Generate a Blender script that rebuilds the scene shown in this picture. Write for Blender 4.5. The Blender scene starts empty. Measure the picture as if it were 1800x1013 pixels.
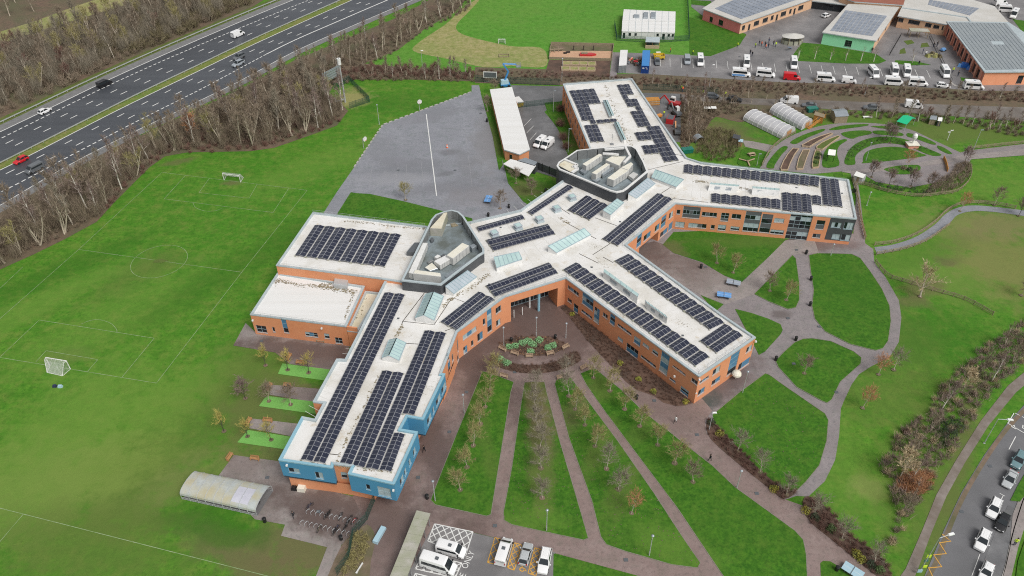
import bpy, bmesh, math, random
import numpy as np
from mathutils import Vector, Matrix

# ------------------------------------------------------------------ camera, sky, sun, exposure
S = bpy.context.scene
COL = S.collection
HC, FPX, PITCH, ROLL = 115.0, 1371.15, math.radians(39.513), math.radians(-0.685)
PCX, PCY = 900.0, 506.5
cd = bpy.data.cameras.new('camera'); cam = bpy.data.objects.new('camera', cd); COL.objects.link(cam)
cd.sensor_width = 36.0; cd.lens = 36.0 * FPX / 1800.0; cd.clip_start = 1.0; cd.clip_end = 6000.0
cam.matrix_world = Matrix.Translation((0, 0, HC)) @ Matrix.Rotation(math.pi / 2 - PITCH, 4, 'X') @ Matrix.Rotation(ROLL, 4, 'Z')
S.camera = cam
S.render.resolution_x, S.render.resolution_y = 1024, 576
W = bpy.data.worlds.new('World'); S.world = W; W.use_nodes = True
nt = W.node_tree; bg = nt.nodes['Background']
sky = nt.nodes.new('ShaderNodeTexSky'); sky.sky_type = 'NISHITA'; sky.sun_disc = False
SUN_EL, SUN_AZ = math.radians(52), math.radians(140)
sky.sun_elevation = SUN_EL; sky.sun_rotation = SUN_AZ
sky.air_density = 1.0; sky.dust_density = 3.0; sky.ozone_density = 1.0
hs = nt.nodes.new('ShaderNodeHueSaturation'); hs.inputs['Saturation'].default_value = 0.15
nt.links.new(sky.outputs[0], hs.inputs['Color']); nt.links.new(hs.outputs[0], bg.inputs['Color'])
bg.inputs['Strength'].default_value = 0.09
ld = bpy.data.lights.new('sun', 'SUN'); sun = bpy.data.objects.new('sun', ld); COL.objects.link(sun)
ld.energy = 1.7; ld.angle = math.radians(30); ld.color = (1.0, 0.97, 0.92)
sd = Vector((math.sin(SUN_AZ) * math.cos(SUN_EL), math.cos(SUN_AZ) * math.cos(SUN_EL), math.sin(SUN_EL)))
sun.rotation_euler = (-sd).to_track_quat('-Z', 'Y').to_euler(); sun.location = (0, 0, 300)
S.view_settings.view_transform = 'Standard'; S.view_settings.look = 'None'
S.view_settings.gamma = 1.0; S.view_settings.exposure = 0.44; S.view_settings.use_curve_mapping = False

S.render.engine = 'CYCLES'; S.cycles.use_denoising = False; S.cycles.filter_width = 1.1; S.cycles.max_bounces = 6; S.cycles.sample_clamp_indirect = 4.0
R = random.Random(7)
# ------------------------------------------------------------------ survey: photograph pixel -> place on a level of the site
_cr, _sr, _cp, _sp = math.cos(ROLL), math.sin(ROLL), math.cos(PITCH), math.sin(PITCH)
def ray(px, py):
    x = (px - PCX) / FPX; y = -(py - PCY) / FPX
    x, y = _cr * x - _sr * y, _sr * x + _cr * y
    return Vector((x, _cp + y * _sp, -_sp + y * _cp))
def G(px, py, z=0.0):
    d = ray(px, py); t = (HC - z) / -d.z
    return Vector((d.x * t, d.y * t, z))
def GG(pts, z=0.0): return [G(p[0], p[1], z) for p in pts]
def pix(w):
    v = Vector(w) - Vector((0, 0, HC)); d = v.y * _cp - v.z * _sp
    x = v.x / d; y = (v.y * _sp + v.z * _cp) / d
    x, y = _cr * x + _sr * y, -_sr * x + _cr * y
    return PCX + FPX * x, PCY - FPX * y
def height(base, top):
    g = G(*base); lo, hi = 0.0, 40.0
    for _ in range(40):
        m = (lo + hi) / 2
        if pix((g.x, g.y, m))[1] > top[1]: lo = m
        else: hi = m
    return lo

# ------------------------------------------------------------------ materials
MATS = {}
def mat(name, c1, c2=None, scale=1.0, rough=0.7, c3=None, scale2=None, bump=0.0, metal=0.0, spec=None, lo=0.35, hi=0.65, detail=6.0, stretch=None, coat=0.0):
    """noise-varied principled material in world/object space; c2/c3 blended by two noises"""
    m = bpy.data.materials.new(name); m.use_nodes = True; MATS[name] = m
    n = m.node_tree; N = n.nodes; L = n.links; b = N['Principled BSDF']
    b.inputs['Roughness'].default_value = rough; b.inputs['Metallic'].default_value = metal
    if spec is not None: b.inputs['Specular IOR Level'].default_value = spec
    if coat: b.inputs['Coat Weight'].default_value = coat
    b.inputs['Base Color'].default_value = (*c1, 1)
    if c2 is None: return m
    geo = N.new('ShaderNodeNewGeometry'); vec = geo.outputs['Position']
    if stretch:
        mp = N.new('ShaderNodeMapping'); mp.inputs['Rotation'].default_value = (0, 0, stretch[0]); mp.inputs['Scale'].default_value = (stretch[1], stretch[2], 1)
        L.new(vec, mp.inputs['Vector']); vec = mp.outputs[0]
    def noise(sc, a, c, det):
        t = N.new('ShaderNodeTexNoise'); t.inputs['Scale'].default_value = sc; t.inputs['Detail'].default_value = det; t.inputs['Roughness'].default_value = 0.62
        L.new(vec, t.inputs['Vector'])
        r = N.new('ShaderNodeMapRange'); r.inputs['From Min'].default_value = a; r.inputs['From Max'].default_value = c
        L.new(t.outputs['Fac'], r.inputs['Value']); return t, r.outputs[0]
    t1, f1 = noise(scale, lo, hi, detail)
    mx = N.new('ShaderNodeMix'); mx.data_type = 'RGBA'; mx.inputs[6].default_value = (*c1, 1); mx.inputs[7].default_value = (*c2, 1)
    L.new(f1, mx.inputs[0]); out = mx.outputs[2]
    if c3 is not None:
        t2, f2 = noise(scale2 or scale * 0.13, lo, hi, 4.0)
        m2 = N.new('ShaderNodeMix'); m2.data_type = 'RGBA'; L.new(out, m2.inputs[6]); m2.inputs[7].default_value = (*c3, 1)
        L.new(f2, m2.inputs[0]); out = m2.outputs[2]
    L.new(out, b.inputs['Base Color'])
    if bump:
        bp = N.new('ShaderNodeBump'); bp.inputs['Strength'].default_value = bump; bp.inputs['Distance'].default_value = 0.12
        L.new(t1.outputs['Fac'], bp.inputs['Height']); L.new(bp.outputs[0], b.inputs['Normal'])
    return m
def grass_mat(name, a, b_, c, d, scale=0.9, stripe=0.25, big=0.035, patches=(), rough=0.85):
    """grass (or paving) from several noises; patches = worn, wet, pale, deep green or shade tinted areas (photo pixel, half length, half width, turn, colour, strength)"""
    m = bpy.data.materials.new(name); m.use_nodes = True; MATS[name] = m
    n = m.node_tree; N = n.nodes; L = n.links; b = N['Principled BSDF']; b.inputs['Roughness'].default_value = rough; b.inputs['Specular IOR Level'].default_value = 0.2 if rough > .7 else 0.5
    geo = N.new('ShaderNodeNewGeometry')
    def noise(sc, lo, hi, det=8.0, vec=None):
        t = N.new('ShaderNodeTexNoise'); t.inputs['Scale'].default_value = sc; t.inputs['Detail'].default_value = det; t.inputs['Roughness'].default_value = 0.68
        L.new(vec or geo.outputs['Position'], t.inputs['Vector'])
        r = N.new('ShaderNodeMapRange'); r.inputs['From Min'].default_value = lo; r.inputs['From Max'].default_value = hi; L.new(t.outputs['Fac'], r.inputs['Value'])
        return t, r.outputs[0]
    def math_(op, x, y):
        q = N.new('ShaderNodeMath'); q.operation = op
        for i, v in enumerate((x, y)):
            if isinstance(v, (int, float)): q.inputs[i].default_value = v
            else: L.new(v, q.inputs[i])
        return q.outputs[0]
    def mix(x, y, f):
        q = N.new('ShaderNodeMix'); q.data_type = 'RGBA'
        for s, v in ((6, x), (7, y)):
            if isinstance(v, tuple): q.inputs[s].default_value = (*v, 1)
            else: L.new(v, q.inputs[s])
        L.new(f, q.inputs[0]); return q.outputs[2]
    t1, f1 = noise(scale, 0.40, 0.60)
    o = mix(a, b_, f1)
    if stripe:
        mp = N.new('ShaderNodeMapping'); mp.inputs['Rotation'].default_value = (0, 0, -1.34); mp.inputs['Scale'].default_value = (0.05, 0.55, 1)
        L.new(geo.outputs['Position'], mp.inputs['Vector'])
        _, f3 = noise(1.0, 0.45, 0.72, 3.0, mp.outputs[0]); o = mix(o, c, math_('MULTIPLY', f3, stripe))
    _, f2 = noise(big, 0.42, 0.72, 7.0); o = mix(o, d, math_('MULTIPLY', f2, 0.8))
    _, f5 = noise(0.30, 0.47, 0.66, 8.0); o = mix(o, c, math_('MULTIPLY', f5, 0.7))
    _, f6 = noise(0.45, 0.50, 0.66, 8.0); o = mix(o, (a[0] * 0.7, a[1] * 0.78, a[2] * 0.7), math_('MULTIPLY', f6, 0.65))
    _, f4 = noise(1.4, 0.52, 0.72, 6.0); o = mix(o, (a[0] * 0.55, a[1] * 0.6, a[2] * 0.6), math_('MULTIPLY', f4, 0.75))
    if patches:
        tn, _ = noise(0.22, 0, 1, 7.0)
        for (px, py, ra, rb, turn, colr, st) in patches:
            g = G(px, py); sb = N.new('ShaderNodeVectorMath'); sb.operation = 'SUBTRACT'; sb.inputs[1].default_value = (g.x, g.y, 0); L.new(geo.outputs['Position'], sb.inputs[0])
            mp = N.new('ShaderNodeMapping'); mp.vector_type = 'TEXTURE'; mp.inputs['Rotation'].default_value = (0, 0, turn); mp.inputs['Scale'].default_value = (ra, rb, 50); L.new(sb.outputs[0], mp.inputs['Vector'])
            ln = N.new('ShaderNodeVectorMath'); ln.operation = 'LENGTH'; L.new(mp.outputs[0], ln.inputs[0])
            e = math_('ADD', ln.outputs['Value'], math_('MULTIPLY', math_('SUBTRACT', tn.outputs['Fac'], 0.5), 2.2))
            r = N.new('ShaderNodeMapRange'); r.inputs['From Min'].default_value = 1.15; r.inputs['From Max'].default_value = 0.45; L.new(e, r.inputs['Value'])
            o = mix(o, colr, math_('MULTIPLY', r.outputs[0], st))
    L.new(o, b.inputs['Base Color'])
    bp = N.new('ShaderNodeBump'); bp.inputs['Strength'].default_value = 0.5 if rough > .7 else 0.1; bp.inputs['Distance'].default_value = 0.15
    L.new(t1.outputs['Fac'], bp.inputs['Height']); L.new(bp.outputs[0], b.inputs['Normal'])
    return m
MUD, OLIVE, PALE_, DEEP, STRAWC = (0.135, 0.115, 0.055), (0.10, 0.15, 0.03), (0.13, 0.235, 0.035), (0.034, 0.120, 0.008), (0.27, 0.25, 0.10)
FIELD_PATCHES = [(420, 975, 16, 4, -.45, MUD, .8), (520, 960, 9, 6, -.3, MUD, .85), (230, 905, 9, 5, -.2, OLIVE, .7), (370, 925, 12, 4, -.3, DEEP, .7), (450, 660, 12, 15, -.2, OLIVE, .75), (470, 720, 10, 10, -.2, MUD, .55), (540, 690, 10, 3.4, -.15, MUD, .6), (480, 800, 9, 4, -.15, MUD, .6), (300, 780, 30, 12, .9, OLIVE, .5), (250, 850, 16, 7, .5, OLIVE, .6), (120, 760, 24, 14, 1.2, PALE_, .65), (300, 700, 14, 8, .9, PALE_, .5), (180, 830, 14, 7, .4, (.16, .23, .045), .6), (330, 840, 9, 5, .6, (.17, .2, .06), .5),  # deep green patch before the cycle shelter: its shade painted into the grass
 (60, 860, 18, 12, .3, (.15, .225, .045), .6), (150, 960, 22, 8, -.2, OLIVE, .6), (280, 460, 9, 5, 0, OLIVE, .5), (230, 490, 12, 6, .8, OLIVE, .45), (115, 625, 6, 3, -.2, MUD, .35), (406, 322, 3, 1.4, 0, MUD, .7), (310, 285, 5, 2, .3, MUD, .6), (100, 480, 30, 5, .75, DEEP, .5), (60, 540, 26, 5, .8, PALE_, .5), (200, 560, 26, 10, .9, PALE_, .4), (430, 460, 34, 6, .9, DEEP, .5), (560, 290, 30, 8, .7, PALE_, .4), (700, 180, 34, 8, .1, DEEP, .35),
 (617, 172, 7, 8, .2, STRAWC, .9), (1640, 460, 18, 16, .3, PALE_, .5), (1700, 490, 18, 12, .2, (.13, .20, .04), .5), (1770, 460, 14, 22, .3, (.19, .18, .065), .7), (1740, 395, 22, 7, 0, (.18, .17, .07), .8), (1665, 462, 3, 2, 0, MUD, .7), (1620, 505, 6, 4, .4, MUD, .6), (1690, 800, 2.2, 26, -.55, MUD, .6), (1648, 935, 2, 14, -.5, MUD, .5), (1620, 445, 16, 6, .4, DEEP, .35), (1600, 530, 5, 3, 0, MUD, .6), (1580, 600, 10, 14, 0, OLIVE, .5), (1640, 590, 14, 10, .3, DEEP, .4), (1530, 860, 4, 3, 0, STRAWC, .6), (1560, 700, 12, 9, 0, OLIVE, .5), (1480, 820, 10, 16, .2, PALE_, .4), (1640, 860, 10, 20, -.5, OLIVE, .6),
 (1260, 235, 14, 12, 0, MUD, .8), (1350, 230, 14, 6, -.3, DEEP, .3), (1460, 205, 22, 6, 0, OLIVE, .7), (1560, 205, 26, 5, 0, OLIVE, .6), (1640, 230, 22, 8, 0, MUD, .5), (1720, 235, 24, 8, 0, OLIVE, .8), (1450, 200, 8, 4, 0, MUD, .8), (985, 240, 7, 16, 0, MUD, .5), (920, 330, 7, 4, 0, MUD, .6), (1770, 330, 20, 14, 0, PALE_, .35), (1600, 400, 18, 6, .3, PALE_, .5)]
LAWN_PATCHES = [(945, 700, 3.2, 12, 0.0, MUD, .75), (949, 770, 3.0, 14, 0.0, MUD, .7), (952, 840, 2.4, 9, 0, OLIVE, .7), (1010, 720, 2.2, 9, -.5, MUD, .5), (1050, 790, 2.2, 10, -.45, OLIVE, .6), (1090, 870, 3, 8, -.45, OLIVE, .6), (1058, 680, 3, 5, 0, OLIVE, .6), (1130, 755, 2.2, 12, -.75, OLIVE, .4), (845, 750, 2, 16, .2, OLIVE, .45), (1240, 430, 20, 6, 0, DEEP, .5), (1180, 440, 4, 4, 0, MUD, .6), (1330, 425, 16, 3, 0, OLIVE, .5), (935, 915, 7, 3, 0, PALE_, .4), (1180, 960, 9, 4, -.4, PALE_, .4), (1500, 510, 10, 12, 0, DEEP, .35), (925, 335, 6, 4, 0, MUD, .6), (865, 240, 2, 14, .2, MUD, .4)]  # deep green strip below the right hand wing paints the wall's shade
DAMP, DAMP2 = (0.10, 0.068, 0.06), (0.125, 0.085, 0.075)
grass_mat('grass', (0.046, 0.158, 0.010), (0.092, 0.238, 0.020), (0.150, 0.215, 0.038), (0.042, 0.172, 0.010), patches=FIELD_PATCHES, stripe=.35)
grass_mat('lawn', (0.030, 0.115, 0.008), (0.062, 0.178, 0.013), (0.085, 0.165, 0.02), (0.055, 0.135, 0.013), scale=1.3, stripe=0.12, big=0.06, patches=LAWN_PATCHES)
grass_mat('far_grass', (0.07, 0.22, 0.02), (0.10, 0.28, 0.035), (0.11, 0.23, 0.04), (0.14, 0.25, 0.045), scale=0.5, big=0.02)
grass_mat('rough_grass', (0.13, 0.17, 0.035), (0.20, 0.21, 0.065), (0.23, 0.20, 0.08), (0.10, 0.19, 0.03), scale=0.6)
grass_mat('worn_grass', (0.085, 0.135, 0.026), (0.13, 0.14, 0.045), (0.13, 0.115, 0.055), (0.08, 0.15, 0.025), scale=0.7)
grass_mat('straw', (0.24, 0.24, 0.08), (0.33, 0.30, 0.14), (0.36, 0.31, 0.16), (0.17, 0.25, 0.06), scale=0.6)
mat('artificial_turf', (0.14, 0.36, 0.07), (0.17, 0.40, 0.09), 2.0, 0.9, bump=0.2)
mat('leaf_litter', (0.10, 0.07, 0.05), (0.17, 0.11, 0.075), 0.8, 0.95, (0.10, 0.095, 0.05), 0.08, bump=0.6)
mat('mulch', (0.105, 0.062, 0.046), (0.17, 0.10, 0.07), 1.6, 0.95, (0.06, 0.04, 0.03), 0.2, bump=0.5)
mat('soil', (0.16, 0.11, 0.08), (0.22, 0.155, 0.115), 0.8, 0.9, (0.10, 0.10, 0.045), 0.15, bump=0.3)
mat('sand', (0.45, 0.27, 0.17), (0.52, 0.33, 0.21), 0.9, 0.95)
mat('motorway_asphalt', (0.060, 0.066, 0.076), (0.082, 0.089, 0.10), 0.35, 0.4, (0.048, 0.053, 0.062), 0.05, stretch=(-0.55, 0.06, 1.0))
mat('hard_shoulder', (0.15, 0.15, 0.15), (0.20, 0.20, 0.20), 0.6, 0.6)
mat('road_asphalt', (0.135, 0.135, 0.143), (0.175, 0.175, 0.183), 0.8, 0.6, (0.12, 0.12, 0.125), 0.1)
mat('lot_asphalt', (0.21, 0.20, 0.20), (0.25, 0.24, 0.24), 0.6, 0.5, (0.145, 0.14, 0.142), 0.1)
grass_mat('court_asphalt', (0.235, 0.24, 0.268), (0.275, 0.28, 0.308), (0.215, 0.22, 0.245), (0.19, 0.195, 0.215), scale=.4, stripe=0, big=.05, rough=.42, patches=[(785, 268, 3, 2, 0, (.13, .13, .14), .6), (780, 306, 3.5, 1.6, .4, (.13, .13, .14), .6), (700, 285, 10, 3, -.2, (.19, .19, .21), .6), (860, 250, 6, 20, 0, (.20, .195, .20), .7), (720, 300, 14, 5, .2, (.165, .17, .185), .6), (800, 330, 16, 4, .1, (.17, .17, .185), .6), (770, 200, 10, 6, .5, (.175, .18, .195), .55), (670, 260, 5, 8, 0, (.18, .185, .2), .5), (820, 290, 4, 10, .3, (.17, .17, .18), .5), (740, 210, 12, 3, .4, (.20, .20, .22), .5), (850, 345, 12, 5, 0, (.21, .20, .21), .6), (690, 315, 12, 4, 0, (.30, .30, .32), .5), (650, 230, 3, 3, 0, (.17, .17, .18), .5)])
mat('yard_asphalt', (0.13, 0.13, 0.135), (0.20, 0.20, 0.205), 0.25, 0.35, (0.10, 0.10, 0.10), 0.08)
grass_mat('path_asphalt', (0.225, 0.20, 0.205), (0.275, 0.245, 0.245), (0.23, 0.20, 0.20), (0.195, 0.17, 0.17), stripe=0, big=.12, rough=.5, patches=[(1275, 670, 12, 5, .75, (.115, .085, .08), .85), (1372, 553, 2.5, 1.6, 0, (.12, .10, .095), .8), (1400, 422, 10, 3, 0, DAMP, .7), (1445, 432, 12, 2.5, 0, DAMP2, .6), (1230, 712, 6, 3, .6, (.05, .07, .065), .8)])
grass_mat('brick_paving', (0.225, 0.165, 0.152), (0.275, 0.21, 0.195), (0.24, 0.175, 0.16), (0.175, 0.12, 0.108), stripe=0, big=.09, rough=.5, patches=[(940, 570, 22, 12, 0, DAMP, .85), (830, 640, 7, 22, .5, DAMP, .85), (760, 780, 5, 30, .42, DAMP, .8), (690, 905, 9, 6, 0, DAMP, .6), (1010, 600, 6, 8, 0, DAMP2, .7), (660, 940, 8, 10, 0, DAMP2, .6), (860, 600, 8, 10, .3, DAMP, .7), (1180, 730, 14, 5, -.7, DAMP2, .35)])
grass_mat('grey_paving', (0.27, 0.235, 0.225), (0.32, 0.285, 0.27), (0.26, 0.225, 0.21), (0.21, 0.18, 0.17), stripe=0, big=.1, rough=.5, patches=[(570, 890, 14, 6, -.2, DAMP, .8), (600, 920, 10, 4, -.3, DAMP, .65), (530, 615, 22, 4, -.15, DAMP, .85), (560, 635, 10, 4, 0, DAMP2, .6), (1190, 455, 8, 8, 0, DAMP2, .6), (1140, 440, 8, 8, 0, DAMP, .7), (430, 815, 6, 5, 0, DAMP2, .4), (530, 690, 6, 3, 0, DAMP2, .5), (1225, 485, 8, 6, .5, DAMP2, .35)])
mat('lawn_edge', (0.24, 0.22, 0.19), (0.17, 0.16, 0.12), 0.8, 0.9)
mat('court_line', (0.36, 0.36, 0.37), (0.27, 0.27, 0.29), 0.7, 0.6)
mat('panel_frame', (0.42, 0.43, 0.46), rough=0.4)
mat('kerb_stone', (0.42, 0.40, 0.37), (0.34, 0.32, 0.30), 1.2, 0.8)
mat('white_paint', (0.72, 0.72, 0.70), (0.58, 0.58, 0.56), 1.5, 0.7)
mat('worn_white', (0.30, 0.38, 0.22), (0.16, 0.26, 0.08), 0.8, 0.8)
mat('yellow_paint', (0.66, 0.36, 0.05), (0.55, 0.30, 0.06), 1.5, 0.7)
mat('brick', (0.66, 0.275, 0.13), (0.61, 0.24, 0.11), 0.9, 0.8, (0.68, 0.30, 0.155), 0.15, bump=0.1)
mat('blue_render', (0.062, 0.25, 0.42), (0.072, 0.27, 0.44), 0.4, 0.6)
mat('blue_coping', (0.24, 0.43, 0.52), rough=0.4)
mat('grey_coping', (0.44, 0.50, 0.52), (0.36, 0.42, 0.44), 0.5, 0.4)
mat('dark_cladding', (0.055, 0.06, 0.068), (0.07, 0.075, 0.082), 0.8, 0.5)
mat('grey_render', (0.23, 0.23, 0.235), (0.27, 0.27, 0.27), 0.5, 0.6)
mat('louvre_metal', (0.27, 0.28, 0.28), (0.21, 0.22, 0.22), 1.2, 0.45, metal=0.3)
mat('panel_blue', (0.07, 0.20, 0.33), rough=0.35)
mat('panel_grey', (0.10, 0.11, 0.12), rough=0.4)
mat('frame_metal', (0.33, 0.43, 0.47), rough=0.4)
mat('glass_dark', (0.012, 0.016, 0.02), rough=0.06, spec=0.7)
mat('blind', (0.42, 0.50, 0.52), (0.30, 0.38, 0.40), 0.9, 0.5)
mat('glass_roof', (0.36, 0.50, 0.49), (0.45, 0.58, 0.57), 0.5, 0.15, spec=0.6)
mat('glass_roof_grey', (0.33, 0.38, 0.42), (0.40, 0.45, 0.49), 0.5, 0.15, spec=0.6)
mat('lane_surface', (0.155, 0.145, 0.135), (0.21, 0.19, 0.17), 0.5, 0.7, (0.12, 0.10, 0.085), 0.12)
mat('trodden_path', (0.25, 0.215, 0.195), (0.19, 0.16, 0.14), 0.6, 0.7, (0.15, 0.12, 0.095), 0.15)
mat('cover_tape', (0.58, 0.57, 0.54), rough=.7)
mat('white_metal', (0.72, 0.72, 0.71), (0.64, 0.64, 0.62), 0.8, 0.4)
mat('cream_metal', (0.66, 0.63, 0.52), (0.72, 0.70, 0.62), 0.7, 0.5)
mat('unit_metal', (0.58, 0.58, 0.56), (0.50, 0.50, 0.48), 0.8, 0.4)
mat('duct_metal', (0.40, 0.44, 0.47), (0.33, 0.37, 0.40), 0.7, 0.35, metal=0.5)
mat('plant_floor', (0.20, 0.245, 0.27), (0.27, 0.32, 0.35), 0.35, 0.3, (0.12, 0.135, 0.125), 0.2)
mat('moss', (0.16, 0.135, 0.09), (0.32, 0.27, 0.18), 3.0, 0.95)
mat('steel', (0.42, 0.43, 0.44), rough=0.4, metal=0.7)
mat('galvanised', (0.52, 0.54, 0.55), rough=0.5, metal=0.4)
mat('black_plastic', (0.012, 0.012, 0.013), rough=0.5)
mat('rubber', (0.015, 0.015, 0.015), rough=0.8)
mat('wood', (0.46, 0.25, 0.11), (0.36, 0.19, 0.08), 2.0, 0.75)
mat('plaza_wood', (0.40, 0.29, 0.20), (0.32, 0.23, 0.155), 2.0, 0.8)
mat('pale_wood', (0.46, 0.35, 0.23), (0.37, 0.28, 0.19), 2.0, 0.8)
mat('old_wood', (0.30, 0.245, 0.16), (0.22, 0.18, 0.12), 2.0, 0.85)
mat('orange_wood', (0.50, 0.24, 0.05), (0.42, 0.19, 0.04), 2.0, 0.7)
mat('fence_green', (0.02, 0.065, 0.05), rough=0.6)
mat('tennis_blue', (0.14, 0.32, 0.62), rough=0.35)
mat('tennis_grey', (0.30, 0.34, 0.40), rough=0.35)
mat('tennis_pale', (0.36, 0.52, 0.60), rough=0.35)
mat('concrete', (0.42, 0.40, 0.36), (0.34, 0.33, 0.29), 0.6, 0.85, (0.30, 0.31, 0.22), 0.3)
mat('shelter_sheet', (0.38, 0.41, 0.40), (0.45, 0.48, 0.47), 0.9, 0.3, (0.42, 0.39, 0.27), 0.35)
mat('shelter_clear', (0.46, 0.46, 0.52), (0.52, 0.52, 0.58), 0.9, 0.2)
mat('polythene', (0.52, 0.52, 0.53), (0.42, 0.42, 0.44), 0.5, 0.25, spec=0.6)
mat('stone_white', (0.75, 0.75, 0.72), rough=0.6)
mat('bark_grey', (0.50, 0.435, 0.34), (0.39, 0.335, 0.26), 2.0, 0.9)
mat('bark_pale', (0.56, 0.50, 0.41), (0.42, 0.37, 0.30), 2.0, 0.9)
mat('bark_birch', (0.72, 0.68, 0.60), (0.52, 0.48, 0.42), 1.5, 0.8)
mat('bark_dark', (0.06, 0.05, 0.04), rough=0.9)
mat('twig_brown', (0.26, 0.205, 0.15), (0.20, 0.155, 0.11), 0.2, 0.95)
mat('twig_grey', (0.27, 0.235, 0.18), (0.22, 0.19, 0.14), 0.2, 0.95)
mat('twig_olive', (0.33, 0.29, 0.12), (0.27, 0.235, 0.105), 0.2, 0.95)
mat('twig_yellow', (0.46, 0.38, 0.10), (0.36, 0.31, 0.09), 0.2, 0.95)
mat('twig_red', (0.20, 0.11, 0.085), (0.16, 0.09, 0.07), 0.2, 0.95)
mat('twig_purple', (0.27, 0.20, 0.17), (0.20, 0.145, 0.125), 0.2, 0.95)
mat('twig_rust', (0.48, 0.25, 0.13), (0.40, 0.20, 0.10), 0.3, 0.95)
mat('twig_tan', (0.52, 0.42, 0.27), (0.42, 0.33, 0.20), 0.3, 0.95)
mat('leaf_dark', (0.03, 0.05, 0.025), (0.045, 0.065, 0.03), 0.5, 0.7)
mat('leaf_green', (0.07, 0.13, 0.035), (0.10, 0.16, 0.05), 0.5, 0.7)
mat('twig_olivebrown', (0.20, 0.17, 0.095), (0.15, 0.125, 0.07), 0.2, 0.95)
mat('bed_twig', (0.13, 0.075, 0.055), (0.18, 0.105, 0.075), 0.4, 0.95)
mat('leaf_pale', (0.30, 0.56, 0.28), (0.22, 0.46, 0.20), 1.0, 0.6)
mat('leaf_yellow', (0.40, 0.34, 0.05), (0.22, 0.26, 0.05), 1.0, 0.7)
mat('hi_vis', (0.55, 0.75, 0.03), rough=0.7)
mat('orange_vis', (0.80, 0.16, 0.06), rough=0.7)
mat('skin', (0.48, 0.29, 0.21), rough=0.6)
mat('hair_dark', (0.03, 0.02, 0.015), rough=0.8)
mat('cloth_black', (0.018, 0.018, 0.022), rough=0.9)
mat('cloth_white', (0.75, 0.75, 0.75), rough=0.9)
mat('cloth_navy', (0.02, 0.03, 0.07), rough=0.9)
mat('tent_green', (0.01, 0.46, 0.22), rough=0.6)
mat('lamp_glass', (0.80, 0.81, 0.80), rough=0.3)
mat('salmon_render', (0.74, 0.20, 0.20), (0.78, 0.24, 0.24), 0.4, 0.7)
mat('green_render', (0.32, 0.74, 0.46), (0.36, 0.78, 0.50), 0.3, 0.7)
mat('orange_render', (0.78, 0.32, 0.17), (0.80, 0.36, 0.20), 0.4, 0.7)
mat('salmon_brick', (0.66, 0.31, 0.22), (0.60, 0.27, 0.19), 0.5, 0.8)
mat('tan_brick', (0.68, 0.44, 0.28), (0.62, 0.39, 0.24), 0.6, 0.8)
mat('red_roof', (0.30, 0.11, 0.07), (0.25, 0.09, 0.06), 0.5, 0.8)
mat('far_roof', (0.58, 0.57, 0.55), (0.50, 0.49, 0.46), 0.25, 0.6, (0.48, 0.46, 0.42), 0.1)
mat('far_solar', (0.20, 0.23, 0.28), (0.27, 0.30, 0.35), 0.3, 0.2)
mat('seam_solar', (0.24, 0.27, 0.29), (0.28, 0.31, 0.32), 0.3, 0.35)

def roof_mat(name, base, dirty, moss):
    m = bpy.data.materials.new(name); m.use_nodes = True; MATS[name] = m
    n = m.node_tree; N = n.nodes; L = n.links; b = N['Principled BSDF']; b.inputs['Roughness'].default_value = 0.6
    geo = N.new('ShaderNodeNewGeometry')
    def noise(sc, lo, hi, det=8.0):
        t = N.new('ShaderNodeTexNoise'); t.inputs['Scale'].default_value = sc; t.inputs['Detail'].default_value = det; t.inputs['Roughness'].default_value = 0.65
        L.new(geo.outputs['Position'], t.inputs['Vector'])
        r = N.new('ShaderNodeMapRange'); r.inputs['From Min'].default_value = lo; r.inputs['From Max'].default_value = hi; L.new(t.outputs['Fac'], r.inputs['Value'])
        return r.outputs[0]
    def mix(x, y, f):
        q = N.new('ShaderNodeMix'); q.data_type = 'RGBA'
        for s, v in ((6, x), (7, y)):
            if isinstance(v, tuple): q.inputs[s].default_value = (*v, 1)
            else: L.new(v, q.inputs[s])
        L.new(f, q.inputs[0]); return q.outputs[2]
    o = mix(base, dirty, noise(0.16, 0.44, 0.72))
    o = mix(o, (dirty[0] * .95, dirty[1] * .86, dirty[2] * .74), noise(0.5, 0.58, 0.74))
    a, c = noise(0.07, 0.54, 0.66, 3.0), noise(1.7, 0.56, 0.72)
    mu = N.new('ShaderNodeMath'); mu.operation = 'MULTIPLY'; L.new(a, mu.inputs[0]); L.new(c, mu.inputs[1])
    o = mix(o, moss, mu.outputs[0])
    o = mix(o, (base[0] * 0.8, base[1] * 0.79, base[2] * 0.76), noise(2.4, 0.56, 0.8))
    L.new(o, b.inputs['Base Color']); return m
roof_mat('roof_white', (0.70, 0.69, 0.67), (0.56, 0.535, 0.48), (0.22, 0.19, 0.13))
roof_mat('roof_dirty', (0.66, 0.62, 0.50), (0.52, 0.46, 0.32), (0.16, 0.12, 0.07))
mat('roof_clean', (0.72, 0.72, 0.71), (0.67, 0.665, 0.645), 0.4, 0.5, stretch=(0.95, 0.05, 2.2))
def solar_mat():
    m = bpy.data.materials.new('solar_cells'); m.use_nodes = True; MATS['solar_cells'] = m
    n = m.node_tree; N = n.nodes; L = n.links; b = N['Principled BSDF']; b.inputs['Roughness'].default_value = 0.22; b.inputs['Specular IOR Level'].default_value = 0.35
    oi = N.new('ShaderNodeObjectInfo')
    q = N.new('ShaderNodeMix'); q.data_type = 'RGBA'; q.inputs[6].default_value = (0.022, 0.026, 0.045, 1); q.inputs[7].default_value = (0.036, 0.04, 0.062, 1)
    L.new(oi.outputs['Random'], q.inputs[0]); L.new(q.outputs[2], b.inputs['Base Color'])
solar_mat()
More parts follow.
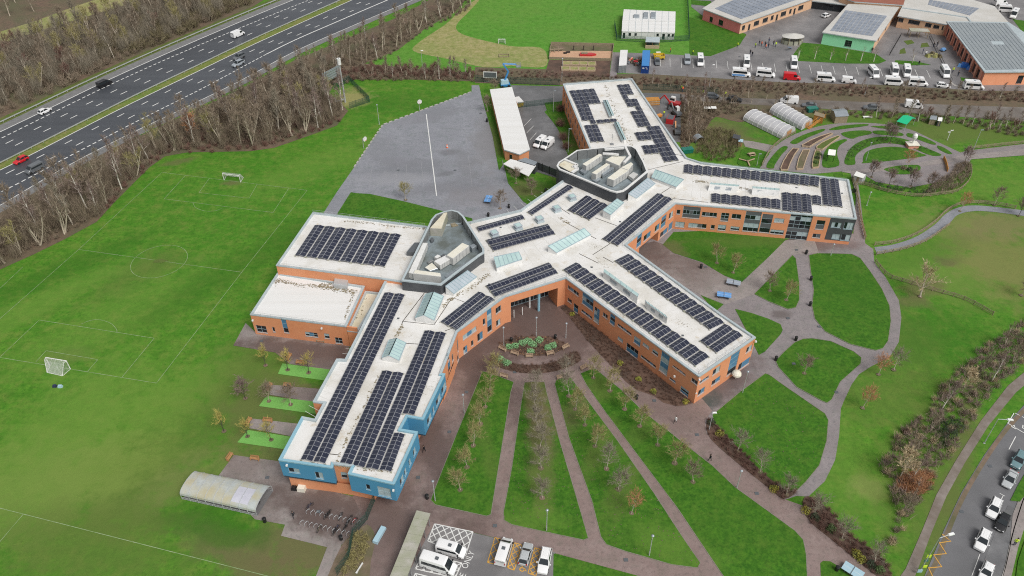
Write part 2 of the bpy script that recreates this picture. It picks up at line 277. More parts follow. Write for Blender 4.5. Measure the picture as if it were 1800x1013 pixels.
def paint(name, c, rough=0.3): return mat(name, c, rough=rough, coat=0.4)
paint('car_white', (0.76, 0.76, 0.76)); paint('car_black', (0.012, 0.012, 0.014)); paint('car_red', (0.55, 0.012, 0.02)); paint('car_silver', (0.42, 0.44, 0.45))
paint('car_teal', (0.14, 0.24, 0.26)); paint('car_grey', (0.12, 0.13, 0.14)); paint('car_lightgrey', (0.30, 0.33, 0.36)); paint('car_aqua', (0.05, 0.42, 0.44))
paint('machine_red', (0.45, 0.02, 0.025)); paint('machine_yellow', (0.62, 0.42, 0.03)); paint('lift_blue', (0.04, 0.22, 0.48)); paint('container_blue', (0.02, 0.20, 0.52)); paint('container_navy', (0.01, 0.05, 0.22))
paint('machine_orange', (0.60, 0.25, 0.04)); paint('bin_green', (0.01, 0.16, 0.12)); paint('blue_tarp', (0.02, 0.16, 0.55))
mat('car_glass', (0.014, 0.02, 0.024), rough=0.05, spec=0.8)
mat('light_clear', (0.75, 0.76, 0.78), rough=0.1); mat('light_red', (0.45, 0.01, 0.01), rough=0.2)

# ------------------------------------------------------------------ mesh helpers
class MB:
    def __init__(self, M=None): self.v, self.f, self.m, self.M = [], [], [], M
    def add(self, vs, fs, mi=0):
        o = len(self.v)
        if self.M is not None: vs = [self.M @ Vector(p) for p in vs]
        self.v.extend([tuple(p) for p in vs])
        for q in fs: self.f.append(tuple(i + o for i in q)); self.m.append(mi)
        return self
    def poly(self, pts, mi=0): return self.add(pts, [tuple(range(len(pts)))], mi)
    def prism(self, pts, z0, z1, mi=0, cap=True, bottom=False, mi_cap=None):
        n = len(pts); vs = [(p[0], p[1], z0) for p in pts] + [(p[0], p[1], z1) for p in pts]
        self.add(vs, [(i, (i + 1) % n, n + (i + 1) % n, n + i) for i in range(n)], mi)
        if cap: self.add([(p[0], p[1], z1) for p in pts], [tuple(range(n))], mi if mi_cap is None else mi_cap)
        if bottom: self.add([(p[0], p[1], z0) for p in pts], [tuple(range(n))[::-1]], mi)
        return self
    def box(self, x0, x1, y0, y1, z0, z1, mi=0, taper=1.0):
        cx, cy = (x0 + x1) / 2, (y0 + y1) / 2
        def t(x, c): return c + (x - c) * taper
        vs = [(x0, y0, z0), (x1, y0, z0), (x1, y1, z0), (x0, y1, z0), (t(x0, cx), t(y0, cy), z1), (t(x1, cx), t(y0, cy), z1), (t(x1, cx), t(y1, cy), z1), (t(x0, cx), t(y1, cy), z1)]
        return self.add(vs, [(3, 2, 1, 0), (4, 5, 6, 7), (0, 1, 5, 4), (1, 2, 6, 5), (2, 3, 7, 6), (3, 0, 4, 7)], mi)
    def tube(self, p0, p1, r0, r1=None, n=6, mi=0, caps=True):
        p0, p1 = Vector(p0), Vector(p1); r1 = r0 if r1 is None else r1
        d = (p1 - p0); 
        if d.length < 1e-6: return self
        d.normalize(); a = d.orthogonal().normalized(); b = d.cross(a)
        vs = []
        for p, r in ((p0, r0), (p1, r1)):
            for i in range(n):
                t = 2 * math.pi * i / n; vs.append(p + (a * math.cos(t) + b * math.sin(t)) * r)
        fs = [(i, (i + 1) % n, n + (i + 1) % n, n + i) for i in range(n)]
        if caps: fs += [tuple(range(n))[::-1], tuple(range(n, 2 * n))]
        return self.add(vs, fs, mi)
    def bar(self, p0, p1, w, h, mi=0):
        """rectangular bar between two points, w across (horizontal), h high"""
        p0, p1 = Vector(p0), Vector(p1); d = (p1 - p0).normalized()
        s = d.cross(Vector((0, 0, 1)))
        s = Vector((1, 0, 0)) if s.length < 1e-4 else s.normalized()
        u = s.cross(d).normalized(); s = s * w / 2; u = u * h / 2
        vs = [p0 - s - u, p0 + s - u, p0 + s + u, p0 - s + u, p1 - s - u, p1 + s - u, p1 + s + u, p1 - s + u]
        return self.add(vs, [(0, 1, 2, 3), (7, 6, 5, 4), (0, 4, 5, 1), (1, 5, 6, 2), (2, 6, 7, 3), (3, 7, 4, 0)], mi)
    def mesh(self, name, mats):
        me = bpy.data.meshes.new(name); me.from_pydata(self.v, [], self.f)
        for m in mats: me.materials.append(MATS[m])
        if len(mats) > 1: me.polygons.foreach_set('material_index', self.m)
        me.update(); return me
    def build(self, name, mats, parent=None, kind=None, smooth=False):
        if isinstance(mats, str): mats = [mats]
        me = self.mesh(name, mats)
        if smooth: me.polygons.foreach_set('use_smooth', [True] * len(me.polygons))
        return link(name, me, parent, kind)
def link(name, me, parent=None, kind=None, M=None):
    o = bpy.data.objects.new(name, me); COL.objects.link(o)
    if parent is not None: o.parent = parent
    if parent is not None and parent.get('_world'): o.matrix_parent_inverse = Matrix.Translation(parent['_world']).inverted()
    if M is not None: o.matrix_basis = M
    if kind: o['kind'] = kind
    return o
def tag(o, label=None, cat=None, group=None, kind=None):
    if label: o['label'] = label
    if cat: o['category'] = cat
    if group: o['group'] = group
    if kind: o['kind'] = kind
    return o
def thing(name, label, cat, loc=(0, 0, 0), rz=0.0, group=None, world=False):
    """an Empty at the thing's base; world=True lets parts be built in site coordinates"""
    o = bpy.data.objects.new(name, None); COL.objects.link(o); o.empty_display_size = 0.5
    o.location = loc; o.rotation_euler = (0, 0, rz)
    if world: o['_world'] = [float(c) for c in loc]
    return tag(o, label, cat, group)
def dup(root, loc, rz=None, label=None, group=None, scale=None):
    r = root.copy(); COL.objects.link(r); r.location = loc
    if rz is not None: r.rotation_euler = (0, 0, rz)
    if scale is not None: r.scale = scale if isinstance(scale, tuple) else (scale,) * 3
    if label: r['label'] = label
    if group: r['group'] = group
    def rec(a, b):
        for ch in a.children:
            c = ch.copy(); COL.objects.link(c); c.parent = b; rec(ch, c)
    rec(root, r); return r
def structure(name, mb, mats): return mb.build(name, mats, kind='structure')
def smooth_closed(pts, n=5):
    out = []; k = len(pts)
    for i in range(k):
        p0, p1, p2, p3 = pts[i - 1], pts[i], pts[(i + 1) % k], pts[(i + 2) % k]
        for j in range(n):
            t = j / n
            out.append(tuple(0.5 * ((2 * p1[a]) + (-p0[a] + p2[a]) * t + (2 * p0[a] - 5 * p1[a] + 4 * p2[a] - p3[a]) * t * t + (-p0[a] + 3 * p1[a] - 3 * p2[a] + p3[a]) * t ** 3) for a in (0, 1)))
    return out
def smooth_open(pts, n=6):
    P = [tuple(2 * pts[0][a] - pts[1][a] for a in (0, 1))] + [tuple(p[:2]) for p in pts] + [tuple(2 * pts[-1][a] - pts[-2][a] for a in (0, 1))]
    out = []
    for i in range(1, len(P) - 2):
        p0, p1, p2, p3 = P[i - 1], P[i], P[i + 1], P[i + 2]
        for j in range(n):
            t = j / n
            out.append(tuple(0.5 * ((2 * p1[a]) + (-p0[a] + p2[a]) * t + (2 * p0[a] - 5 * p1[a] + 4 * p2[a] - p3[a]) * t * t + (-p0[a] + 3 * p1[a] - 3 * p2[a] + p3[a]) * t ** 3) for a in (0, 1)))
    out.append(tuple(P[-2][:2])); return out
def sheet(name, pts, z, m, smooth=0, kind='structure'):
    if smooth: pts = smooth_closed(pts, smooth)
    return MB().poly(GG(pts, z)).build(name, m, kind=kind)
def ribbon(mb, pts, w, z, mi=0):
    """strip of width w along world points"""
    pts = [Vector((p[0], p[1])) for p in pts]; L_, R_ = [], []
    for i, p in enumerate(pts):
        d = (pts[min(i + 1, len(pts) - 1)] - pts[max(i - 1, 0)]).normalized(); s = Vector((-d.y, d.x)) * w / 2
        L_.append(p + s); R_.append(p - s)
    for i in range(len(pts) - 1):
        mb.add([(*R_[i], z), (*R_[i + 1], z), (*L_[i + 1], z), (*L_[i], z)], [(0, 1, 2, 3)], mi)
def walk(pts, step, start=0.0):
    """points and headings every step along a polyline"""
    pts = [Vector((p[0], p[1])) for p in pts]; out = []; need = start
    for a, b in zip(pts, pts[1:]):
        L_ = (b - a).length; d = (b - a) / max(L_, 1e-9); s = need
        while s <= L_: out.append((a + d * s, d)); s += step
        need = s - L_
    return out
def dashes(mb, pts, dash, period, w, z, mi=0, start=0.0):
    for p, d in walk(pts, period, start):
        s = Vector((-d.y, d.x)) * w / 2; q = p + d * dash
        mb.add([(*(p - s), z), (*(q - s), z), (*(q + s), z), (*(p + s), z)], [(0, 1, 2, 3)], mi)
def inside(p, poly):
    x, y = p[0], p[1]; c = False; j = len(poly) - 1
    for i in range(len(poly)):
        xi, yi, xj, yj = poly[i][0], poly[i][1], poly[j][0], poly[j][1]
        if (yi > y) != (yj > y) and x < (xj - xi) * (y - yi) / (yj - yi) + xi: c = not c
        j = i
    return c
def scatter(polypx, n, dmin, rnd, z=0.0):
    poly = GG(polypx); xs = [p.x for p in poly]; ys = [p.y for p in poly]; out = []; tries = 0
    while len(out) < n and tries < n * 60:
        tries += 1; p = (rnd.uniform(min(xs), max(xs)), rnd.uniform(min(ys), max(ys)))
        if inside(p, poly) and all((p[0] - q[0]) ** 2 + (p[1] - q[1]) ** 2 > dmin * dmin for q in out): out.append(p)
    return out
def world_at(px, py): g = G(px, py); return (g.x, g.y, 0.0)
def heading(a, b):
    p, q = G(*a), G(*b); return math.atan2(q.y - p.y, q.x - p.x)
# ================================================================== THE SETTING
MB().poly([(-1500, -400, 0), (1500, -400, 0), (1500, 2600, 0), (-1500, 2600, 0)]).build('ground', 'grass', kind='structure')
sheet('school_field', [(640, 100), (740, 45), (835, -30), (1230, -30), (1230, 130), (900, 135), (660, 125)], 0.02, 'far_grass')
sheet('straw_meadow', [(845, -4), (825, 20), (803, 43), (807, 57), (834, 67), (880, 78), (905, 82), (950, 84), (962, 100), (955, 118), (900, 116), (850, 118), (783, 103), (727, 90), (740, 72), (783, 43), (812, 16)], 0.04, 'straw', 4)
# woodland floors
WOOD_R = [(-60, 505), (0, 474), (60, 447), (115, 420), (170, 390), (200, 357), (232, 325), (262, 295), (290, 275), (330, 268), (440, 266), (482, 260), (540, 240), (592, 221), (612, 195), (590, 172), (566, 165), (570, 150), (620, 140), (720, 140), (830, 143), (830, 128), (720, 120), (640, 112), (700, 88), (748, 50), (800, 22), (835, -20), (790, -20), (700, 30), (600, 72), (520, 105), (470, 132), (400, 168), (330, 200), (260, 232), (170, 274), (80, 318), (-60, 380)]
sheet('woodland_floor', WOOD_R, 0.03, 'leaf_litter')
WOOD_L = [(-120, 270), (0, 218), (60, 190), (130, 158), (200, 122), (280, 88), (360, 52), (440, 15), (480, -10), (500, -60), (-300, -60), (-300, 200)]
sheet('woodland_floor', WOOD_L, 0.03, 'leaf_litter')
sheet('farm_track', [(-40, 68), (60, 38), (130, 12), (190, -8), (260, -20), (230, 6), (150, 30), (70, 54), (-40, 92)], 0.05, 'straw')
sheet('hedge_bank', [(835, 118), (960, 122), (1080, 130), (1150, 130), (1290, 138), (1400, 144), (1540, 148), (1830, 158), (1830, 198), (1600, 186), (1400, 178), (1250, 170), (1130, 163), (985, 150), (835, 146)], 0.03, 'leaf_litter')
sheet('garden_undergrowth', [(1195, 165), (1300, 178), (1420, 186), (1420, 200), (1340, 205), (1300, 215), (1258, 206), (1240, 228), (1215, 250), (1206, 268), (1195, 250)], 0.04, 'leaf_litter', 3)
# motorway: lines read off the photograph, carriageways laid between them
ML = {
 'edge_a': [(-60, 261), (0, 232.8), (100, 185), (197, 138.4), (320, 83), (450, 27.4), (517, 0), (600, -33)],
 'hard_a': [(-60, 275), (3, 243.5), (100, 195.5), (200, 146.8), (320, 93), (450, 38.4), (545, 0), (625, -32)],
 'lane_a2': [(-60, 287), (30, 243.5), (167, 176.8), (283.5, 121.7), (388.6, 73.4), (512, 19), (560, -2), (630, -31)],
 'lane_a3': [(-60, 299), (43.4, 248.5), (178, 182.8), (297, 126.8), (400, 78.4), (523, 23.3), (577, 0), (650, -32)],
 'median_a': [(-60, 315), (0, 286.9), (110, 232), (233.5, 170), (340, 119), (450, 66.7), (600, 0), (680, -36)],
 'median_b': [(-60, 328), (0, 300), (53.4, 273.5), (130, 234), (220, 188), (340, 130), (450, 77), (616, 2), (700, -34)],
 'lane_b2': [(-60, 340), (23.3, 300), (161.8, 229), (246.8, 185.8), (321.9, 147.8), (392, 114.4), (488, 68.7), (575, 30.5), (640, 2), (720, -33)],
 'lane_b3': [(-60, 352), (0, 322), (86, 281), (131.8, 257.5), (259, 191.8), (370, 135.8), (500, 73), (588, 33.5), (660, 2), (740, -33)],
 'hard_b': [(-60, 368), (31.7, 323.5), (140, 266), (265, 201.8), (360, 154), (493, 83.4), (590, 40), (683, 0), (760, -33)],
 'edge_b': [(-60, 393), (0, 362), (100, 303), (200, 250), (320, 192.5), (420, 144), (517, 91.7), (620, 46), (727, 0), (800, -32)],
}
MW = {k: [G(*p) for p in smooth_open(v, 5)] for k, v in ML.items()}
def between(a, b, z, name, m):
    n = 60; A, B = MW[a], MW[b]
    def res(P):
        P = [Vector((p.x, p.y)) for p in P]; L_ = [0]
        for i in range(1, len(P)): L_.append(L_[-1] + (P[i] - P[i - 1]).length)
        o = []; j = 0
        for i in range(n):
            s = L_[-1] * i / (n - 1)
            while j < len(P) - 2 and L_[j + 1] < s: j += 1
            t = (s - L_[j]) / max(1e-6, L_[j + 1] - L_[j]); o.append(P[j].lerp(P[j + 1], t))
        return o
    A, B = res(A), res(B); mb = MB()
    for i in range(n - 1): mb.add([(*A[i], z), (*B[i], z), (*B[i + 1], z), (*A[i + 1], z)], [(0, 1, 2, 3)])
    return structure(name, mb, m)
def shifted(k, off):
    P = [Vector((p.x, p.y)) for p in MW[k]]; o = []
    for i, p in enumerate(P):
        d = (P[min(i + 1, len(P) - 1)] - P[max(i - 1, 0)]).normalized(); o.append(Vector((*(p + Vector((-d.y, d.x)) * off), 0)))
    return o
MW['out_a'] = shifted('edge_a', 4.2); MW['verge_a'] = shifted('edge_a', 8.5); MW['out_b'] = shifted('edge_b', -3.2)
between('verge_a', 'edge_a', 0.05, 'motorway_verge', 'worn_grass')
between('out_a', 'edge_a', 0.07, 'hard_shoulder', 'hard_shoulder')
between('edge_a', 'median_a', 0.09, 'motorway_carriageway', 'motorway_asphalt')
between('median_a', 'median_b', 0.07, 'median_verge', 'rough_grass')
between('median_b', 'edge_b', 0.09, 'motorway_carriageway', 'motorway_asphalt')
between('edge_b', 'out_b', 0.07, 'hard_shoulder', 'hard_shoulder')
mk = MB()
for k, w in (('edge_a', 0.36), ('median_a', 0.3), ('median_b', 0.34), ('edge_b', 0.3)): ribbon(mk, MW[k], w, 0.12)
per = (G(30, 243.5) - G(77.7, 219.4)).length; per1 = (G(14, 238.3) - G(24, 233.3)).length
dashes(mk, MW['hard_a'], per1 * 0.62, per1, 0.42, 0.12)
dashes(mk, MW['hard_b'][:38], per1 * 0.62, per1, 0.42, 0.12); ribbon(mk, MW['hard_b'][24:], 0.5, 0.124)
for k, st in (('lane_a2', 3), ('lane_a3', 6), ('lane_b2', 2), ('lane_b3', 5)): dashes(mk, MW[k], per * 0.27, per, 0.34, 0.12, start=st)
structure('motorway_marking', mk, 'white_paint')
for k, off, lab in (('median_a', -0.9, 'long steel crash barrier along the grass central reserve of the motorway'), ('out_a', 0.8, 'steel crash barrier on the outer edge of the motorway below the upper wood')):
    P = shifted(k, off); P = [p for p in P]
    t = thing('crash_barrier', lab, 'crash barrier', tuple(P[len(P) // 2]), world=True)
    b = MB()
    for i in range(len(P) - 1):
        a, c = Vector((P[i].x, P[i].y, 0.62)), Vector((P[i + 1].x, P[i + 1].y, 0.62)); b.bar(a, c, 0.08, 0.31)
    b.build('rail', 'galvanised', t)
    b = MB()
    for p, d in walk(P, 4.0): b.box(p.x - .06, p.x + .06, p.y - .06, p.y + .06, 0.0, 0.7)
    b.build('post', 'galvanised', t, kind='stuff')
# football pitch
pm = MB(); ZP = 0.045
def line(a, b, w=0.11, z=ZP, mb=None): ribbon(mb or pm, [G(*a), G(*b)], w, z)
for a, b in (((425, 479), (275, 674)), ((425, 479), (540, 335)), ((285, 303.5), (138.4, 439)), ((138.4, 439), (-40, 596)), ((-60, 619), (275, 674)), ((285, 303.5), (540, 335)), ((138.4, 439), (425, 479)), ((69, 563), (271, 595)), ((271, 595), (215, 663)), ((69, 563), (1, 627.5)), ((81, 617), (172, 632.5)), ((172, 632.5), (154.4, 653)), ((81, 617), (63, 637)), ((288.5, 350), (480, 374)), ((288.5, 350), (326, 309)), ((480, 374), (508, 331)), ((350, 339), (438, 349)), ((350, 339), (368, 314)), ((438, 349), (452, 324.5)),
             ((-30, 886), (470, 1013)), ((470, 1013), (520, 1026)), ((41, 904.5), (-20, 976)), ((40, 470), (-40, 545))): line(a, b)
cc = G(280, 459.5); rr = sum((G(*q) - cc).length for q in [(231, 463), (328.5, 450), (298, 430.4), (265, 488.8)]) / 4
ribbon(pm, [(cc.x + rr * math.cos(i * math.pi / 24), cc.y + rr * math.sin(i * math.pi / 24)) for i in range(49)], 0.11, ZP)
ribbon(pm, GG(smooth_open([(143, 570), (160, 563.5), (178, 563), (195, 569), (204, 578), (206, 584)])), 0.11, ZP)
ribbon(pm, GG(smooth_open([(339, 357), (345, 366), (362, 371.5), (380, 370.5), (391, 366)])), 0.11, ZP)
structure('pitch_marking', pm, 'worn_white')
MB().poly([(cc.x - 1.4, cc.y - .5, .05), (cc.x + .6, cc.y - .9, .05), (cc.x + 2.2, cc.y + .2, .05), (cc.x + .4, cc.y + .8, .05), (cc.x - 1.2, cc.y + .6, .05)]).build('bare_patch', 'worn_grass', kind='structure')
# games court
COURT = [(829, 150), (842, 150), (845, 163), (870, 230), (888, 300), (893, 322), (919, 354), (940, 368), (930, 402), (826, 402), (770, 370), (710, 355), (617, 338), (591, 385), (562, 385), (592, 338), (622, 295), (673, 219.5), (829, 161.5)]
sheet('games_court', COURT, 0.05, 'court_asphalt')
cm, cw_ = MB(), MB()
line((749.3, 201), (767.5, 345), 0.26, 0.075, cw_)
for a, b in (((655, 290), (648, 330)), ((655, 290), (700, 291)), ((700, 291), (693, 335)), ((715, 290), (712, 335)), ((740, 282), (745, 330)), ((818, 230), (830, 330)), ((800, 290), (862, 300)), ((690, 240), (665, 290)), ((690, 240), (735, 238)), ((775, 225), (818, 228))): line(a, b, 0.07, 0.075, cm)
structure('court_marking', cw_, 'white_paint'); structure('court_marking', cm, 'court_line')
for a, b in (((829, 161.5), (673, 219.5)), ((673, 219.5), (622, 295))):
    A, B = G(*a), G(*b); n = int((B - A).length / 1.9); d = (B - A).normalized(); s = Vector((-d.y, d.x, 0)) * .22
    kb, me = MB(), None
    t = thing('court_edging', 'row of pale concrete edging blocks along the %s side of the games court' % ('long upper' if b[0] == 673 else 'slanting left'), 'kerb', tuple((A + B) / 2), world=True)
    m0 = MB().box(-.62, .62, -.2, .2, 0, .16).mesh('edging_block', ['kerb_stone'])
    for i in range(n):
        p = A + (B - A) * ((i + .5) / n); o = link('edging_block', m0, t, M=Matrix.Translation(p) @ Matrix.Rotation(math.atan2(d.y, d.x), 4, 'Z'))
# paving of the school grounds
sheet('asphalt_path', [(1215, 735), (1215, 700), (1090, 440), (1180, 395), (1480, 395), (1500, 412), (1505, 345), (1494, 300), (1504, 298), (1512, 345), (1521, 428), (1535, 438), (1537, 461), (1557, 488), (1580, 528), (1584.5, 558), (1580, 601.5), (1563.5, 628), (1530, 645), (1510, 658), (1497, 676), (1483, 706), (1478, 719), (1475, 766), (1468, 809), (1450, 846), (1421, 873), (1400, 872), (1376, 880), (1350, 860), (1266, 795), (1236, 762)], 0.05, 'path_asphalt')
PLAZA = [(620, 874), (760, 560), (900, 500), (1000, 480), (1130, 560), (1225, 690), (1252, 722), (1239, 739), (1242, 762), (1266, 789), (1350, 857), (1377, 877), (1411, 889), (1423, 915), (1470, 955), (1575, 1040), (1270, 1040), (1135, 1016), (973, 972), (869, 945), (764, 920), (745, 960), (715, 1040), (640, 1040), (648, 925)]
sheet('brick_plaza', PLAZA, 0.07, 'brick_paving')
sheet('grey_yard', [(411, 800), (440, 804), (490, 811), (530, 850), (625, 874), (648, 900), (646, 925), (600, 958), (577, 1040), (545, 1040), (575, 962), (494, 942), (501, 922.4), (448, 913), (380, 842)], 0.06, 'grey_paving')
sheet('courtyard_paving', [(1090, 440), (1150, 424), (1168, 430), (1184, 446), (1234, 462), (1274, 485), (1304, 497), (1350, 453), (1380, 423), (1430, 418), (1440, 446), (1420, 446), (1397, 448), (1326, 518), (1275, 535), (1230, 518)], 0.07, 'grey_paving')
for pts in ([(410, 607.5), (431.8, 568), (450, 585), (616, 606), (608, 630), (578, 650), (509, 640), (484, 620)], [(477, 676.7), (565, 684), (552, 707), (474, 694)], [(441, 735.7), (524, 745), (512, 767), (438, 752.7)]):
    sheet('patio', pts, 0.06, 'grey_paving')
for pts in ([(496.5, 639), (580, 649.8), (570, 669), (488.5, 657.4)], [(468, 696), (552, 706), (556, 728), (455, 714)], [(436, 756), (512, 768), (500, 790), (417, 777.7)]):
    sheet('artificial_turf_strip', pts, 0.08, 'artificial_turf')
sheet('soil_strip', [(600, 960), (622, 940), (645, 922), (660, 945), (652, 985), (640, 1040), (572, 1040)], 0.09, 'soil', 3)
# lawns between the paths
LAWN = dict(a=[(848, 653), (858, 655), (903, 672), (898, 690), (880, 800), (863, 905), (855, 908), (765, 888), (757, 880), (762, 866), (800, 770)],
 b=[(922, 673), (940, 671), (957, 672), (961, 690), (984, 776), (1012, 870), (1034, 946), (1026, 950), (960, 936), (900, 923), (886, 915), (885, 900), (900, 820), (912, 735)],
 c=[(978, 668), (990, 665), (1003, 664), (1012, 676), (1040, 714), (1086, 776), (1150, 868), (1200, 945), (1231, 990), (1226, 999), (1180, 993), (1100, 970), (1066, 958), (1056, 944), (1040, 880), (1000, 770), (975, 676)],
 d=[(1020, 657), (1032, 652), (1046, 648), (1066, 665), (1090, 684), (1133, 726), (1176, 759), (1212, 788), (1252, 819), (1292, 857), (1350, 899), (1398, 934), (1412, 950), (1417, 975), (1420, 1040), (1290, 1040), (1262, 1000), (1190, 893), (1120, 800), (1064, 725), (1031, 678)],
 e=[(1421.7, 449), (1436.7, 445.5), (1470, 446), (1496.8, 447), (1512, 454), (1530, 478), (1550, 508), (1563.5, 538), (1566, 565), (1561, 600), (1552, 613), (1540, 616.5), (1528, 614), (1493, 605), (1450, 583), (1432, 561), (1427, 538), (1430, 511), (1424, 471)],
 f=[(1393, 449), (1399, 455), (1405, 498), (1405, 528), (1399, 541), (1385, 544), (1350, 530), (1326, 517)],
 g=[(1363, 635), (1377, 620), (1397, 602), (1412, 596), (1427, 595), (1460, 600), (1500, 618), (1514, 629), (1513, 640), (1477, 672), (1462, 703), (1454, 709), (1444, 705), (1400, 681), (1368, 646)],
 h=[(1345, 657), (1352, 659), (1375, 676), (1450, 727.5), (1456, 739), (1453, 776), (1440, 819), (1417, 847), (1402, 862), (1378, 872), (1300, 800), (1255, 745), (1252, 730), (1300, 690)],
 i=[(1292, 543), (1320, 550), (1350, 560), (1372, 570), (1376, 580), (1372, 588), (1345, 618), (1334, 624), (1322, 600)],
 j=[(1232, 519), (1272, 535), (1258, 548)],
 k=[(1165, 430), (1184, 408), (1260, 405), (1400, 415), (1380, 423), (1350, 453), (1304, 496), (1274, 485), (1234, 461), (1184, 445)],
 l=[(616, 339), (650, 341), (710, 354), (770, 369), (830, 384), (832, 396), (590, 380)],
 m=[(973, 973), (1060, 996), (1135, 1016), (1150, 1040), (972, 1040)],
 n=[(1442, 990), (1447, 986), (1460, 987), (1478, 998), (1500, 1016), (1520, 1040), (1444, 1040)],
 o=[(893, 322), (905, 318), (925, 330), (958, 338), (945, 352), (921, 356)],
 p=[(845, 164), (852, 166), (876, 230), (884, 290), (877, 300), (866, 240)],
 q=[(957, 181), (990, 178), (1005, 240), (1000, 274), (983, 230), (965, 205)])
for k, v in LAWN.items(): sheet('lawn', v, 0.10, 'lawn')
# a low concrete edge round every lawn wedge of the fan
for k in 'abcdefgh':
    e = MB(); P = GG(LAWN[k] + LAWN[k][:1]); ribbon(e, [(p.x, p.y) for p in P], 0.12, 0.115); e.build('lawn_edging', 'lawn_edge', kind='structure')
# planting beds
BED_S = [(992, 537), (1000, 520), (1060, 560), (1225, 690), (1219, 708), (1205, 713), (1189, 714), (1166, 708), (1149, 696), (1120, 686), (1100, 671), (1060, 628), (1030, 596), (1010, 568), (986, 542)]
sheet('planting_bed', BED_S, 0.10, 'mulch')
BED_E = [(1243, 738), (1254, 742), (1300, 790), (1340, 830), (1378, 860), (1398, 866), (1377, 877), (1350, 857), (1268, 790), (1244, 762)]
sheet('planting_bed', BED_E, 0.12, 'mulch', 3)
BED_F = [(1411, 889), (1419, 872), (1450, 890), (1500, 945), (1540, 970), (1562, 1000), (1572, 1030), (1536, 1009), (1470, 955), (1424, 917)]
sheet('planting_bed', BED_F, 0.12, 'mulch', 3)
BED_P1 = [(876, 604), (885, 600), (905, 594), (940, 590), (965, 592), (985, 599), (999, 607), (990, 614), (970, 623), (945, 626), (925, 626), (905, 622), (885, 615)]
sheet('planting_bed', BED_P1, 0.10, 'mulch', 4)
BED_P2 = [(864, 626), (872, 627), (890, 636), (920, 641), (950, 641), (980, 634), (1008, 619), (1014, 620), (1022, 630), (1016, 637), (990, 649), (955, 656), (920, 656), (885, 649), (862, 636)]
sheet('planting_bed', BED_P2, 0.10, 'mulch', 3)
# staff yard, lanes, car parks
sheet('staff_yard', [(898, 150), (1000, 152), (1002, 172), (975, 182), (957, 197), (979, 223), (999, 275), (985, 315), (935, 300), (925, 262), (900, 165)], 0.05, 'yard_asphalt')
sheet('builders_yard', [(1118, 163), (1198, 165), (1197, 188), (1196, 250), (1184, 250)], 0.06, 'yard_asphalt')
sheet('service_lane', [(1196, 166), (1290, 172), (1420, 176), (1600, 182), (1830, 190), (1830, 216), (1600, 199), (1420, 190), (1290, 182), (1196, 176)], 0.06, 'lane_surface')
sheet('primary_car_park', [(1077, 92), (1142, 94), (1200, 97), (1249, 99), (1300, 80), (1312, 60), (1250, 40), (1215, 12), (1220, -20), (1830, -20), (1830, 160), (1730, 160), (1540, 149), (1380, 145), (1280, 139), (1150, 131), (1075, 128)], 0.05, 'lot_asphalt')
for pts in ([(1410, 75), (1445, 78), (1540, 95), (1558, 107), (1545, 112), (1490, 112), (1395, 107), (1393, 98)], [(1574, 106), (1610, 108), (1637, 114), (1600, 115), (1572, 112)], [(1688, 136), (1705, 138), (1724, 144), (1718, 147), (1690, 142)], [(1212, 30), (1240, 40), (1312, 62), (1299, 79), (1249, 98), (1212, 96)], [(1780, 34), (1830, 40), (1830, 90), (1800, 60)], [(1588, 72), (1602, 70), (1608, 76), (1595, 79)], [(1620, 76), (1630, 75), (1634, 82), (1618, 84)], [(1582, 88), (1590, 84), (1593, 94), (1581, 95)], [(1215, 0), (1250, 2), (1252, 12), (1216, 8)]):
    sheet('car_park_lawn', pts, 0.08, 'lawn' if abs(pts[0][0] - pts[2][0]) > 25 else 'worn_grass')
bm_ = MB()
for x0, y0, x1, y1 in [(1143, 100, 1143, 116), (1160.5, 104, 1161, 117), (1177.5, 102, 1178, 118), (1197.5, 103, 1198, 120), (1217.7, 105, 1218.5, 120), (1238, 106, 1239, 120), (1258.5, 107, 1260, 121), (1278, 108, 1280, 122)] + [(1299 + 20.6 * i, 110 + i * .85, 1301 + 20.9 * i, 124.5 + i * .85) for i in range(22) if i < 17]:
    line((x0, y0), (x1, y1), 0.13, 0.08, bm_)
for a, b in (((921, 222), (934, 209)), ((926, 234), (938, 222)), ((932, 246), (943, 234))): line(a, b, 0.12, 0.08, bm_)
structure('parking_marking', bm_, 'white_paint')
sheet('kerb_island', [(1671, 140), (1677, 148), (1692, 152), (1715, 154), (1690, 154), (1674, 149)], 0.11, 'kerb_stone', 3)
# near car park with hatched bays
sheet('near_car_park', [(764, 920.5), (976, 971), (973, 1045), (700, 1045), (742, 960)], 0.09, 'lot_asphalt')
hw, hy = MB(), MB()
def hatch(mb, q, n, w, z=0.115):
    a, b, c, d = [G(*p, z) for p in q]
    for p_, q_ in ((a, b), (b, c), (c, d), (d, a)): ribbon(mb, [p_, q_], w, z)
    def at(u, v): return (a * (1 - u) + b * u) * (1 - v) + (d * (1 - u) + c * u) * v
    L1, L2 = (b - a).length, (d - a).length; m = L1 / n
    steps = int((L1 + L2) / m) + 1; k = 0
    for i in range(1, steps):
        s = i * m
        # one diagonal family each way, clipped to the bay
        u0, v0 = (s, 0) if s <= L1 else (L1, s - L1)
        u1, v1 = (0, s) if s <= L2 else (s - L2, L2)
        if abs(u0 - u1) < .05: continue
        k += 1
        ribbon(mb, [at(u0 / L1, v0 / L2), at(u1 / L1, v1 / L2)], w, z + .003 * (k % 2 + 1))
        ribbon(mb, [at(1 - u0 / L1, v0 / L2), at(1 - u1 / L1, v1 / L2)], w, z + .003 * (k % 2 + 3))
hatch(hw, [(764, 921), (831.5, 935), (818, 978), (752, 951)], 5, 0.17)
hatch(hw, [(744, 973), (812, 990), (800, 1016), (730, 1000)], 5, 0.17)
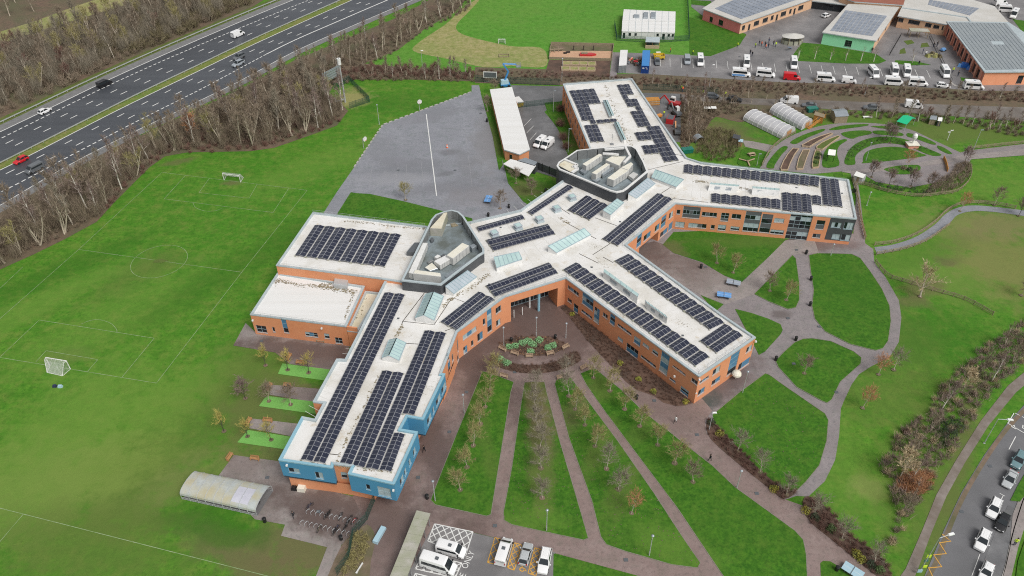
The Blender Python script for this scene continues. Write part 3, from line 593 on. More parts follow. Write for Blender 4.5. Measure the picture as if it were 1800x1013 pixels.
hatch(hw, [(730, 1008), (808, 1028), (800, 1045), (720, 1030)], 5, 0.17)
structure('bay_hatching', hw, 'white_paint')
for q, n in (([(870, 945), (888, 950), (872, 992), (857, 989)], 1.15), ([(904, 954), (917, 958), (904, 1002.5), (892, 998)], 1.15), ([(940, 963), (952, 966), (942, 1012), (928, 1008)], 1.15)): hatch(hy, q, n, 0.14)
ribbon(hy, GG(smooth_open([(925, 1005), (921, 1000), (915, 999), (914, 1003), (919, 1005), (923, 1001)])), .16, .12); ribbon(hy, GG([(919, 997), (915, 994)]), .2, .12)
structure('yellow_bay_hatching', hy, 'yellow_paint')
def ground_text(s, at_, toward, size, z, m):
    c = bpy.data.curves.new('lettering', 'FONT'); c.body = s; c.size = size; c.extrude = 0; c.align_x = 'CENTER'; c.align_y = 'CENTER'; c.materials.append(MATS[m])
    o = bpy.data.objects.new('road_lettering', c); COL.objects.link(o); p = G(*at_); o.location = (p.x, p.y, z); o.rotation_euler = (0, 0, heading(at_, toward)); o['kind'] = 'structure'; return o
o = ground_text('ONLY', (823.5, 985), (828, 976), 1.1, .125, 'white_paint'); o.scale = (1.1, 1.35, 1)
o = ground_text('E', (814, 1012), (817, 1006), 1.1, .125, 'white_paint'); o.scale = (1.1, 1.35, 1)
# street at the right with footpath and verge
ROAD_L = [(1570, 1060), (1625, 1013), (1660, 930), (1690, 866), (1730, 800), (1770, 745), (1830, 680)]
ROAD_R = [(1745, 1060), (1766, 1000), (1782, 930), (1812, 845), (1860, 760)]
sheet('street', ROAD_L + ROAD_R[::-1], 0.06, 'road_asphalt')
PATH_L = [(1570, 1030), (1592, 1000), (1622, 930), (1646, 870), (1680, 810), (1724, 740), (1772, 678), (1830, 630)]
PATH_R = [(1596, 1040), (1612, 1005), (1638, 935), (1664, 872), (1696, 814), (1738, 748), (1786, 690), (1840, 645)]
sheet('footpath', PATH_L + PATH_R[::-1], 0.06, 'trodden_path')
mb = MB(); ribbon(mb, GG(smooth_open([(1600, 1062), (1640, 1000), (1662, 945), (1692, 876), (1732, 808), (1772, 752), (1832, 690)])), 0.7, 0.075); structure('road_gutter', mb, 'soil')
for P, nm in ((ROAD_R, 'street_kerb'),):
    mb = MB(); W_ = GG(smooth_open(P, 4))
    for a, b in zip(W_, W_[1:]): mb.bar((a.x, a.y, .07), (b.x, b.y, .07), .16, .14)
    structure(nm, mb, 'kerb_stone')
sheet('pavement', [(1766, 1000), (1775, 960), (1780, 905), (1790, 880), (1812, 845), (1850, 860), (1850, 905), (1808, 905), (1790, 962), (1778, 1013), (1770, 1060), (1750, 1060)], 0.14, 'grey_paving')
sheet('street_verge', [(1776, 880), (1790, 852), (1812, 815), (1850, 770), (1850, 850), (1808, 862), (1793, 882)], 0.17, 'lawn')
sheet('street_verge', [(1782, 1040), (1790, 985), (1810, 925), (1860, 880), (1860, 1060)], 0.17, 'lawn')
sheet('layby', [(1716, 1040), (1730, 985), (1748, 940), (1772, 888), (1786, 895), (1780, 930), (1764, 1000), (1745, 1050)], 0.085, 'yard_asphalt')
mb = MB()
line((1785, 768), (1773, 791), .14, .1, mb); line((1763, 872), (1756, 886), .12, .1, mb); line((1757, 868), (1766, 873), .12, .1, mb); line((1722, 975), (1708, 1013), .1, .1, mb)
line((1782, 727), (1772, 744), .14, .1, mb); line((1770, 744), (1800, 762), .16, .1, mb); line((1784, 727), (1792, 731), .14, .1, mb); line((1796, 733), (1806, 738), .14, .1, mb)
mb.poly(GG([(1777, 750), (1786, 755), (1783, 747)], .1)); ribbon(mb, GG([(1798, 748), (1797, 753), (1802, 756)]), .2, .1)
structure('street_marking', mb, 'white_paint')
zz = MB(); ribbon(zz, GG([(1656, 940), (1671, 952), (1651, 955), (1663, 974), (1641, 976), (1655, 997), (1632, 999), (1641, 1018), (1622, 1024)]), .2, .1); structure('yellow_zigzag_marking', zz, 'yellow_paint')
# garden ring paths, lower right
sheet('garden_path', smooth_open([(1337, 293), (1352, 270), (1372, 250), (1400, 235), (1440, 222), (1490, 216), (1550, 218), (1600, 228), (1640, 246), (1690, 269)], 4) + [(1700, 278), (1640, 282), (1590, 290), (1520, 292), (1495, 300), (1430, 306), (1335, 296)], 0.05, 'path_asphalt')
sheet('garden_path', [(1480, 292), (1590, 283), (1680, 271), (1700, 265), (1830, 250), (1830, 268), (1710, 277), (1692, 300), (1660, 318), (1600, 330), (1540, 320), (1510, 302), (1480, 303)], 0.07, 'path_asphalt')
sheet('garden_path', [(1480, 302), (1590, 290), (1690, 273), (1705, 272), (1830, 259), (1830, 271), (1710, 280), (1590, 297), (1500, 306)], 0.09, 'grey_paving')
GL = [[(1517, 284), (1520, 270), (1535, 262), (1565, 258), (1595, 261), (1620, 270), (1627, 274), (1580, 281), (1520, 287)],
      [(1485, 288), (1488, 272), (1500, 256), (1525, 244), (1560, 240), (1595, 246), (1625, 259), (1655, 272), (1640, 274), (1622, 268), (1600, 258), (1565, 252), (1535, 255), (1512, 266), (1503, 277), (1503, 289)],
      [(1554, 297), (1575, 292), (1600, 290), (1616, 291), (1617, 299), (1600, 306), (1575, 306), (1560, 301)],
      [(1348, 295), (1350, 285), (1366, 265), (1378, 257), (1385, 260), (1374, 272), (1362, 290), (1360, 296)],
      [(1389, 250), (1410, 238), (1440, 228), (1450, 227), (1447, 231), (1420, 242), (1400, 253)],
      [(1458, 227), (1480, 221), (1520, 218), (1525, 221), (1490, 226), (1465, 229)], [(1478, 235), (1500, 230), (1527, 230), (1532, 235), (1510, 240), (1496, 244)],
      [(1447, 294), (1447, 275), (1452, 263), (1462, 253), (1482, 245), (1489, 247), (1476, 256), (1471, 270), (1475, 291)],
      [(1536, 230), (1560, 230), (1585, 234), (1586, 239), (1560, 238), (1537, 235)], [(1596, 234), (1620, 240), (1645, 252), (1638, 254), (1610, 244), (1595, 240)], [(1648, 256), (1660, 260), (1674, 270), (1665, 270), (1650, 262)], [(1530, 222), (1560, 222), (1590, 227), (1560, 227)], [(1467, 305), (1480, 304), (1481, 311), (1468, 311)],
      [(1296, 287), (1300, 275), (1309, 260), (1350, 268), (1345, 280), (1336, 294), (1310, 294)]]
for v in GL: sheet('garden_grass', v, 0.11, 'lawn', 3)
sheet('garden_paving', [(1305, 247), (1320, 248), (1366, 257), (1352, 268), (1310, 258)], 0.06, 'grey_paving')
sheet('play_sand', [(968, 90), (1076, 90), (1074, 106), (965, 104)], 0.06, 'sand'); sheet('play_mulch', [(968, 78), (1078, 80), (1077, 90), (967, 90)], 0.05, 'soil'); sheet('play_mulch', [(965, 105), (1074, 107), (1071, 136), (957, 134)], 0.05, 'mulch')
sheet('path', [(1077, 92), (1089, 93), (1083, 140), (1071, 138)], 0.07, 'path_asphalt')
# boardwalk path to the pond and the worn trail
NP_L = [(1536.8, 434.7), (1570, 430), (1610, 416.4), (1643.5, 394.7), (1660, 378), (1680, 366.4), (1707, 361.4), (1750, 364), (1830, 374)]
NP_R = [(1541.8, 446.4), (1583.5, 438), (1623.5, 424.7), (1650, 408), (1670, 391.4), (1683.5, 378), (1710, 371.4), (1750, 373), (1830, 384)]
sheet('pond_path', smooth_open(NP_L, 4) + smooth_open(NP_R, 4)[::-1], 0.06, 'court_asphalt')
dc = MB()
for (x, y) in ((905, 655), (1000, 640), (1150, 705), (1225, 765), (1330, 868), (820, 690), (790, 760), (735, 840), (1100, 985), (870, 925), (1385, 560), (1440, 575), (1395, 640), (1470, 690), (1290, 650), (1240, 470), (1400, 440), (560, 900), (470, 840), (460, 600), (700, 300), (800, 300), (845, 200), (1690, 900), (1740, 820), (1350, 120), (1450, 125), (1300, 100)):
    g = G(x, y); dc.box(g.x - .35, g.x + .35, g.y - .3, g.y + .3, .05, .145 if x < 1600 else .1)
dc.build('drain_cover', 'panel_grey', kind='stuff')
# ================================================================== BUILDINGS
def inset(pts, d):
    """offset a counter-clockwise polygon inwards by d"""
    P = [Vector((p[0], p[1])) for p in pts]; n = len(P); out = []
    for i in range(n):
        a, b, c = P[i - 1], P[i], P[(i + 1) % n]
        e1, e2 = (b - a).normalized(), (c - b).normalized()
        n1, n2 = Vector((-e1.y, e1.x)), Vector((-e2.y, e2.x)); m = n1 + n2
        k = m.length_squared
        out.append(b + (m * (2 * d / k) if k > 0.15 else n1 * d))
    return out
def on_wall(px, py, A, B):
    """where the sight line of a photograph pixel meets the upright wall A-B: (distance along it, height)"""
    d = (B - A).normalized(); n = Vector((d.y, -d.x)); r = ray(px, py)
    t = (n.x * A.x + n.y * A.y) / (n.x * r.x + n.y * r.y); w = r * t
    return (Vector((w.x, w.y)) - A).dot(d), HC + w.z
class Wall:
    def __init__(self, A, B): self.A, self.B = Vector(A[:2]), Vector(B[:2]); self.L = (self.B - self.A).length; self.d = (self.B - self.A).normalized(); self.n = Vector((self.d.y, -self.d.x))
    def P(self, u, z, o=0.0): q = self.A + self.d * u + self.n * o; return (q.x, q.y, z)
def wall_face(mb, w, z0, z1, holes, mi, lip=0):
    us = sorted({0.0, w.L, *[min(max(h[k], 0), w.L) for h in holes for k in (0, 1)]}); zs = sorted({z0, z1, *[min(max(h[k], z0), z1) for h in holes for k in (2, 3)]})
    def hole(u, z): return next((h for h in holes if h[0] < u < h[1] and h[2] < z < h[3]), None)
    for i in range(len(us) - 1):
        for j in range(len(zs) - 1):
            a, b, c, e = us[i], us[i + 1], zs[j], zs[j + 1]
            if b - a < 1e-5 or e - c < 1e-5: continue
            h = hole((a + b) / 2, (c + e) / 2)
            if h is None: mb.add([w.P(a, c), w.P(b, c), w.P(b, e), w.P(a, e)], [(0, 1, 2, 3)], mi)
    for (a, b, c, e, dp) in holes:
        a, b, c, e = max(a, 0), min(b, w.L), max(c, z0), min(e, z1)
        if c > z0 + .01: mb.add([w.P(a, c), w.P(b, c), w.P(b, c, -dp), w.P(a, c, -dp)], [(0, 1, 2, 3)], mi)
        mb.add([w.P(a, e), w.P(b, e), w.P(b, e, -dp), w.P(a, e, -dp)], [(3, 2, 1, 0)], mi)
        mb.add([w.P(a, c), w.P(a, e), w.P(a, e, -dp), w.P(a, c, -dp)], [(0, 1, 2, 3)], mi)
        mb.add([w.P(b, c), w.P(b, e), w.P(b, e, -dp), w.P(b, c, -dp)], [(3, 2, 1, 0)], mi)
def window(parent, w, h, style, panel='panel_blue', frame='frame_metal', name='window', sill=True):
    """frame, mullions and sill as the window; glass, blinds and infill panels as its pieces. style: rows '/' of columns g glass, b blind, p panel"""
    a, b, c, e, dp = h; o = -dp + 0.10; rows = style.split('/'); nr = len(rows); t = 0.07
    f = MB()
    def bx(u0, u1, z0, z1, o0, o1):
        vs = [w.P(u0, z0, o0), w.P(u1, z0, o0), w.P(u1, z0, o1), w.P(u0, z0, o1), w.P(u0, z1, o0), w.P(u1, z1, o0), w.P(u1, z1, o1), w.P(u0, z1, o1)]
        f.add(vs, [(0, 1, 2, 3), (7, 6, 5, 4), (4, 5, 1, 0), (6, 7, 3, 2), (5, 6, 2, 1), (7, 4, 0, 3)])
    a += .003; b -= .003; c += .003; e -= .003
    bx(a, a + t, c, e, o - .05, o + .02); bx(b - t, b, c, e, o - .05, o + .02); bx(a + t, b - t, c, c + t, o - .05, o + .02); bx(a + t, b - t, e - t, e, o - .05, o + .02)
    if sill: bx(a - .06, b + .06, c - .10, c - .006, -.05, .06)
    pane, blind, pan = MB(), MB(), MB()
    for i, r in enumerate(rows):
        z1 = e - (e - c) * i / nr; z0 = e - (e - c) * (i + 1) / nr
        if i: bx(a + t, b - t, z1 - t / 2, z1 + t / 2, o - .05, o + .01)
        for j, ch in enumerate(r):
            u0 = a + (b - a) * j / len(r); u1 = a + (b - a) * (j + 1) / len(r)
            if j and not (r[j] == 'p' and r[j - 1] == 'p'): bx(u0 - t / 2, u0 + t / 2, z0 + .04, z1 - .04, o - .045, o + .015)
            tgt = {'g': pane, 'b': blind, 'p': pan}[ch]; oo = o - .03 + (.035 if ch == 'p' else 0)
            zs = z0
            tgt.add([w.P(u0, zs, oo), w.P(u1, zs, oo), w.P(u1, z1, oo), w.P(u0, z1, oo)], [(0, 1, 2, 3)])
    fo = f.build(name, frame, parent)
    if pane.v: pane.build('pane', 'glass_dark', fo)
    if blind.v: blind.build('blind', 'blind', fo)
    if pan.v: pan.build('infill_panel', panel, fo)
    return fo
def px_hole(w, q, depth=0.2, z0=None):
    u0, z1 = on_wall(q[0], q[1], w.A, w.B); u1, zb = on_wall(q[2], q[3], w.A, w.B)
    if u0 > u1: u0, u1 = u1, u0
    zb, z1 = min(zb, z1), max(zb, z1)
    return [max(u0, .05), min(u1, w.L - .05), max(zb, .12) if z0 is None else z0, z1, depth]
HB, ZS_ = 7.7, 8.2
school = thing('school_building', 'sprawling orange brick school of joined wings under white flat roofs, one end blue', 'school', tuple(G(900, 470)), world=True)
OUT = [(678, 491), (606.4, 631.5), (591.7, 630.8), (550, 706.5), (568.6, 708.5), (553, 736.7), (530.7, 732.2), (489.6, 808.6), (584.6, 822.7), (586, 815.6), (618, 819.5), (611.4, 833), (692.7, 851.5), (734.3, 759), (704.4, 754), (716, 732.5), (744.3, 737.5), (782.5, 657), (776, 656.5), (804, 583), (887, 521.6), (994.4, 488.9), (1229, 662), (1328.5, 593), (1272, 554.5), (1101.5, 430), (1188, 357.5), (1461, 381), (1506, 385), (1492, 315.5), (1371, 301.5), (1233.6, 285.5), (1207, 277), (1186, 248), (1111, 138), (989.5, 147.5), (1037, 262), (992, 315), (932, 356.5), (915, 369), (826, 390), (753, 400)]
OW = [Vector(G(*p, HB)[:2]) for p in OUT]; NV = len(OW)
BLUE = {6, 7, 8, 10, 11, 12, 13, 14, 15, 16, 17}
WIN = {
 7: [((505.5, 821.8), (528, 833), 'gb'), ((552.3, 829.2), (569.7, 843), 'gb')],
 9: [((598, 829.6), (611.5, 841.5), 'b/g')],
 11: [((642, 851), (651.5, 862), 'g'), ((662.5, 854.5), (688.5, 876), 'bb/bb')],
 18: [((803, 600), (807.5, 613), 'g'), ((794, 626), (797.5, 632), 'g'), ((803.5, 627), (807, 634), 'g'), ((787, 640), (793, 652), 'p/g'), ((790, 655), (800, 664), 'gpg'), ((787, 625), (790, 632), 'p/g')],
 19: [((813.3, 591), (837.7, 580.8), 'bpb'), ((839, 588.5), (849, 594.5), 'gp'), ((828, 600.5), (832.5, 606.5), 'g'), ((848.6, 562), (853.3, 569.5), 'g'), ((855.5, 545.5), (865.2, 580), 'p/b/p/g'), ((871.2, 543), (880.8, 546), 'gg'), ((872.3, 565), (879.8, 569), 'gb'), ((814.3, 611.5), (822.3, 624.5), 'gp/bp')],
 21: [((998, 501), (1017, 521.6), 'gpgg'), ((997.8, 523), (1004.8, 534.5), 'g'), ((1008.5, 532.5), (1015.6, 552), 'g/p'), ((1024, 512.6), (1042, 547.5), 'ppp/bgg/ppp'), ((1022, 543.4), (1040, 561.6), 'gpgpg'), ((1045, 538.3), (1052.3, 570.5), 'gp/bp/pp/bb'), ((1060, 548.6), (1067.6, 561.4), 'gg'), ((1059.2, 573), (1080, 590), 'gppg'), ((1072.7, 550), (1080, 574), 'p/g/p'),
      ((1085.8, 568.4), (1109.7, 590.6), 'ggpgg'), ((1085.8, 590.6), (1094.6, 603), 'bb'), ((1115, 589.7), (1124.8, 610), 'b/p'), ((1130, 601.3), (1140.8, 614.6), 'bb'), ((1147, 612.8), (1156, 627), 'b/g'), ((1101.7, 602), (1120.4, 631.7), 'ggg/ppp'), ((1126.6, 623.5), (1152.4, 647.5), 'gggpg'), ((1163.3, 616.6), (1172, 661), 'p/b/p/b'), ((1182.6, 641.2), (1204.8, 660.8), 'ggpg'), ((1177, 662.6), (1187, 674), 'gp'), ((1196.8, 677.7), (1209, 699), 'b/g/p'), ((1216, 663.5), (1227, 679), 'gg')],
 22: [((1230.2, 671), (1245.6, 664.5), 'gpg'), ((1254, 651), (1264.6, 652.5), 'gb'), ((1228, 687.4), (1237.6, 689), 'gp'), ((1251.8, 670.6), (1265, 669), 'gp'), ((1285.6, 625.3), (1292.7, 651), 'p/p/p/g'), ((1313, 612), (1320.7, 615), 'gb'), ((1299, 641), (1317.5, 638), 'gpp')],
 25: [((1120.8, 415), (1126.5, 430.4), 'p/g/p'), ((1132, 415.6), (1143, 415.5), 'gp'), ((1151.8, 398.3), (1158.4, 402.5), 'gp'), ((1163.5, 383), (1169.3, 396), 'p/g/p'), ((1176.6, 376), (1182.4, 380.5), 'gb'), ((1161, 410), (1172.8, 408), 'gp'), ((1176, 394.5), (1180.6, 406), 'p')],
 26: [((1190, 368.8), (1195, 377), 'g'), ((1201.8, 362.3), (1229, 385), 'ppppp/ggpgg/ppppp'), ((1234.4, 372.5), (1259.5, 382), 'gpgg'), ((1268.4, 374), (1279.5, 389.5), 'gg/gg/pp'), ((1287, 376), (1301.7, 385.8), 'gg'), ((1312, 371), (1331.5, 408.5), 'ppp/ggb/ppp/bbb/ggg'), ((1341, 376), (1352, 410), 'p/g/p/g'), ((1362, 383.3), (1377.4, 392.2), 'bb'), ((1355, 403.3), (1376.7, 413), 'bbb/ggg'), ((1436.7, 387), (1447, 404), 'g/p'), ((1429.3, 410.7), (1441, 418.9), 'gp'),
      ((1187.8, 389.5), (1202.6, 400), 'bb'), ((1210.7, 391.8), (1241, 402), 'bbpg'), ((1250, 395.5), (1255.6, 403), 'g'), ((1263, 394.7), (1275, 405.8), 'b/b/g'), ((1284.7, 397.7), (1298.8, 405.8), 'b/g')],
 27: [((1463, 390.7), (1477.4, 401), 'bgb'), ((1485.6, 390.7), (1498, 404), 'gbb'), ((1464, 411), (1475, 421), 'bb'), ((1480, 412), (1494, 424), 'gb')],
}
brickm, bluem, darkm = MB(), MB(), MB()
for i in range(NV):
    A, B = OW[i], OW[(i + 1) % NV]; w = Wall(A, B); z0 = 0.0; holes = []; styles = []
    for q0, q1, st in WIN.get(i, []):
        h = px_hole(w, (*q0, *q1)); 
        if h[1] - h[0] > .25 and h[3] - h[2] > .3: holes.append(h); styles.append(st)
    mbx = bluem if i in BLUE else darkm if i == 27 else brickm
    if i in BLUE: z0 = 3.05 if i in (10, 11, 12) else 3.4
    if i in (12, 16):   # rows of windows in the blue end
        if i == 16:
            for u, ln in ((.12, 2.2), (.36, 1.0), (.52, 2.6), (.78, 2.6)): holes.append([w.L * u, w.L * u + ln, 4.2, 5.9, .2]); styles.append('gb')
        if i == 12:
            for u, ln in ((.18, 1.7), (.36, 1.0), (.55, 1.0), (.74, 1.3)): holes.append([w.L * u, w.L * u + ln, 4.2, 5.9, .2]); styles.append('gb')
    if i == 35:             # long west wall of the far wing, two rows of small windows
        for k in range(11):
            u = w.L * (.06 + .085 * k)
            for zz_, st in ((1.2, 'g'), (4.6, 'gp' if k % 3 == 1 else 'g')): holes.append([u + (.4 if zz_ < 2 else 0), u + 1.3 + (.4 if zz_ < 2 else 0), zz_, zz_ + 1.6, .2]); styles.append(st)
    deep = []
    if i == 20:             # recessed main entrance
        u0 = on_wall(898, 545, w.A, w.B)[0]; u1 = on_wall(980, 520, w.A, w.B)[0]; deep = [[u0, u1, 0.0, 5.5, 4.5]]
    if i == 25:             # undercroft
        u0 = on_wall(1123, 442, w.A, w.B)[0]; u1 = on_wall(1155.5, 426, w.A, w.B)[0]; u0, u1 = sorted((u0, u1)); deep = [[u0, u1, 0.0, 3.1, 7.0]]
    if i == 26:             # glazed stair bay
        h = px_hole(w, (1391, 374.5, 1417.4, 423.3), .35, z0=.05); holes.append(h); styles.append('gggg/bgbb/gggg/gggg/pppp/ggbb/gggg')
    if i == 27:
        wall_face(brickm, w, 0, .9, [], 0); z0 = .9
    wall_face(mbx, w, z0, HB, holes + deep, 0)
    for h, st in zip(holes, styles): window(school, w, h, st, 'panel_grey' if i in (26, 27) else 'panel_blue')
    if i == 20:
        u0, u1 = deep[0][0], deep[0][1]
        def bk(u, z): return w.P(u, z, -4.49)
        e = MB().add([bk(u0, 0), bk(u1, 0), bk(u1, 5.5), bk(u0, 5.5)], [(0, 1, 2, 3)]); fr = MB()
        n = 12
        for k in range(n + 1): u = u0 + (u1 - u0) * k / n; fr.bar(w.P(u, 0, -4.42), w.P(u, 5.5, -4.42), .1, .1)
        for z in (.1, 2.4, 3.1, 4.9): fr.bar(w.P(u0, z, -4.41), w.P(u1, z, -4.41), .1, .09)
        cw = fr.build('entrance_screen', 'frame_metal', school); e.build('pane', 'glass_dark', cw)
        for k, (uu, m_, rr_) in enumerate(((.62, 'blue_coping', .3), (.5, 'white_metal', .2))):
            MB().tube(w.P(u0 + (u1 - u0) * uu, 0, -.6 if k == 0 else -2.4), w.P(u0 + (u1 - u0) * uu, 5.5, -.6 if k == 0 else -2.4), rr_, n=12).build('column', m_, school)
        for uu in (.10, .28): MB().tube(w.P(u0 + (u1 - u0) * uu, 0, -.9), w.P(u0 + (u1 - u0) * uu, 2.2, -.9), .09).build('sign_post', 'white_metal', school)
    if i == 25:
        MB().add([w.P(deep[0][0], 0, -6.98), w.P(deep[0][1], 0, -6.98), w.P(deep[0][1], 3.1, -6.98), w.P(deep[0][0], 3.1, -6.98)], [(0, 1, 2, 3)]).build('undercroft_dark_back', 'dark_cladding', school)  # dark sheet at the back paints in the shade of the passage
brickm.build('brick_wall', 'brick', school); bluem.build('blue_wall', 'blue_render', school); darkm.build('dark_cladding', 'dark_cladding', school)
# ground floor set back under the blue storey, its soffit, the corner post
GF = [Vector(G(*p)[:2]) for p in [(513, 855.6), (585, 865), (621, 871), (659, 879), (690, 842), (746, 757), (784, 697), (800, 655), (700, 640), (640, 640), (556, 760)]]
MB().prism(GF, 0, 3.04, cap=False).build('ground_floor_wall', 'brick', school)
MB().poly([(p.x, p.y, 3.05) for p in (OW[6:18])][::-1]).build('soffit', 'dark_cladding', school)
p = OW[12]; q = Vector(G(692, 884)[:2]); MB().tube((q.x - .3, q.y + .8, 0), (q.x - .3, q.y + .8, 3.05), .16, n=10).build('corner_post', 'white_metal', school)
# roof deck, upstand and coping
RI = inset(OW, 0.42)
MB().poly([(p.x, p.y, 7.32) for p in RI]).build('roof', 'roof_white', school)
cg, cb = MB(), MB()
for i in range(NV):
    j = (i + 1) % NV; m_ = cb if i in BLUE else cg; o0, o1 = OW[i], OW[j]
    nrm = Wall(o0, o1).n * .06
    m_.add([(*o0, HB), (*o1, HB), (*RI[j], HB), (*RI[i], HB)], [(0, 1, 2, 3)]); m_.add([(*RI[i], HB), (*RI[j], HB), (*RI[j], 7.32), (*RI[i], 7.32)], [(0, 1, 2, 3)])
    a, b = o0 + nrm, o1 + nrm; m_.add([(*a, HB - .28), (*b, HB - .28), (*b, HB + .02), (*a, HB + .02), (*o0, HB + .02), (*o1, HB + .02), (*o0, HB - .28), (*o1, HB - .28)], [(0, 1, 2, 3), (3, 2, 5, 4), (0, 6, 7, 1)])
    m_.add([(*o0, HB + .02), (*o1, HB + .02), (*RI[j], HB + .005), (*RI[i], HB + .005)], [(0, 1, 2, 3)])
cg.build('coping', 'grey_coping', school); cb.build('blue_coping', 'blue_coping', school)
# guard rail behind the parapet
gr = MB()
RG = inset(OW, 0.75)
for i in (19, 20, 21, 22, 24, 25, 27, 28, 29, 30, 33, 34, 39, 40):
    a, b = RG[i], RG[(i + 1) % NV]; n = max(1, int((b - a).length / 2.4))
    for k in range(n + 1): p = a.lerp(b, k / n); gr.bar((p.x, p.y, 7.3), (p.x, p.y, 8.35), .035, .035)
    for z in (7.85, 8.35): gr.bar((a.x, a.y, z), (b.x, b.y, z), .03, .03)
gr.build('guard_rail', 'galvanised', school)
# roof joints: dark lines across the deck
jm = MB()
for pts in ([(746, 515), (708, 565), (706, 571)], [(708, 565), (763, 571), (795, 523), (816, 531)], [(782, 582), (795, 577)], [(1018, 446), (1052, 463)], [(1042, 448), (1098, 412)], [(1060, 452), (1078, 462)], [(1046, 383), (1084, 397)], [(1182, 349), (1245, 356)], [(1138, 262), (1200, 274)], [(992, 390), (1048, 420)], [(735, 605), (700, 603)], [(596, 800), (570, 797)], [(1122, 303), (1200, 284)], [(1155, 345), (1190, 322)], [(985, 366), (1002, 377)]):
    ribbon(jm, GG(pts, 7.34), .16, 7.345)
jm.build('roof_joint', 'bark_dark', school)
sm = MB()
def seams(q, n, z):
    P = GG(q, z)
    for k in range(1, n): ribbon(sm, [P[0].lerp(P[1], k / n), P[3].lerp(P[2], k / n)], .07, z + .012)
seams([(530, 733), (613, 605), (730, 600), (690, 830)], 14, 7.32); seams([(690, 500), (610, 625), (640, 640), (745, 520)], 10, 7.32)
seams([(1000, 460), (1225, 640), (1310, 592), (1100, 440)], 16, 7.32); seams([(1205, 285), (1480, 313), (1490, 372), (1200, 345)], 18, 7.32); seams([(1000, 152), (1060, 260), (1190, 262), (1105, 145)], 9, 7.32); seams([(840, 395), (985, 320), (1090, 355), (880, 510)], 12, 7.32)
seams([(556, 380), (500, 462), (690, 488), (740, 402)], 8, ZS_ - .35)
sm.build('roof_seam', 'cover_tape', school, kind='stuff')
dm = MB()
for (x, y) in ((560, 760), (585, 735), (700, 560), (705, 610), (1040, 470), (1110, 520), (1200, 590), (1230, 300), (1400, 330), (1480, 340), (1060, 420), (940, 400), (880, 400), (1090, 390), (1010, 170), (1095, 240), (1130, 280), (770, 545), (860, 500), (690, 740)):
    g = G(x, y, 7.33); dm.box(g.x - .25, g.x + .25, g.y - .25, g.y + .25, 7.325, 7.36)
dm.build('roof_outlet', 'panel_grey', school, kind='stuff')
# sports hall and lower hall
def flat_block(parent, P, z0, z1, wall='brick', roof='roof_white', cop='grey_coping', up=.35, holes={}, wname='brick_wall'):
    P = [Vector(p[:2]) for p in P]; n = len(P); b = MB()
    for i in range(n):
        w = Wall(P[i], P[(i + 1) % n]); wall_face(b, w, z0, z1, [h for h, _ in holes.get(i, [])], 0)
        for h, st in holes.get(i, []): window(parent, w, h, st)
    b.build(wname, wall, parent); I = inset(P, .4)
    MB().poly([(p.x, p.y, z1 - up) for p in I]).build('roof', roof, parent)
    c = MB(); O = inset(P, -.05)
    for i in range(n):
        j = (i + 1) % n
        c.add([(*O[i], z1 + .02), (*O[j], z1 + .02), (*I[j], z1 + .02), (*I[i], z1 + .02), (*I[j], z1 - up), (*I[i], z1 - up), (*O[i], z1 - .22), (*O[j], z1 - .22)], [(0, 1, 2, 3), (3, 2, 4, 5), (6, 7, 1, 0)])
    c.build('coping', cop, parent)
ZS, ZL = 8.2, 5.7
flat_block(school, GG([(550, 373), (485.2, 466.5), (676, 491), (709, 496), (753, 398)], ZS), 0, ZS)
LH = GG([(487.8, 479.5), (439.6, 553), (608.4, 574.3), (641, 503)], ZL)
wl = Wall(LH[1], LH[2])
lw = [(px_hole(wl, q), st) for q, st in (((449, 571.5, 470.5, 586), 'gg/gg'), ((477.5, 575, 484.5, 584), 'g'), ((493, 560.5, 508.5, 586), 'p/p/g'), ((535.5, 583, 559.5, 593.5), 'bpg/gpg'), ((569, 586, 580, 596), 'b/g'), ((588, 593, 603, 605), 'gg/gg'))]
flat_block(school, LH, 0, ZL, roof='roof_clean', holes={1: lw})
ST = GG([(641, 505), (609, 574.6), (627, 577), (668, 508)], ZL)
flat_block(school, [ST[0], ST[1], ST[2], ST[3]], 0, 4.6, roof='roof_dirty')
wf = Wall(ST[1], ST[2]); b = MB(); wall_face(b, wf, 4.6, ZL, [], 0)
b.add([wf.P(0, ZL), wf.P(wf.L, ZL), wf.P(wf.L, ZL, -.3), wf.P(0, ZL, -.3), wf.P(0, 4.6, -.3), wf.P(wf.L, 4.6, -.3)], [(0, 1, 2, 3), (3, 2, 5, 4)]); b.build('parapet', 'brick', school)
gr = MB()
for a, b_ in ((G(441, 554, ZL), G(607, 575.5, ZL)), (G(489, 468, ZS), G(672, 491.5, ZS)), (G(551, 375, ZS), G(747, 399, ZS))):
    n = 9
    for k in range(n + 1): p = a.lerp(b_, k / n); gr.bar((p.x, p.y, p.z), (p.x, p.y, p.z + .95), .035, .035)
    for z in (.5, .95): gr.bar((a.x, a.y, a.z + z), (b_.x, b_.y, b_.z + z), .03, .03)
gr.build('guard_rail', 'galvanised', school)
def pbox(parent, name, q, z1, z0, m, top=None, bevel=0.06):
    """box under a top face seen in the photograph"""
    P = [Vector(G(*p, z1)[:2]) for p in q]
    b = MB(); ar = sum(P[i].x * P[(i + 1) % len(P)].y - P[(i + 1) % len(P)].x * P[i].y for i in range(len(P)))
    if ar < 0: P = P[::-1]
    I = inset(P, bevel); n = len(P)
    b.prism(P, z0, z1 - bevel, cap=False); k = [(*p, z1 - bevel) for p in P] + [(*p, z1) for p in I]
    b.add(k, [(i, (i + 1) % n, n + (i + 1) % n, n + i) for i in range(n)], 0); b.add([(*p, z1) for p in I], [tuple(range(n))], 1)
    return b.build(name, [m, top or m], parent)
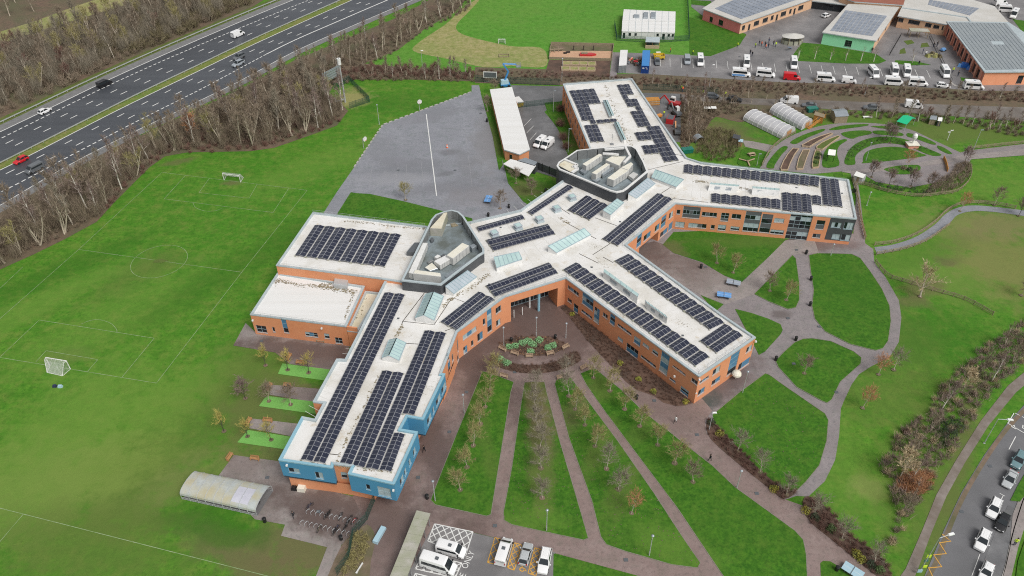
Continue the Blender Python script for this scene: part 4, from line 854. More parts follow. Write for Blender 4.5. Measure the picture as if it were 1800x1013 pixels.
pbox(school, 'access_platform', [(588, 489), (612, 492), (609, 502), (586, 499)], 6.6, 5.4, 'galvanised')
# plant enclosures on the roof
def enclosure(pts, z1, zf, z0, n_smooth, name, outer, lab):
    P = [Vector(G(*p, z1)[:2]) for p in pts]; I = inset(P, .42); n = len(P)
    b = MB(); b.prism(P, z0, z1 - .3, cap=False); b.build('outer_wall', outer, school)
    b = MB(); k = [(*p, zf) for p in I] + [(*p, z1 - .02) for p in I]; b.add(k, [(n + i, n + (i + 1) % n, (i + 1) % n, i) for i in range(n)]); b.build('louvre_wall', 'louvre_metal', school)
    b = MB(); O = inset(P, -.06)
    for i in range(n):
        j = (i + 1) % n
        b.add([(*O[i], z1 - .32), (*O[j], z1 - .32), (*O[j], z1), (*O[i], z1), (*I[j], z1), (*I[i], z1)], [(0, 1, 2, 3), (3, 2, 4, 5)])
    b.build('coping', 'grey_coping' if name == 'a' else 'white_metal', school)
    MB().poly([(*p, zf) for p in I]).build('plant_deck', 'plant_floor', school)
    b = MB()
    for i in range(n):
        a, c = I[i], I[(i + 1) % n]; L_ = (c - a).length; m = int(L_ / 2.2)
        for q in range(m + 1): p = a.lerp(c, q / max(m, 1)); b.bar((p.x, p.y, zf), (p.x, p.y, z1 - .3), .14, .2)
    b.build('louvre_post', 'steel', school, kind='stuff')
E1 = [(708, 488.4), (706, 493), (775, 500.5), (843, 448.6), (851, 444), (851, 437), (832, 407), (815, 380), (806, 372), (794, 369), (781, 371.5), (766, 377), (758, 386), (753, 397)]
enclosure(E1, 10.1, 7.7, 7.2, 0, 'a', 'dark_cladding', '')
E2 = [(978.5, 292), (983, 297.5), (1030, 317), (1072, 335), (1084, 338), (1096, 335.5), (1104, 330), (1139, 301), (1132, 284), (1120, 262), (1111, 256.5), (1098, 256), (1050, 260), (1014, 264), (998, 275), (982, 285)]
enclosure(E2, 10.6, 7.9, 0, 0, 'b', 'dark_cladding', '')
def z2(x, y): return (640 + x / 7.79, 360 + y / 7.79)
def z5(x, y): return (960 + x / 6.43, 240 + y / 6.43)
G_AC = 'air handling units inside the roof plant enclosures'
def unit(name, label, q, z1, z0, m, top, cat='air handling unit', feet=True):
    P = GG(q, z1); c = sum((Vector(p) for p in P), Vector()) / 4
    t = thing(name, label, cat, (c.x, c.y, z0), group=None, world=True)
    pbox(t, 'casing', q, z1, z0 + .2, m, top)
    b = MB()
    for p in P: q_ = c.lerp(p, .8); b.box(q_.x - .1, q_.x + .1, q_.y - .1, q_.y + .1, z0, z0 + .2)
    b.build('base_rail', 'steel', t)
    b = MB(); a, d = P[0], P[1]
    for k in range(1, 5):
        for (s, e) in ((P[0], P[1]), (P[3], P[2])):
            p = s.lerp(e, k / 5); b.bar((p.x, p.y, z0 + .3), (p.x, p.y, z1 - .05), .07, .07)
    b.build('panel_seam', 'steel', t)
    return t
unit('air_handler', 'long cream topped air handling unit at the right of the triangular roof enclosure', [z2(1130, 690), z2(1345, 520), z2(1440, 560), z2(1215, 735)], 9.9, 7.7, 'unit_metal', 'cream_metal')
unit('air_handler', 'cream topped unit along the front wall of the triangular roof enclosure', [z2(670, 940), z2(700, 890), z2(1045, 935), z2(1055, 985)], 9.8, 7.7, 'unit_metal', 'cream_metal')
unit('duct_box', 'long white duct box lying along the left wall of the triangular roof enclosure', [z2(610, 930), z2(790, 520), z2(870, 520), z2(690, 950)], 9.5, 7.7, 'unit_metal', 'white_metal', 'duct')
unit('duct_box', 'stepped white duct beside the long unit in the triangular roof enclosure', [z2(955, 770), z2(1120, 690), z2(1195, 735), z2(1040, 830)], 9.2, 7.7, 'unit_metal', 'white_metal', 'duct')
unit('duct_box', 'small white vent box in the middle of the triangular roof enclosure', [z2(960, 715), z2(1005, 680), z2(1050, 700), z2(1000, 735)], 8.9, 7.7, 'unit_metal', 'white_metal', 'vent')
t = unit('duct_box', 'flat pale duct lying low by the front of the triangular roof enclosure', [z2(830, 860), z2(930, 790), z2(1010, 870), z2(900, 905)], 8.3, 7.7, 'duct_metal', 'cream_metal', 'duct')
pbox(school, 'stair_head', [z2(900, 320), z2(1110, 90), z2(1140, 110), z2(1060, 330)], 9.9, 7.7, 'concrete', 'roof_dirty')
for q_, zt, m_ in (([(1450, 560), (1500, 530), (1545, 560), (1480, 600)], 9.0, 'duct_metal'), ([(860, 780), (930, 745), (950, 760), (880, 800)], 8.2, 'louvre_metal'), ([(1100, 980), (1500, 720), (1530, 735), (1130, 1000)], 8.0, 'duct_metal'), ([(900, 470), (930, 440), (960, 470), (920, 500)], 8.4, 'panel_grey'), ([(1180, 260), (1240, 240), (1290, 280), (1200, 300)], 7.95, 'moss'), ([(1040, 700), (1090, 670), (1130, 690), (1080, 720)], 8.5, 'panel_grey'), ([(860, 560), (900, 520), (915, 540), (875, 590)], 8.3, 'duct_metal')):
    pbox(school, 'roof_plant', [z2(*p) for p in q_], zt, 7.7, m_)
pbox(school, 'vent_box', [z2(580, 645), z2(690, 515), z2(775, 515), z2(690, 650)], 9.0, 7.3, 'panel_grey')
for q, lab in (([(410, 310), (600, 195), (640, 205), (455, 335)], 'white box unit at the upper left inside the rounded roof enclosure'), ([(515, 410), (680, 300), (720, 315), (565, 430)], 'middle cream topped unit inside the rounded roof enclosure'), ([(690, 470), (845, 355), (935, 385), (765, 495)], 'lower right long cream topped unit inside the rounded roof enclosure'), ([(845, 350), (960, 290), (985, 310), (930, 380)], 'short white unit behind the long one in the rounded roof enclosure')):
    unit('air_handler', lab, [z5(*p) for p in q], 10.1, 7.9, 'unit_metal', 'cream_metal')
unit('duct_box', 'dark blue grey duct between two units in the rounded roof enclosure', [z5(620, 400), z5(745, 340), z5(770, 355), z5(640, 440)], 9.0, 7.9, 'duct_metal', 'duct_metal', 'duct')
unit('duct_box', 'squat grey fan unit in the right corner of the rounded roof enclosure', [z5(930, 440), z5(985, 400), z5(1040, 425), z5(985, 480)], 9.0, 7.9, 'unit_metal', 'unit_metal', 'fan unit')
unit('duct_box', 'low grey duct stub at the left end of the rounded roof enclosure', [z5(380, 385), z5(420, 345), z5(480, 375), z5(430, 415)], 8.7, 7.9, 'duct_metal', 'duct_metal', 'duct')
unit('duct_box', 'grey duct stub under the middle unit of the rounded roof enclosure', [z5(520, 490), z5(590, 455), z5(620, 480), z5(560, 510)], 8.6, 7.9, 'duct_metal', 'duct_metal', 'duct')
pbox(school, 'plant_room', [z5(670, 265), z5(740, 225), z5(905, 225), z5(825, 330)], 10.0, 7.9, 'unit_metal', 'cream_metal')
pbox(school, 'corner_roof', [z5(125, 320), z5(205, 270), z5(355, 330), z5(290, 410)], 10.3, 7.9, 'louvre_metal', 'roof_dirty')
b = MB()
for pts in ([(205, 262), (355, 325), (300, 345), (360, 365), (290, 410)], [(640, 195), (760, 200), (820, 210)], [(895, 120), (950, 230), (880, 300)], [(660, 150), (880, 130)]):
    W_ = [G(*z5(*p), 10.45) for p in pts]
    for a, c in zip(W_, W_[1:]): b.bar(a, c, .6, .45)
b.build('roof_duct', 'white_metal', school)
# glazed roof lights
def roof_light(planes, zr, n, glass='glass_roof', wall='white_metal', skirt=True):
    f = MB(); base = None; panes = []
    for q in planes:
        P = [G(*p) for p in q]           # lower left, lower right, upper right, upper left along the bay direction
        for k in range(n + 1):
            a, c = P[0].lerp(P[1], k / n), P[3].lerp(P[2], k / n); f.bar(a + Vector((0, 0, .03)), c + Vector((0, 0, .03)), .10, .10, 1)
            if k < n:
                a2, c2 = P[0].lerp(P[1], (k + 1) / n), P[3].lerp(P[2], (k + 1) / n); panes.append((a, a2, c2, c))
        for a, c in ((P[0], P[1]), (P[3], P[2])): f.bar(a + Vector((0, 0, .04)), c + Vector((0, 0, .04)), .14, .14, 1)
        if skirt:
            for i in range(4):
                a, c = P[i], P[(i + 1) % 4]; f.add([(a.x, a.y, zr), (c.x, c.y, zr), tuple(c), tuple(a)], [(0, 1, 2, 3)], 0)
    o = f.build('roof_light', [wall, 'frame_metal'], school)
    for q in panes: MB().poly(q).build('pane', glass, o)
    return o
zr = 7.33
def gable(fl, fr, br, bl, rf, rb, ze, zg, n):
    roof_light([[(*fl, ze), (*bl, ze), (*rb, zg), (*rf, zg)], [(*br, ze), (*fr, ze), (*rf, zg), (*rb, zg)]], zr, n)
gable((730, 559), (763.2, 563.4), (779.9, 521), (748, 517.2), (744.6, 554), (762, 513.6), 8.3, 9.5, 8)
gable((671.5, 629), (701.6, 634), (713.8, 603), (684, 598), (683.5, 625), (697, 595), 8.1, 9.1, 6)
roof_light([[(978.4, 444.7, 7.9), (1038.4, 413, 7.9), (1027, 401.5, 9.2), (963.4, 433, 9.0)]], zr, 9)
roof_light([[(1073.4, 378, 8.9), (1096.8, 356.4, 8.9), (1085, 349.7, 9.3), (1060, 369.7, 9.3)]], zr, 6)
roof_light([[(1118.6, 349, 8.0), (1152, 323, 8.0), (1139, 313, 9.4), (1104.6, 341, 9.4)]], zr, 9, 'glass_roof_grey')
roof_light([[(1145, 312, 8.0), (1188.6, 329, 8.0), (1202, 316, 9.0), (1152, 298.5, 9.0)]], zr, 8)
roof_light([[(798, 516.6, 8.0), (838.3, 487, 8.0), (822, 476, 9.6), (783, 503.7, 9.6)]], zr, 8, 'glass_roof_grey')
roof_light([[(873, 471, 8.4), (918, 456, 8.4), (912, 443, 9.0), (868, 452.5, 9.0)]], zr, 6)
for q in ([(1060, 177, 7.9), (1071.6, 205, 7.9), (1075.5, 203.5, 8.4), (1064, 176.5, 8.4)], [(1079.5, 216, 7.9), (1093, 247.7, 7.9), (1097, 245.5, 8.5), (1082, 214, 8.5)]):
    p2_ = [(q[0][0] + 7.5, q[0][1] - .6, 7.9), (q[1][0] + 7.5, q[1][1] - 2, 7.9)]
    roof_light([q, [p2_[1], p2_[0], q[3], q[2]]], zr, 8)
def clerestory(tl, tr, fr, fl, back):
    """mono-pitch box: glazed strip at the top, white front with two dark panes"""
    b = MB(); A, B, C, D = G(*tl, 8.9), G(*tr, 8.9), G(*fr, 7.4), G(*fl, 7.4)
    bk = (A - D); bk.z = 0; bk = bk.normalized() * back
    A2, B2 = A + bk, B + bk; A2.z = B2.z = 8.75
    E_, F_ = A2.copy(), B2.copy(); E_.z = F_.z = zr; C.z = D.z = zr
    b.add([A, B, C, D], [(3, 2, 1, 0)]); b.add([A, D, E_, A2], [(0, 1, 2, 3)]); b.add([B, B2, F_, C], [(0, 1, 2, 3)]); b.add([A2, E_, F_, B2], [(0, 1, 2, 3)])
    for k in range(7): b.bar(A.lerp(B, k / 6) + Vector((0, 0, .03)), A2.lerp(B2, k / 6) + Vector((0, 0, .03)), .08, .08, 1)
    o = b.build('roof_light', ['white_metal', 'frame_metal'], school); nrm = (B - A).cross(D - A).normalized()
    if nrm.z < 0: nrm = -nrm
    MB().poly([A, B, B2, A2]).build('pane', 'glass_roof', o)
    for s in (.2, .6):
        q = [A.lerp(B, s).lerp(D.lerp(C, s), .25), A.lerp(B, s + .2).lerp(D.lerp(C, s + .2), .25), A.lerp(B, s + .2).lerp(D.lerp(C, s + .2), .7), A.lerp(B, s).lerp(D.lerp(C, s), .7)]
        MB().poly([p + nrm * .03 for p in q]).build('pane', 'duct_metal', o)
clerestory((1247.7, 324), (1297.3, 328), (1293.6, 339), (1244, 335.5), 1.2)
clerestory((1323, 331), (1370, 335), (1369, 345.5), (1321, 342.5), 1.2)
clerestory((1061, 478), (1121, 522), (1119, 534), (1060, 488), 1.2)
clerestory((1137.5, 533), (1173, 559), (1171.5, 569), (1137, 544), 1.2)
for (x, y) in ((868.8, 408.5), (910.5, 396.3), (948.4, 383.4), (978.5, 364.8), (1005.5, 345)):
    p = G(x, y, 8.3); f = MB(Matrix.Translation((p.x, p.y, 0)) @ Matrix.Rotation(.45, 4, 'Z'))
    f.box(-.95, .95, -.95, .95, zr, 7.7, 0); f.box(-.75, .75, -.75, .75, 7.7, 8.35, 1); f.box(-.88, .88, -.88, .88, 8.35, 8.43, 1); f.box(-.6, .6, -.6, .6, 8.43, 8.5, 2)
    f.build('roof_vent', ['grey_coping', 'glass_roof_grey', 'glass_roof'], school)
# wall lamps, dish, aerial
b = MB()
for (x, y, z) in ((505, 817, 6.6), (692, 861, 6.2), (445, 563, 4.9), (566, 577, 4.7), (1229, 667, 6.8), (1223, 690, 2.8), (1185, 661, 4), (1328, 600, 6.9)):
    p = G(x, y, z); b.box(p.x - .16, p.x + .16, p.y - .45, p.y - .1, z, z + .3)
b.build('wall_lamp', 'white_metal', school)
p = G(1294.5, 658, 1.4); b = MB(Matrix.Translation(p))
ring = [(math.cos(a) * r, math.sin(a) * r) for r in (1.0, .75, .35) for a in [2 * math.pi * k / 14 for k in range(14)]]
for k, (r, z) in enumerate(((1.0, .0), (.95, .35), (.7, .65), (.3, .82))):
    for i in range(14):
        a0, a1 = 2 * math.pi * i / 14, 2 * math.pi * (i + 1) / 14
        r2, zz_ = ((.95, .35), (.7, .65), (.3, .82), (0.01, .86))[k]
        b.add([(r * math.cos(a0), r * math.sin(a0), z), (r * math.cos(a1), r * math.sin(a1), z), (r2 * math.cos(a1), r2 * math.sin(a1), zz_), (r2 * math.cos(a0), r2 * math.sin(a0), zz_)], [(0, 1, 2, 3)])
b.tube((0, 0, -1.4), (0, 0, 0), .12)
tag(b.build('domed_lamp', 'cream_metal', smooth=True), 'cream dome on a stub post by the end wall of the lower right wing', 'dome')
g = G(1075.5, 254, zr); b = MB(Matrix.Translation(g)); b.tube((0, 0, 0), (0, 0, 3.2), .05); b.bar((-.5, 0, 2.6), (.5, 0, 2.6), .05, .05); b.bar((-.3, 0, 2.1), (.3, 0, 2.1), .05, .05); b.box(-.5, .5, -.5, .5, 0, .12)
tag(b.build('aerial', 'steel'), 'thin grey aerial mast on the roof behind the rounded plant enclosure', 'aerial')
# moss and debris along the roof edges and gutters
mm_ = MB()
def moss(pts, z, n, w, s0=.05, s1=.24):
    W_ = GG(pts, z)
    for _ in range(n):
        i = R.randrange(len(W_) - 1); p = W_[i].lerp(W_[i + 1], R.random()); a = R.uniform(0, 6.28); r = R.uniform(s0, s1)
        p = p + Vector((R.gauss(0, w), R.gauss(0, w), 0))
        mm_.add([(p.x + r * math.cos(a + k * 1.257) * R.uniform(.5, 1.2), p.y + r * math.sin(a + k * 1.257) * R.uniform(.4, 1), z + R.uniform(.01, .05)) for k in range(5)], [(0, 1, 2, 3, 4)])
moss([(489, 494), (520, 500), (560, 504), (600, 511), (625, 514)], ZL - .33, 320, .35)
moss([(489, 492), (486, 500)], ZL - .33, 40, .4); moss([(622, 515), (606, 560)], ZL - .33, 60, .15)
moss([(640, 518), (627, 560)], 4.28, 40, .5)
moss([(600, 388), (640, 392), (700, 399), (748, 403)], ZS - .32, 130, .22)
moss([(800, 520), (815, 513), (840, 497), (860, 482)], 7.34, 130, .3); moss([(779, 540), (790, 527), (798, 524)], 7.34, 70, .3)
moss([(690, 604), (700, 585), (706, 574)], 7.34, 80, .25); moss([(665, 660), (640, 715), (610, 770), (590, 815)], 7.34, 90, .12, .06, .25)
moss([(1222, 318), (1242, 321)], 7.34, 70, .35); moss([(1298, 330), (1318, 333)], 7.34, 40, .3)
moss([(984, 384), (1000, 393)], 7.34, 50, .35); moss([(1040, 430), (1055, 437)], 7.34, 24, .5, .03, .16); moss([(1048, 454), (1066, 470)], 7.34, 24, .45, .03, .16)
moss([(1063, 150), (1085, 200), (1108, 255)], 7.34, 160, .45, .05, .3); moss([(1000, 320), (1040, 335), (1080, 352)], 7.34, 90, .5)
moss([(1185, 560), (1215, 578)], 7.34, 26, .5, .03, .16); moss([(1180, 340), (1150, 360), (1100, 405)], 7.34, 30, 1, .05, .2)
moss([(589, 496), (560, 503), (600, 509), (624, 513)], ZL - .325, 140, .3, .08, .3); moss([(584, 817), (620, 823)], 7.34, 50, .2, .05, .2); moss([(690, 826), (640, 826), (600, 815)], 7.34, 60, .25, .05, .2); moss([(520, 812), (572, 818)], 7.34, 40, .15, .05, .18)
mm_.build('roof_moss', 'moss', school, kind='stuff')

# ================================================================== SOLAR ARRAYS
def panel_mesh(name, cells):
    b = MB(); e = .016; h = .045
    b.add([(-.5, -.5, h), (.5, -.5, h), (.5, .5, h), (-.5, .5, h), (-.5 + e, -.5 + e, h), (.5 - e, -.5 + e, h), (.5 - e, .5 - e, h), (-.5 + e, .5 - e, h)], [(0, 1, 5, 4), (1, 2, 6, 5), (2, 3, 7, 6), (3, 0, 4, 7)], 1)
    b.add([(-.5 + e, -.5 + e, h - .004), (.5 - e, -.5 + e, h - .004), (.5 - e, .5 - e, h - .004), (-.5 + e, .5 - e, h - .004)], [(0, 1, 2, 3)], 0)
    b.add([(-.5, -.5, 0), (.5, -.5, 0), (.5, .5, 0), (-.5, .5, 0), (-.5, -.5, h), (.5, -.5, h), (.5, .5, h), (-.5, .5, h)], [(0, 1, 5, 4), (1, 2, 6, 5), (2, 3, 7, 6), (3, 0, 4, 7)], 1)
    return b.mesh(name, [cells, 'panel_frame'])
PM = panel_mesh('solar_panel', 'solar_cells'); n_panels = 0
def solar(label, blocks, tent=0.30, z=7.62):
    global n_panels
    c = G(*blocks[0][0][0], z); t = thing('solar_array', label, 'solar array', (c.x, c.y, 7.33), group='solar arrays on the school roofs', world=True)
    rails = MB()
    for blk in blocks:
        q, ns, nr_ = blk[:3]; zz_ = blk[3] if len(blk) > 3 else z
        P = [G(*p, zz_) for p in q]
        def at(u, v): return P[0].lerp(P[1], u).lerp(P[3].lerp(P[2], u), v)
        for s in range(ns):
            for r in range(nr_):
                v0, v1 = r / nr_, (r + 1) / nr_; g = .055
                for h in (0, 1):
                    ua, ub = (s + (g if h == 0 else .5 + .006)) / ns, (s + (.5 - .006 if h == 0 else 1 - g)) / ns
                    lo, hi = at(ua, (v0 + v1) / 2), at(ub, (v0 + v1) / 2)
                    if h == 0: hi = hi + Vector((0, 0, tent))
                    else: lo = lo + Vector((0, 0, tent))
                    m = (at((ua + ub) / 2, v0), at((ua + ub) / 2, v1)); Y = m[0] - m[1]; X = hi - lo
                    Zv = X.cross(Y).normalized()
                    if Zv.z < 0: Zv = -Zv; Y = -Y
                    Xn = X.normalized(); Yn = Zv.cross(Xn); wy = abs(Y.dot(Yn)) * (.99 if r % 2 else .95)
                    M = Matrix(((Xn.x * X.length, Yn.x * wy, Zv.x, (lo.x + hi.x) / 2), (Xn.y * X.length, Yn.y * wy, Zv.y, (lo.y + hi.y) / 2), (Xn.z * X.length, Yn.z * wy, Zv.z, (lo.z + hi.z) / 2), (0, 0, 0, 1)))
                    link('solar_panel', PM, t, M=M); n_panels += 1
            for v in (0.0, 1.0):
                for u in (s + .06, s + .94): p = at(u / ns, v); rails.box(p.x - .12, p.x + .12, p.y - .12, p.y + .12, zz_ - .32, zz_ + .01)
    rails.build('ballast_foot', 'concrete', t, kind='stuff')
def z8(x, y): return (980 + x / 6.33, 130 + y / 6.33)
solar('wide eight strip solar array on the sports hall roof', [([(552.6, 396), (706, 413.3), (677.2, 469), (517.3, 449.2)], 8, 10, ZS - .05)])
solar('long narrow two strip solar array along the left side of the blue ended wing roof', [([(675.3, 514.7), (712.5, 518.5), (572.4, 815), (527.5, 808)], 2, 44)])
solar('largest stepped four strip solar array down the right side of the blue ended wing roof', [([(671.5, 652), (710.5, 656.5), (641.3, 822.6), (596.4, 813.6)], 2, 22), ([(745.9, 581.4), (765.5, 583.7), (665.7, 826.5), (641.3, 822.6)], 1, 36), ([(765.5, 583.7), (785, 586), (729.3, 730), (706.5, 727.2)], 1, 21), ([(692.6, 761), (712.7, 764), (688.8, 829.7), (665.7, 826.5)], 1, 9)])
solar('two strip solar array on the curved roof just left of the main entrance', [([(840.3, 512.7), (869.8, 526.9), (803, 580.8), (773.5, 565.4)], 2, 14)])
solar('two strip solar array right above the recessed main entrance', [([(963.6, 461.3), (981, 480.5), (870.5, 522.3), (853.9, 501.7)], 2, 16)])
solar('row of sixteen short strips along the entrance side edge of the lower right wing', [([(989.3, 473.5), (1223.4, 644), (1247.4, 628), (1011.7, 461.3)], 16, 4)])
solar('row of short strips along the courtyard edge of the lower right wing', [([(1080, 458), (1248.6, 579.8), (1273.6, 568), (1103.5, 446.4)], 12, 4), ([(1229.6, 598.6), (1260.7, 620.8), (1306, 590.6), (1273, 569.3)], 2, 8)])
solar('slanting two strip solar array beside the inner courtyard corner', [([(1154.8, 339.9), (1182.4, 350.8), (1086.8, 432.3), (1057.9, 420)], 2, 24)])
solar('row of short strips along the garden edge of the right hand wing', [([(1202.6, 289.6), (1441.5, 312.6), (1439.6, 328), (1201, 303.7)], 14, 4), ([(1442, 314.4), (1474.4, 316.7), (1481.9, 364), (1447, 360.4)], 2, 12)])
solar('row of short and longer strips along the courtyard edge of the right hand wing', [([(1250, 340.7), (1373, 352), (1373, 367.8), (1250, 355.5)], 7, 4), ([(1374, 338.9), (1425.6, 343.3), (1428.5, 374.4), (1375, 370)], 3, 7), ([(1426.3, 344), (1444, 346), (1444.8, 360.4), (1428.5, 358.9)], 1, 4)])
solar('single strip array on the upper edge of the central roof nearest the rounded enclosure', [([(997, 325), (1008, 330.2), (936, 378.3), (926.5, 372.5)], 1, 16)])
solar('single strip array on the upper edge of the central roof nearest the triangular enclosure', [([(915.6, 377), (922.7, 384.7), (842.5, 407.2), (837.3, 398.8)], 1, 12)])
solar('two strip array between the blue roof vents and the central skylights', [([(961.8, 393.7), (976, 411.7), (868, 441.5), (854, 421.5)], 2, 16)])
solar('three strip block in front of the rounded plant enclosure', [([(1029.6, 343.7), (1068.8, 361.7), (1036.7, 386.7), (997, 368.7)], 3, 10)])
def q8(*a): return [z8(*p) for p in a]
solar('stepped block of solar panels along the left edge of the far upper wing', [(q8((130, 190), (410, 165), (485, 325), (205, 345)), 4, 4), (q8((205, 345), (345, 335), (415, 515), (275, 520)), 2, 4), (q8((360, 515), (415, 515), (440, 555), (372, 560)), 1, 1), (q8((295, 575), (445, 565), (525, 750), (370, 757)), 2, 4), (q8((430, 515), (655, 500), (665, 530), (445, 553)), 3, 1)], tent=.15)
solar('zigzag of solar panels down the right edge of the far upper wing', [(q8((660, 125), (800, 115), (850, 225), (715, 240)), 2, 3), (q8((715, 240), (775, 238), (800, 280), (740, 285)), 1, 1), (q8((740, 285), (885, 278), (925, 360), (785, 365)), 2, 2), (q8((868, 370), (925, 362), (950, 405), (890, 412)), 1, 1), (q8((810, 420), (950, 408), (1045, 580), (900, 590)), 2, 4), (q8((990, 590), (1135, 578), (1350, 960), (1190, 980)), 2, 8), (q8((855, 655), (1020, 640), (1050, 730), (900, 742)), 2, 2), (q8((935, 800), (1100, 790), (1130, 880), (975, 893)), 2, 2)], tent=.15)
# ================================================================== OTHER BUILDINGS
def far_wing(name, label, cat, roof_px, z, wall_m, edge_mats, wins, roof_m='far_roof', over=.5, thick=.35):
    P = [Vector(G(*p, z)[:2]) for p in roof_px]; c = sum(P, Vector((0, 0))) / len(P)
    t = thing(name, label, cat, (c.x, c.y, 0), world=True); n = len(P); Wp = inset(P, over); b = {}
    for i in range(n):
        m = edge_mats.get(i, wall_m); w = Wall(Wp[i], Wp[(i + 1) % n]); H = []
        for spec in wins.get(i, []):
            if len(spec) == 3: h = px_hole(w, (*spec[0], *spec[1]))
            else: h = [w.L * spec[0], w.L * spec[0] + spec[1], spec[2], spec[3], .2]
            if h[1] - h[0] > .2 and h[3] - h[2] > .2: H.append((h, spec[-1]))
        wall_face(b.setdefault(m, MB()), w, 0, z - thick, [h for h, _ in H], 0)
        for h, st in H: window(t, w, h, st, frame='panel_grey')
    for m, mb in b.items(): mb.build('wall', m, t)
    r = MB(); r.prism(P, z - thick, z, 1, mi_cap=0, bottom=True); r.build('roof', [roof_m, 'grey_coping'], t)
    return t
def panel_field(t, q, ns, nr_, z, m, gu=.06, gv=.05, lift=.12, skip=()):
    """rows of roof panels too small to pick apart singly: one part"""
    P = GG(q, z); b = MB()
    for i in range(ns):
        for j in range(nr_):
            if (i, j) in skip: continue
            def at(u, v): return P[0].lerp(P[1], u).lerp(P[3].lerp(P[2], u), v)
            k = [at((i + gu) / ns, (j + gv) / nr_), at((i + 1 - gu) / ns, (j + gv) / nr_), at((i + 1 - gu) / ns, (j + 1 - gv) / nr_), at((i + gu) / ns, (j + 1 - gv) / nr_)]
            k2 = [p + Vector((0, 0, lift)) for p in k]
            b.add(k + k2, [(4, 5, 6, 7), (0, 1, 5, 4), (1, 2, 6, 5), (2, 3, 7, 6), (3, 0, 4, 7)])
    b.build('solar_panel', m, t, kind='stuff')
t = far_wing('long_building', 'long low orange brick block with a plain white roof beside the games court', 'building', [(886, 263), (913, 271.5), (931.5, 262.5), (900, 153), (861, 157.5)], 3.4, 'brick', {}, {0: [(.3, 1.0, .1, 2.2, 'g')], 4: [(.1 + .13 * k, .8, 1.6, 2.4, 'g') for k in range(6)]}, 'roof_clean', .25)
t = far_wing('red_school_block', 'salmon red single storey school block with solar panels at the top of the view', 'school block', [(1234.5, 15), (1303, 41), (1422, 0), (1470, -18), (1330, -45)], 4.5, 'tan_brick', {0: 'salmon_render'}, {0: [((1248, 29), (1252, 40), 'g'), ((1264, 34), (1270, 46), 'g/g')], 1: [(.03, 1.6, 1.1, 2.9, 'gg'), (.12, 1.2, .1, 2.6, 'g'), (.2, 3.0, 1.1, 2.9, 'ggg'), (.33, 3.0, 1.1, 2.9, 'ggg'), (.45, 1.6, 1.1, 2.9, 'gg'), (.53, 1.2, .1, 2.6, 'g'), (.6, 3.2, 1.1, 2.9, 'ggg'), (.73, 1.4, 1.1, 2.9, 'g'), (.8, 1.2, .1, 2.6, 'g'), (.87, 3.2, 1.1, 2.9, 'ggg')]})
panel_field(t, [(1256, 15.5), (1303, 34), (1412, -4), (1352, -28)], 9, 14, 4.5, 'far_solar')
t = far_wing('green_school_block', 'mint green walled school block with a solar roof above the car park lawn', 'school block', [(1445, 57), (1540.5, 72), (1582, 11), (1491, 7)], 4.6, 'tan_brick', {0: 'green_render'}, {0: [((1486.5, 70.5), (1495.5, 83), 'gg/gg/gg')], 1: [(.2, 2, 1, 2.6, 'gg'), (.5, 2, 1, 2.6, 'gg'), (.8, 2, 1, 2.6, 'gg')]})
panel_field(t, [(1486, 18.3), (1560, 28.4), (1533.5, 64), (1459, 54.4)], 10, 8, 4.6, 'far_solar')
t = far_wing('link_school_block', 'tan brick linking block with dark windows behind the primary school courtyard', 'school block', [(1578, 28), (1662, 42.5), (1700, 41), (1773, 39.5), (1748, 11), (1690, -6), (1600, -22), (1590, 2)], 4.6, 'tan_brick', {}, {0: [((1578.8, 31), (1587, 39.5), 'gg'), ((1598, 34.5), (1615.7, 44.5), 'gggg'), ((1627.5, 40.3), (1636, 48.7), 'gg'), ((1641.7, 43.6), (1650, 51.2), 'gg'), ((1656.8, 45.3), (1662.5, 53.7), 'g')]})
panel_field(t, [(1634, 0), (1721.5, 15), (1704.7, 27.7), (1630.8, 8.4)], 12, 5, 4.6, 'far_solar')
b = MB()
for pts in ([(1585, 14), (1660, 25), (1700, 31), (1706, 38)],):
    W_ = GG(pts, 4.7); [b.bar(p, q, .5, .35) for p, q in zip(W_, W_[1:])]
b.build('roof_gutter', 'grey_coping', t)
t = far_wing('orange_school_block', 'orange ended school block under a big grey ribbed solar roof at the upper right', 'school block', [(1664, 37.5), (1731, 127), (1806, 126), (1860, 123), (1836, 80), (1773, 39)], 4.9, 'orange_render', {0: 'salmon_brick'}, {0: [(.05 + .102 * k, 1.9, .5, 3.4, 'gg/gg') for k in range(9)], 1: [((1791, 133), (1800, 147), 'g')]}, 'grey_coping')
panel_field(t, [(1667, 39.5), (1769, 41), (1838, 121), (1733, 123.5)], 15, 26, 4.9, 'seam_solar', .1, .02, skip={(8, 11), (9, 11), (8, 12), (9, 12), (7, 12), (7, 11)})
b = MB()
w = Wall(Vector(G(1664, 37.5, 4.9)[:2]), Vector(G(1731, 127, 4.9)[:2]))
for k in range(10): b.bar(w.P(w.L * (.03 + .103 * k), 0, -.2), w.P(w.L * (.03 + .103 * k), 4.5, -.2), .7, .5)
b.build('pier', 'salmon_brick', t)
far_wing('school_hall', 'brown roofed hall at the very top edge between the primary school roofs', 'hall', [(1474, -6), (1502, 3), (1588, 9), (1597, -25), (1480, -30)], 5.6, 'tan_brick', {}, {}, 'red_roof')
far_wing('covered_way', 'grey roofed open covered way behind the primary school car park', 'canopy', [(1424, 1), (1490, 9), (1500, -6), (1432, -14)], 3.4, 'dark_cladding', {}, {0: [(.02 + .16 * k, 2.4, .1, 2.7, 'g') for k in range(6)]})
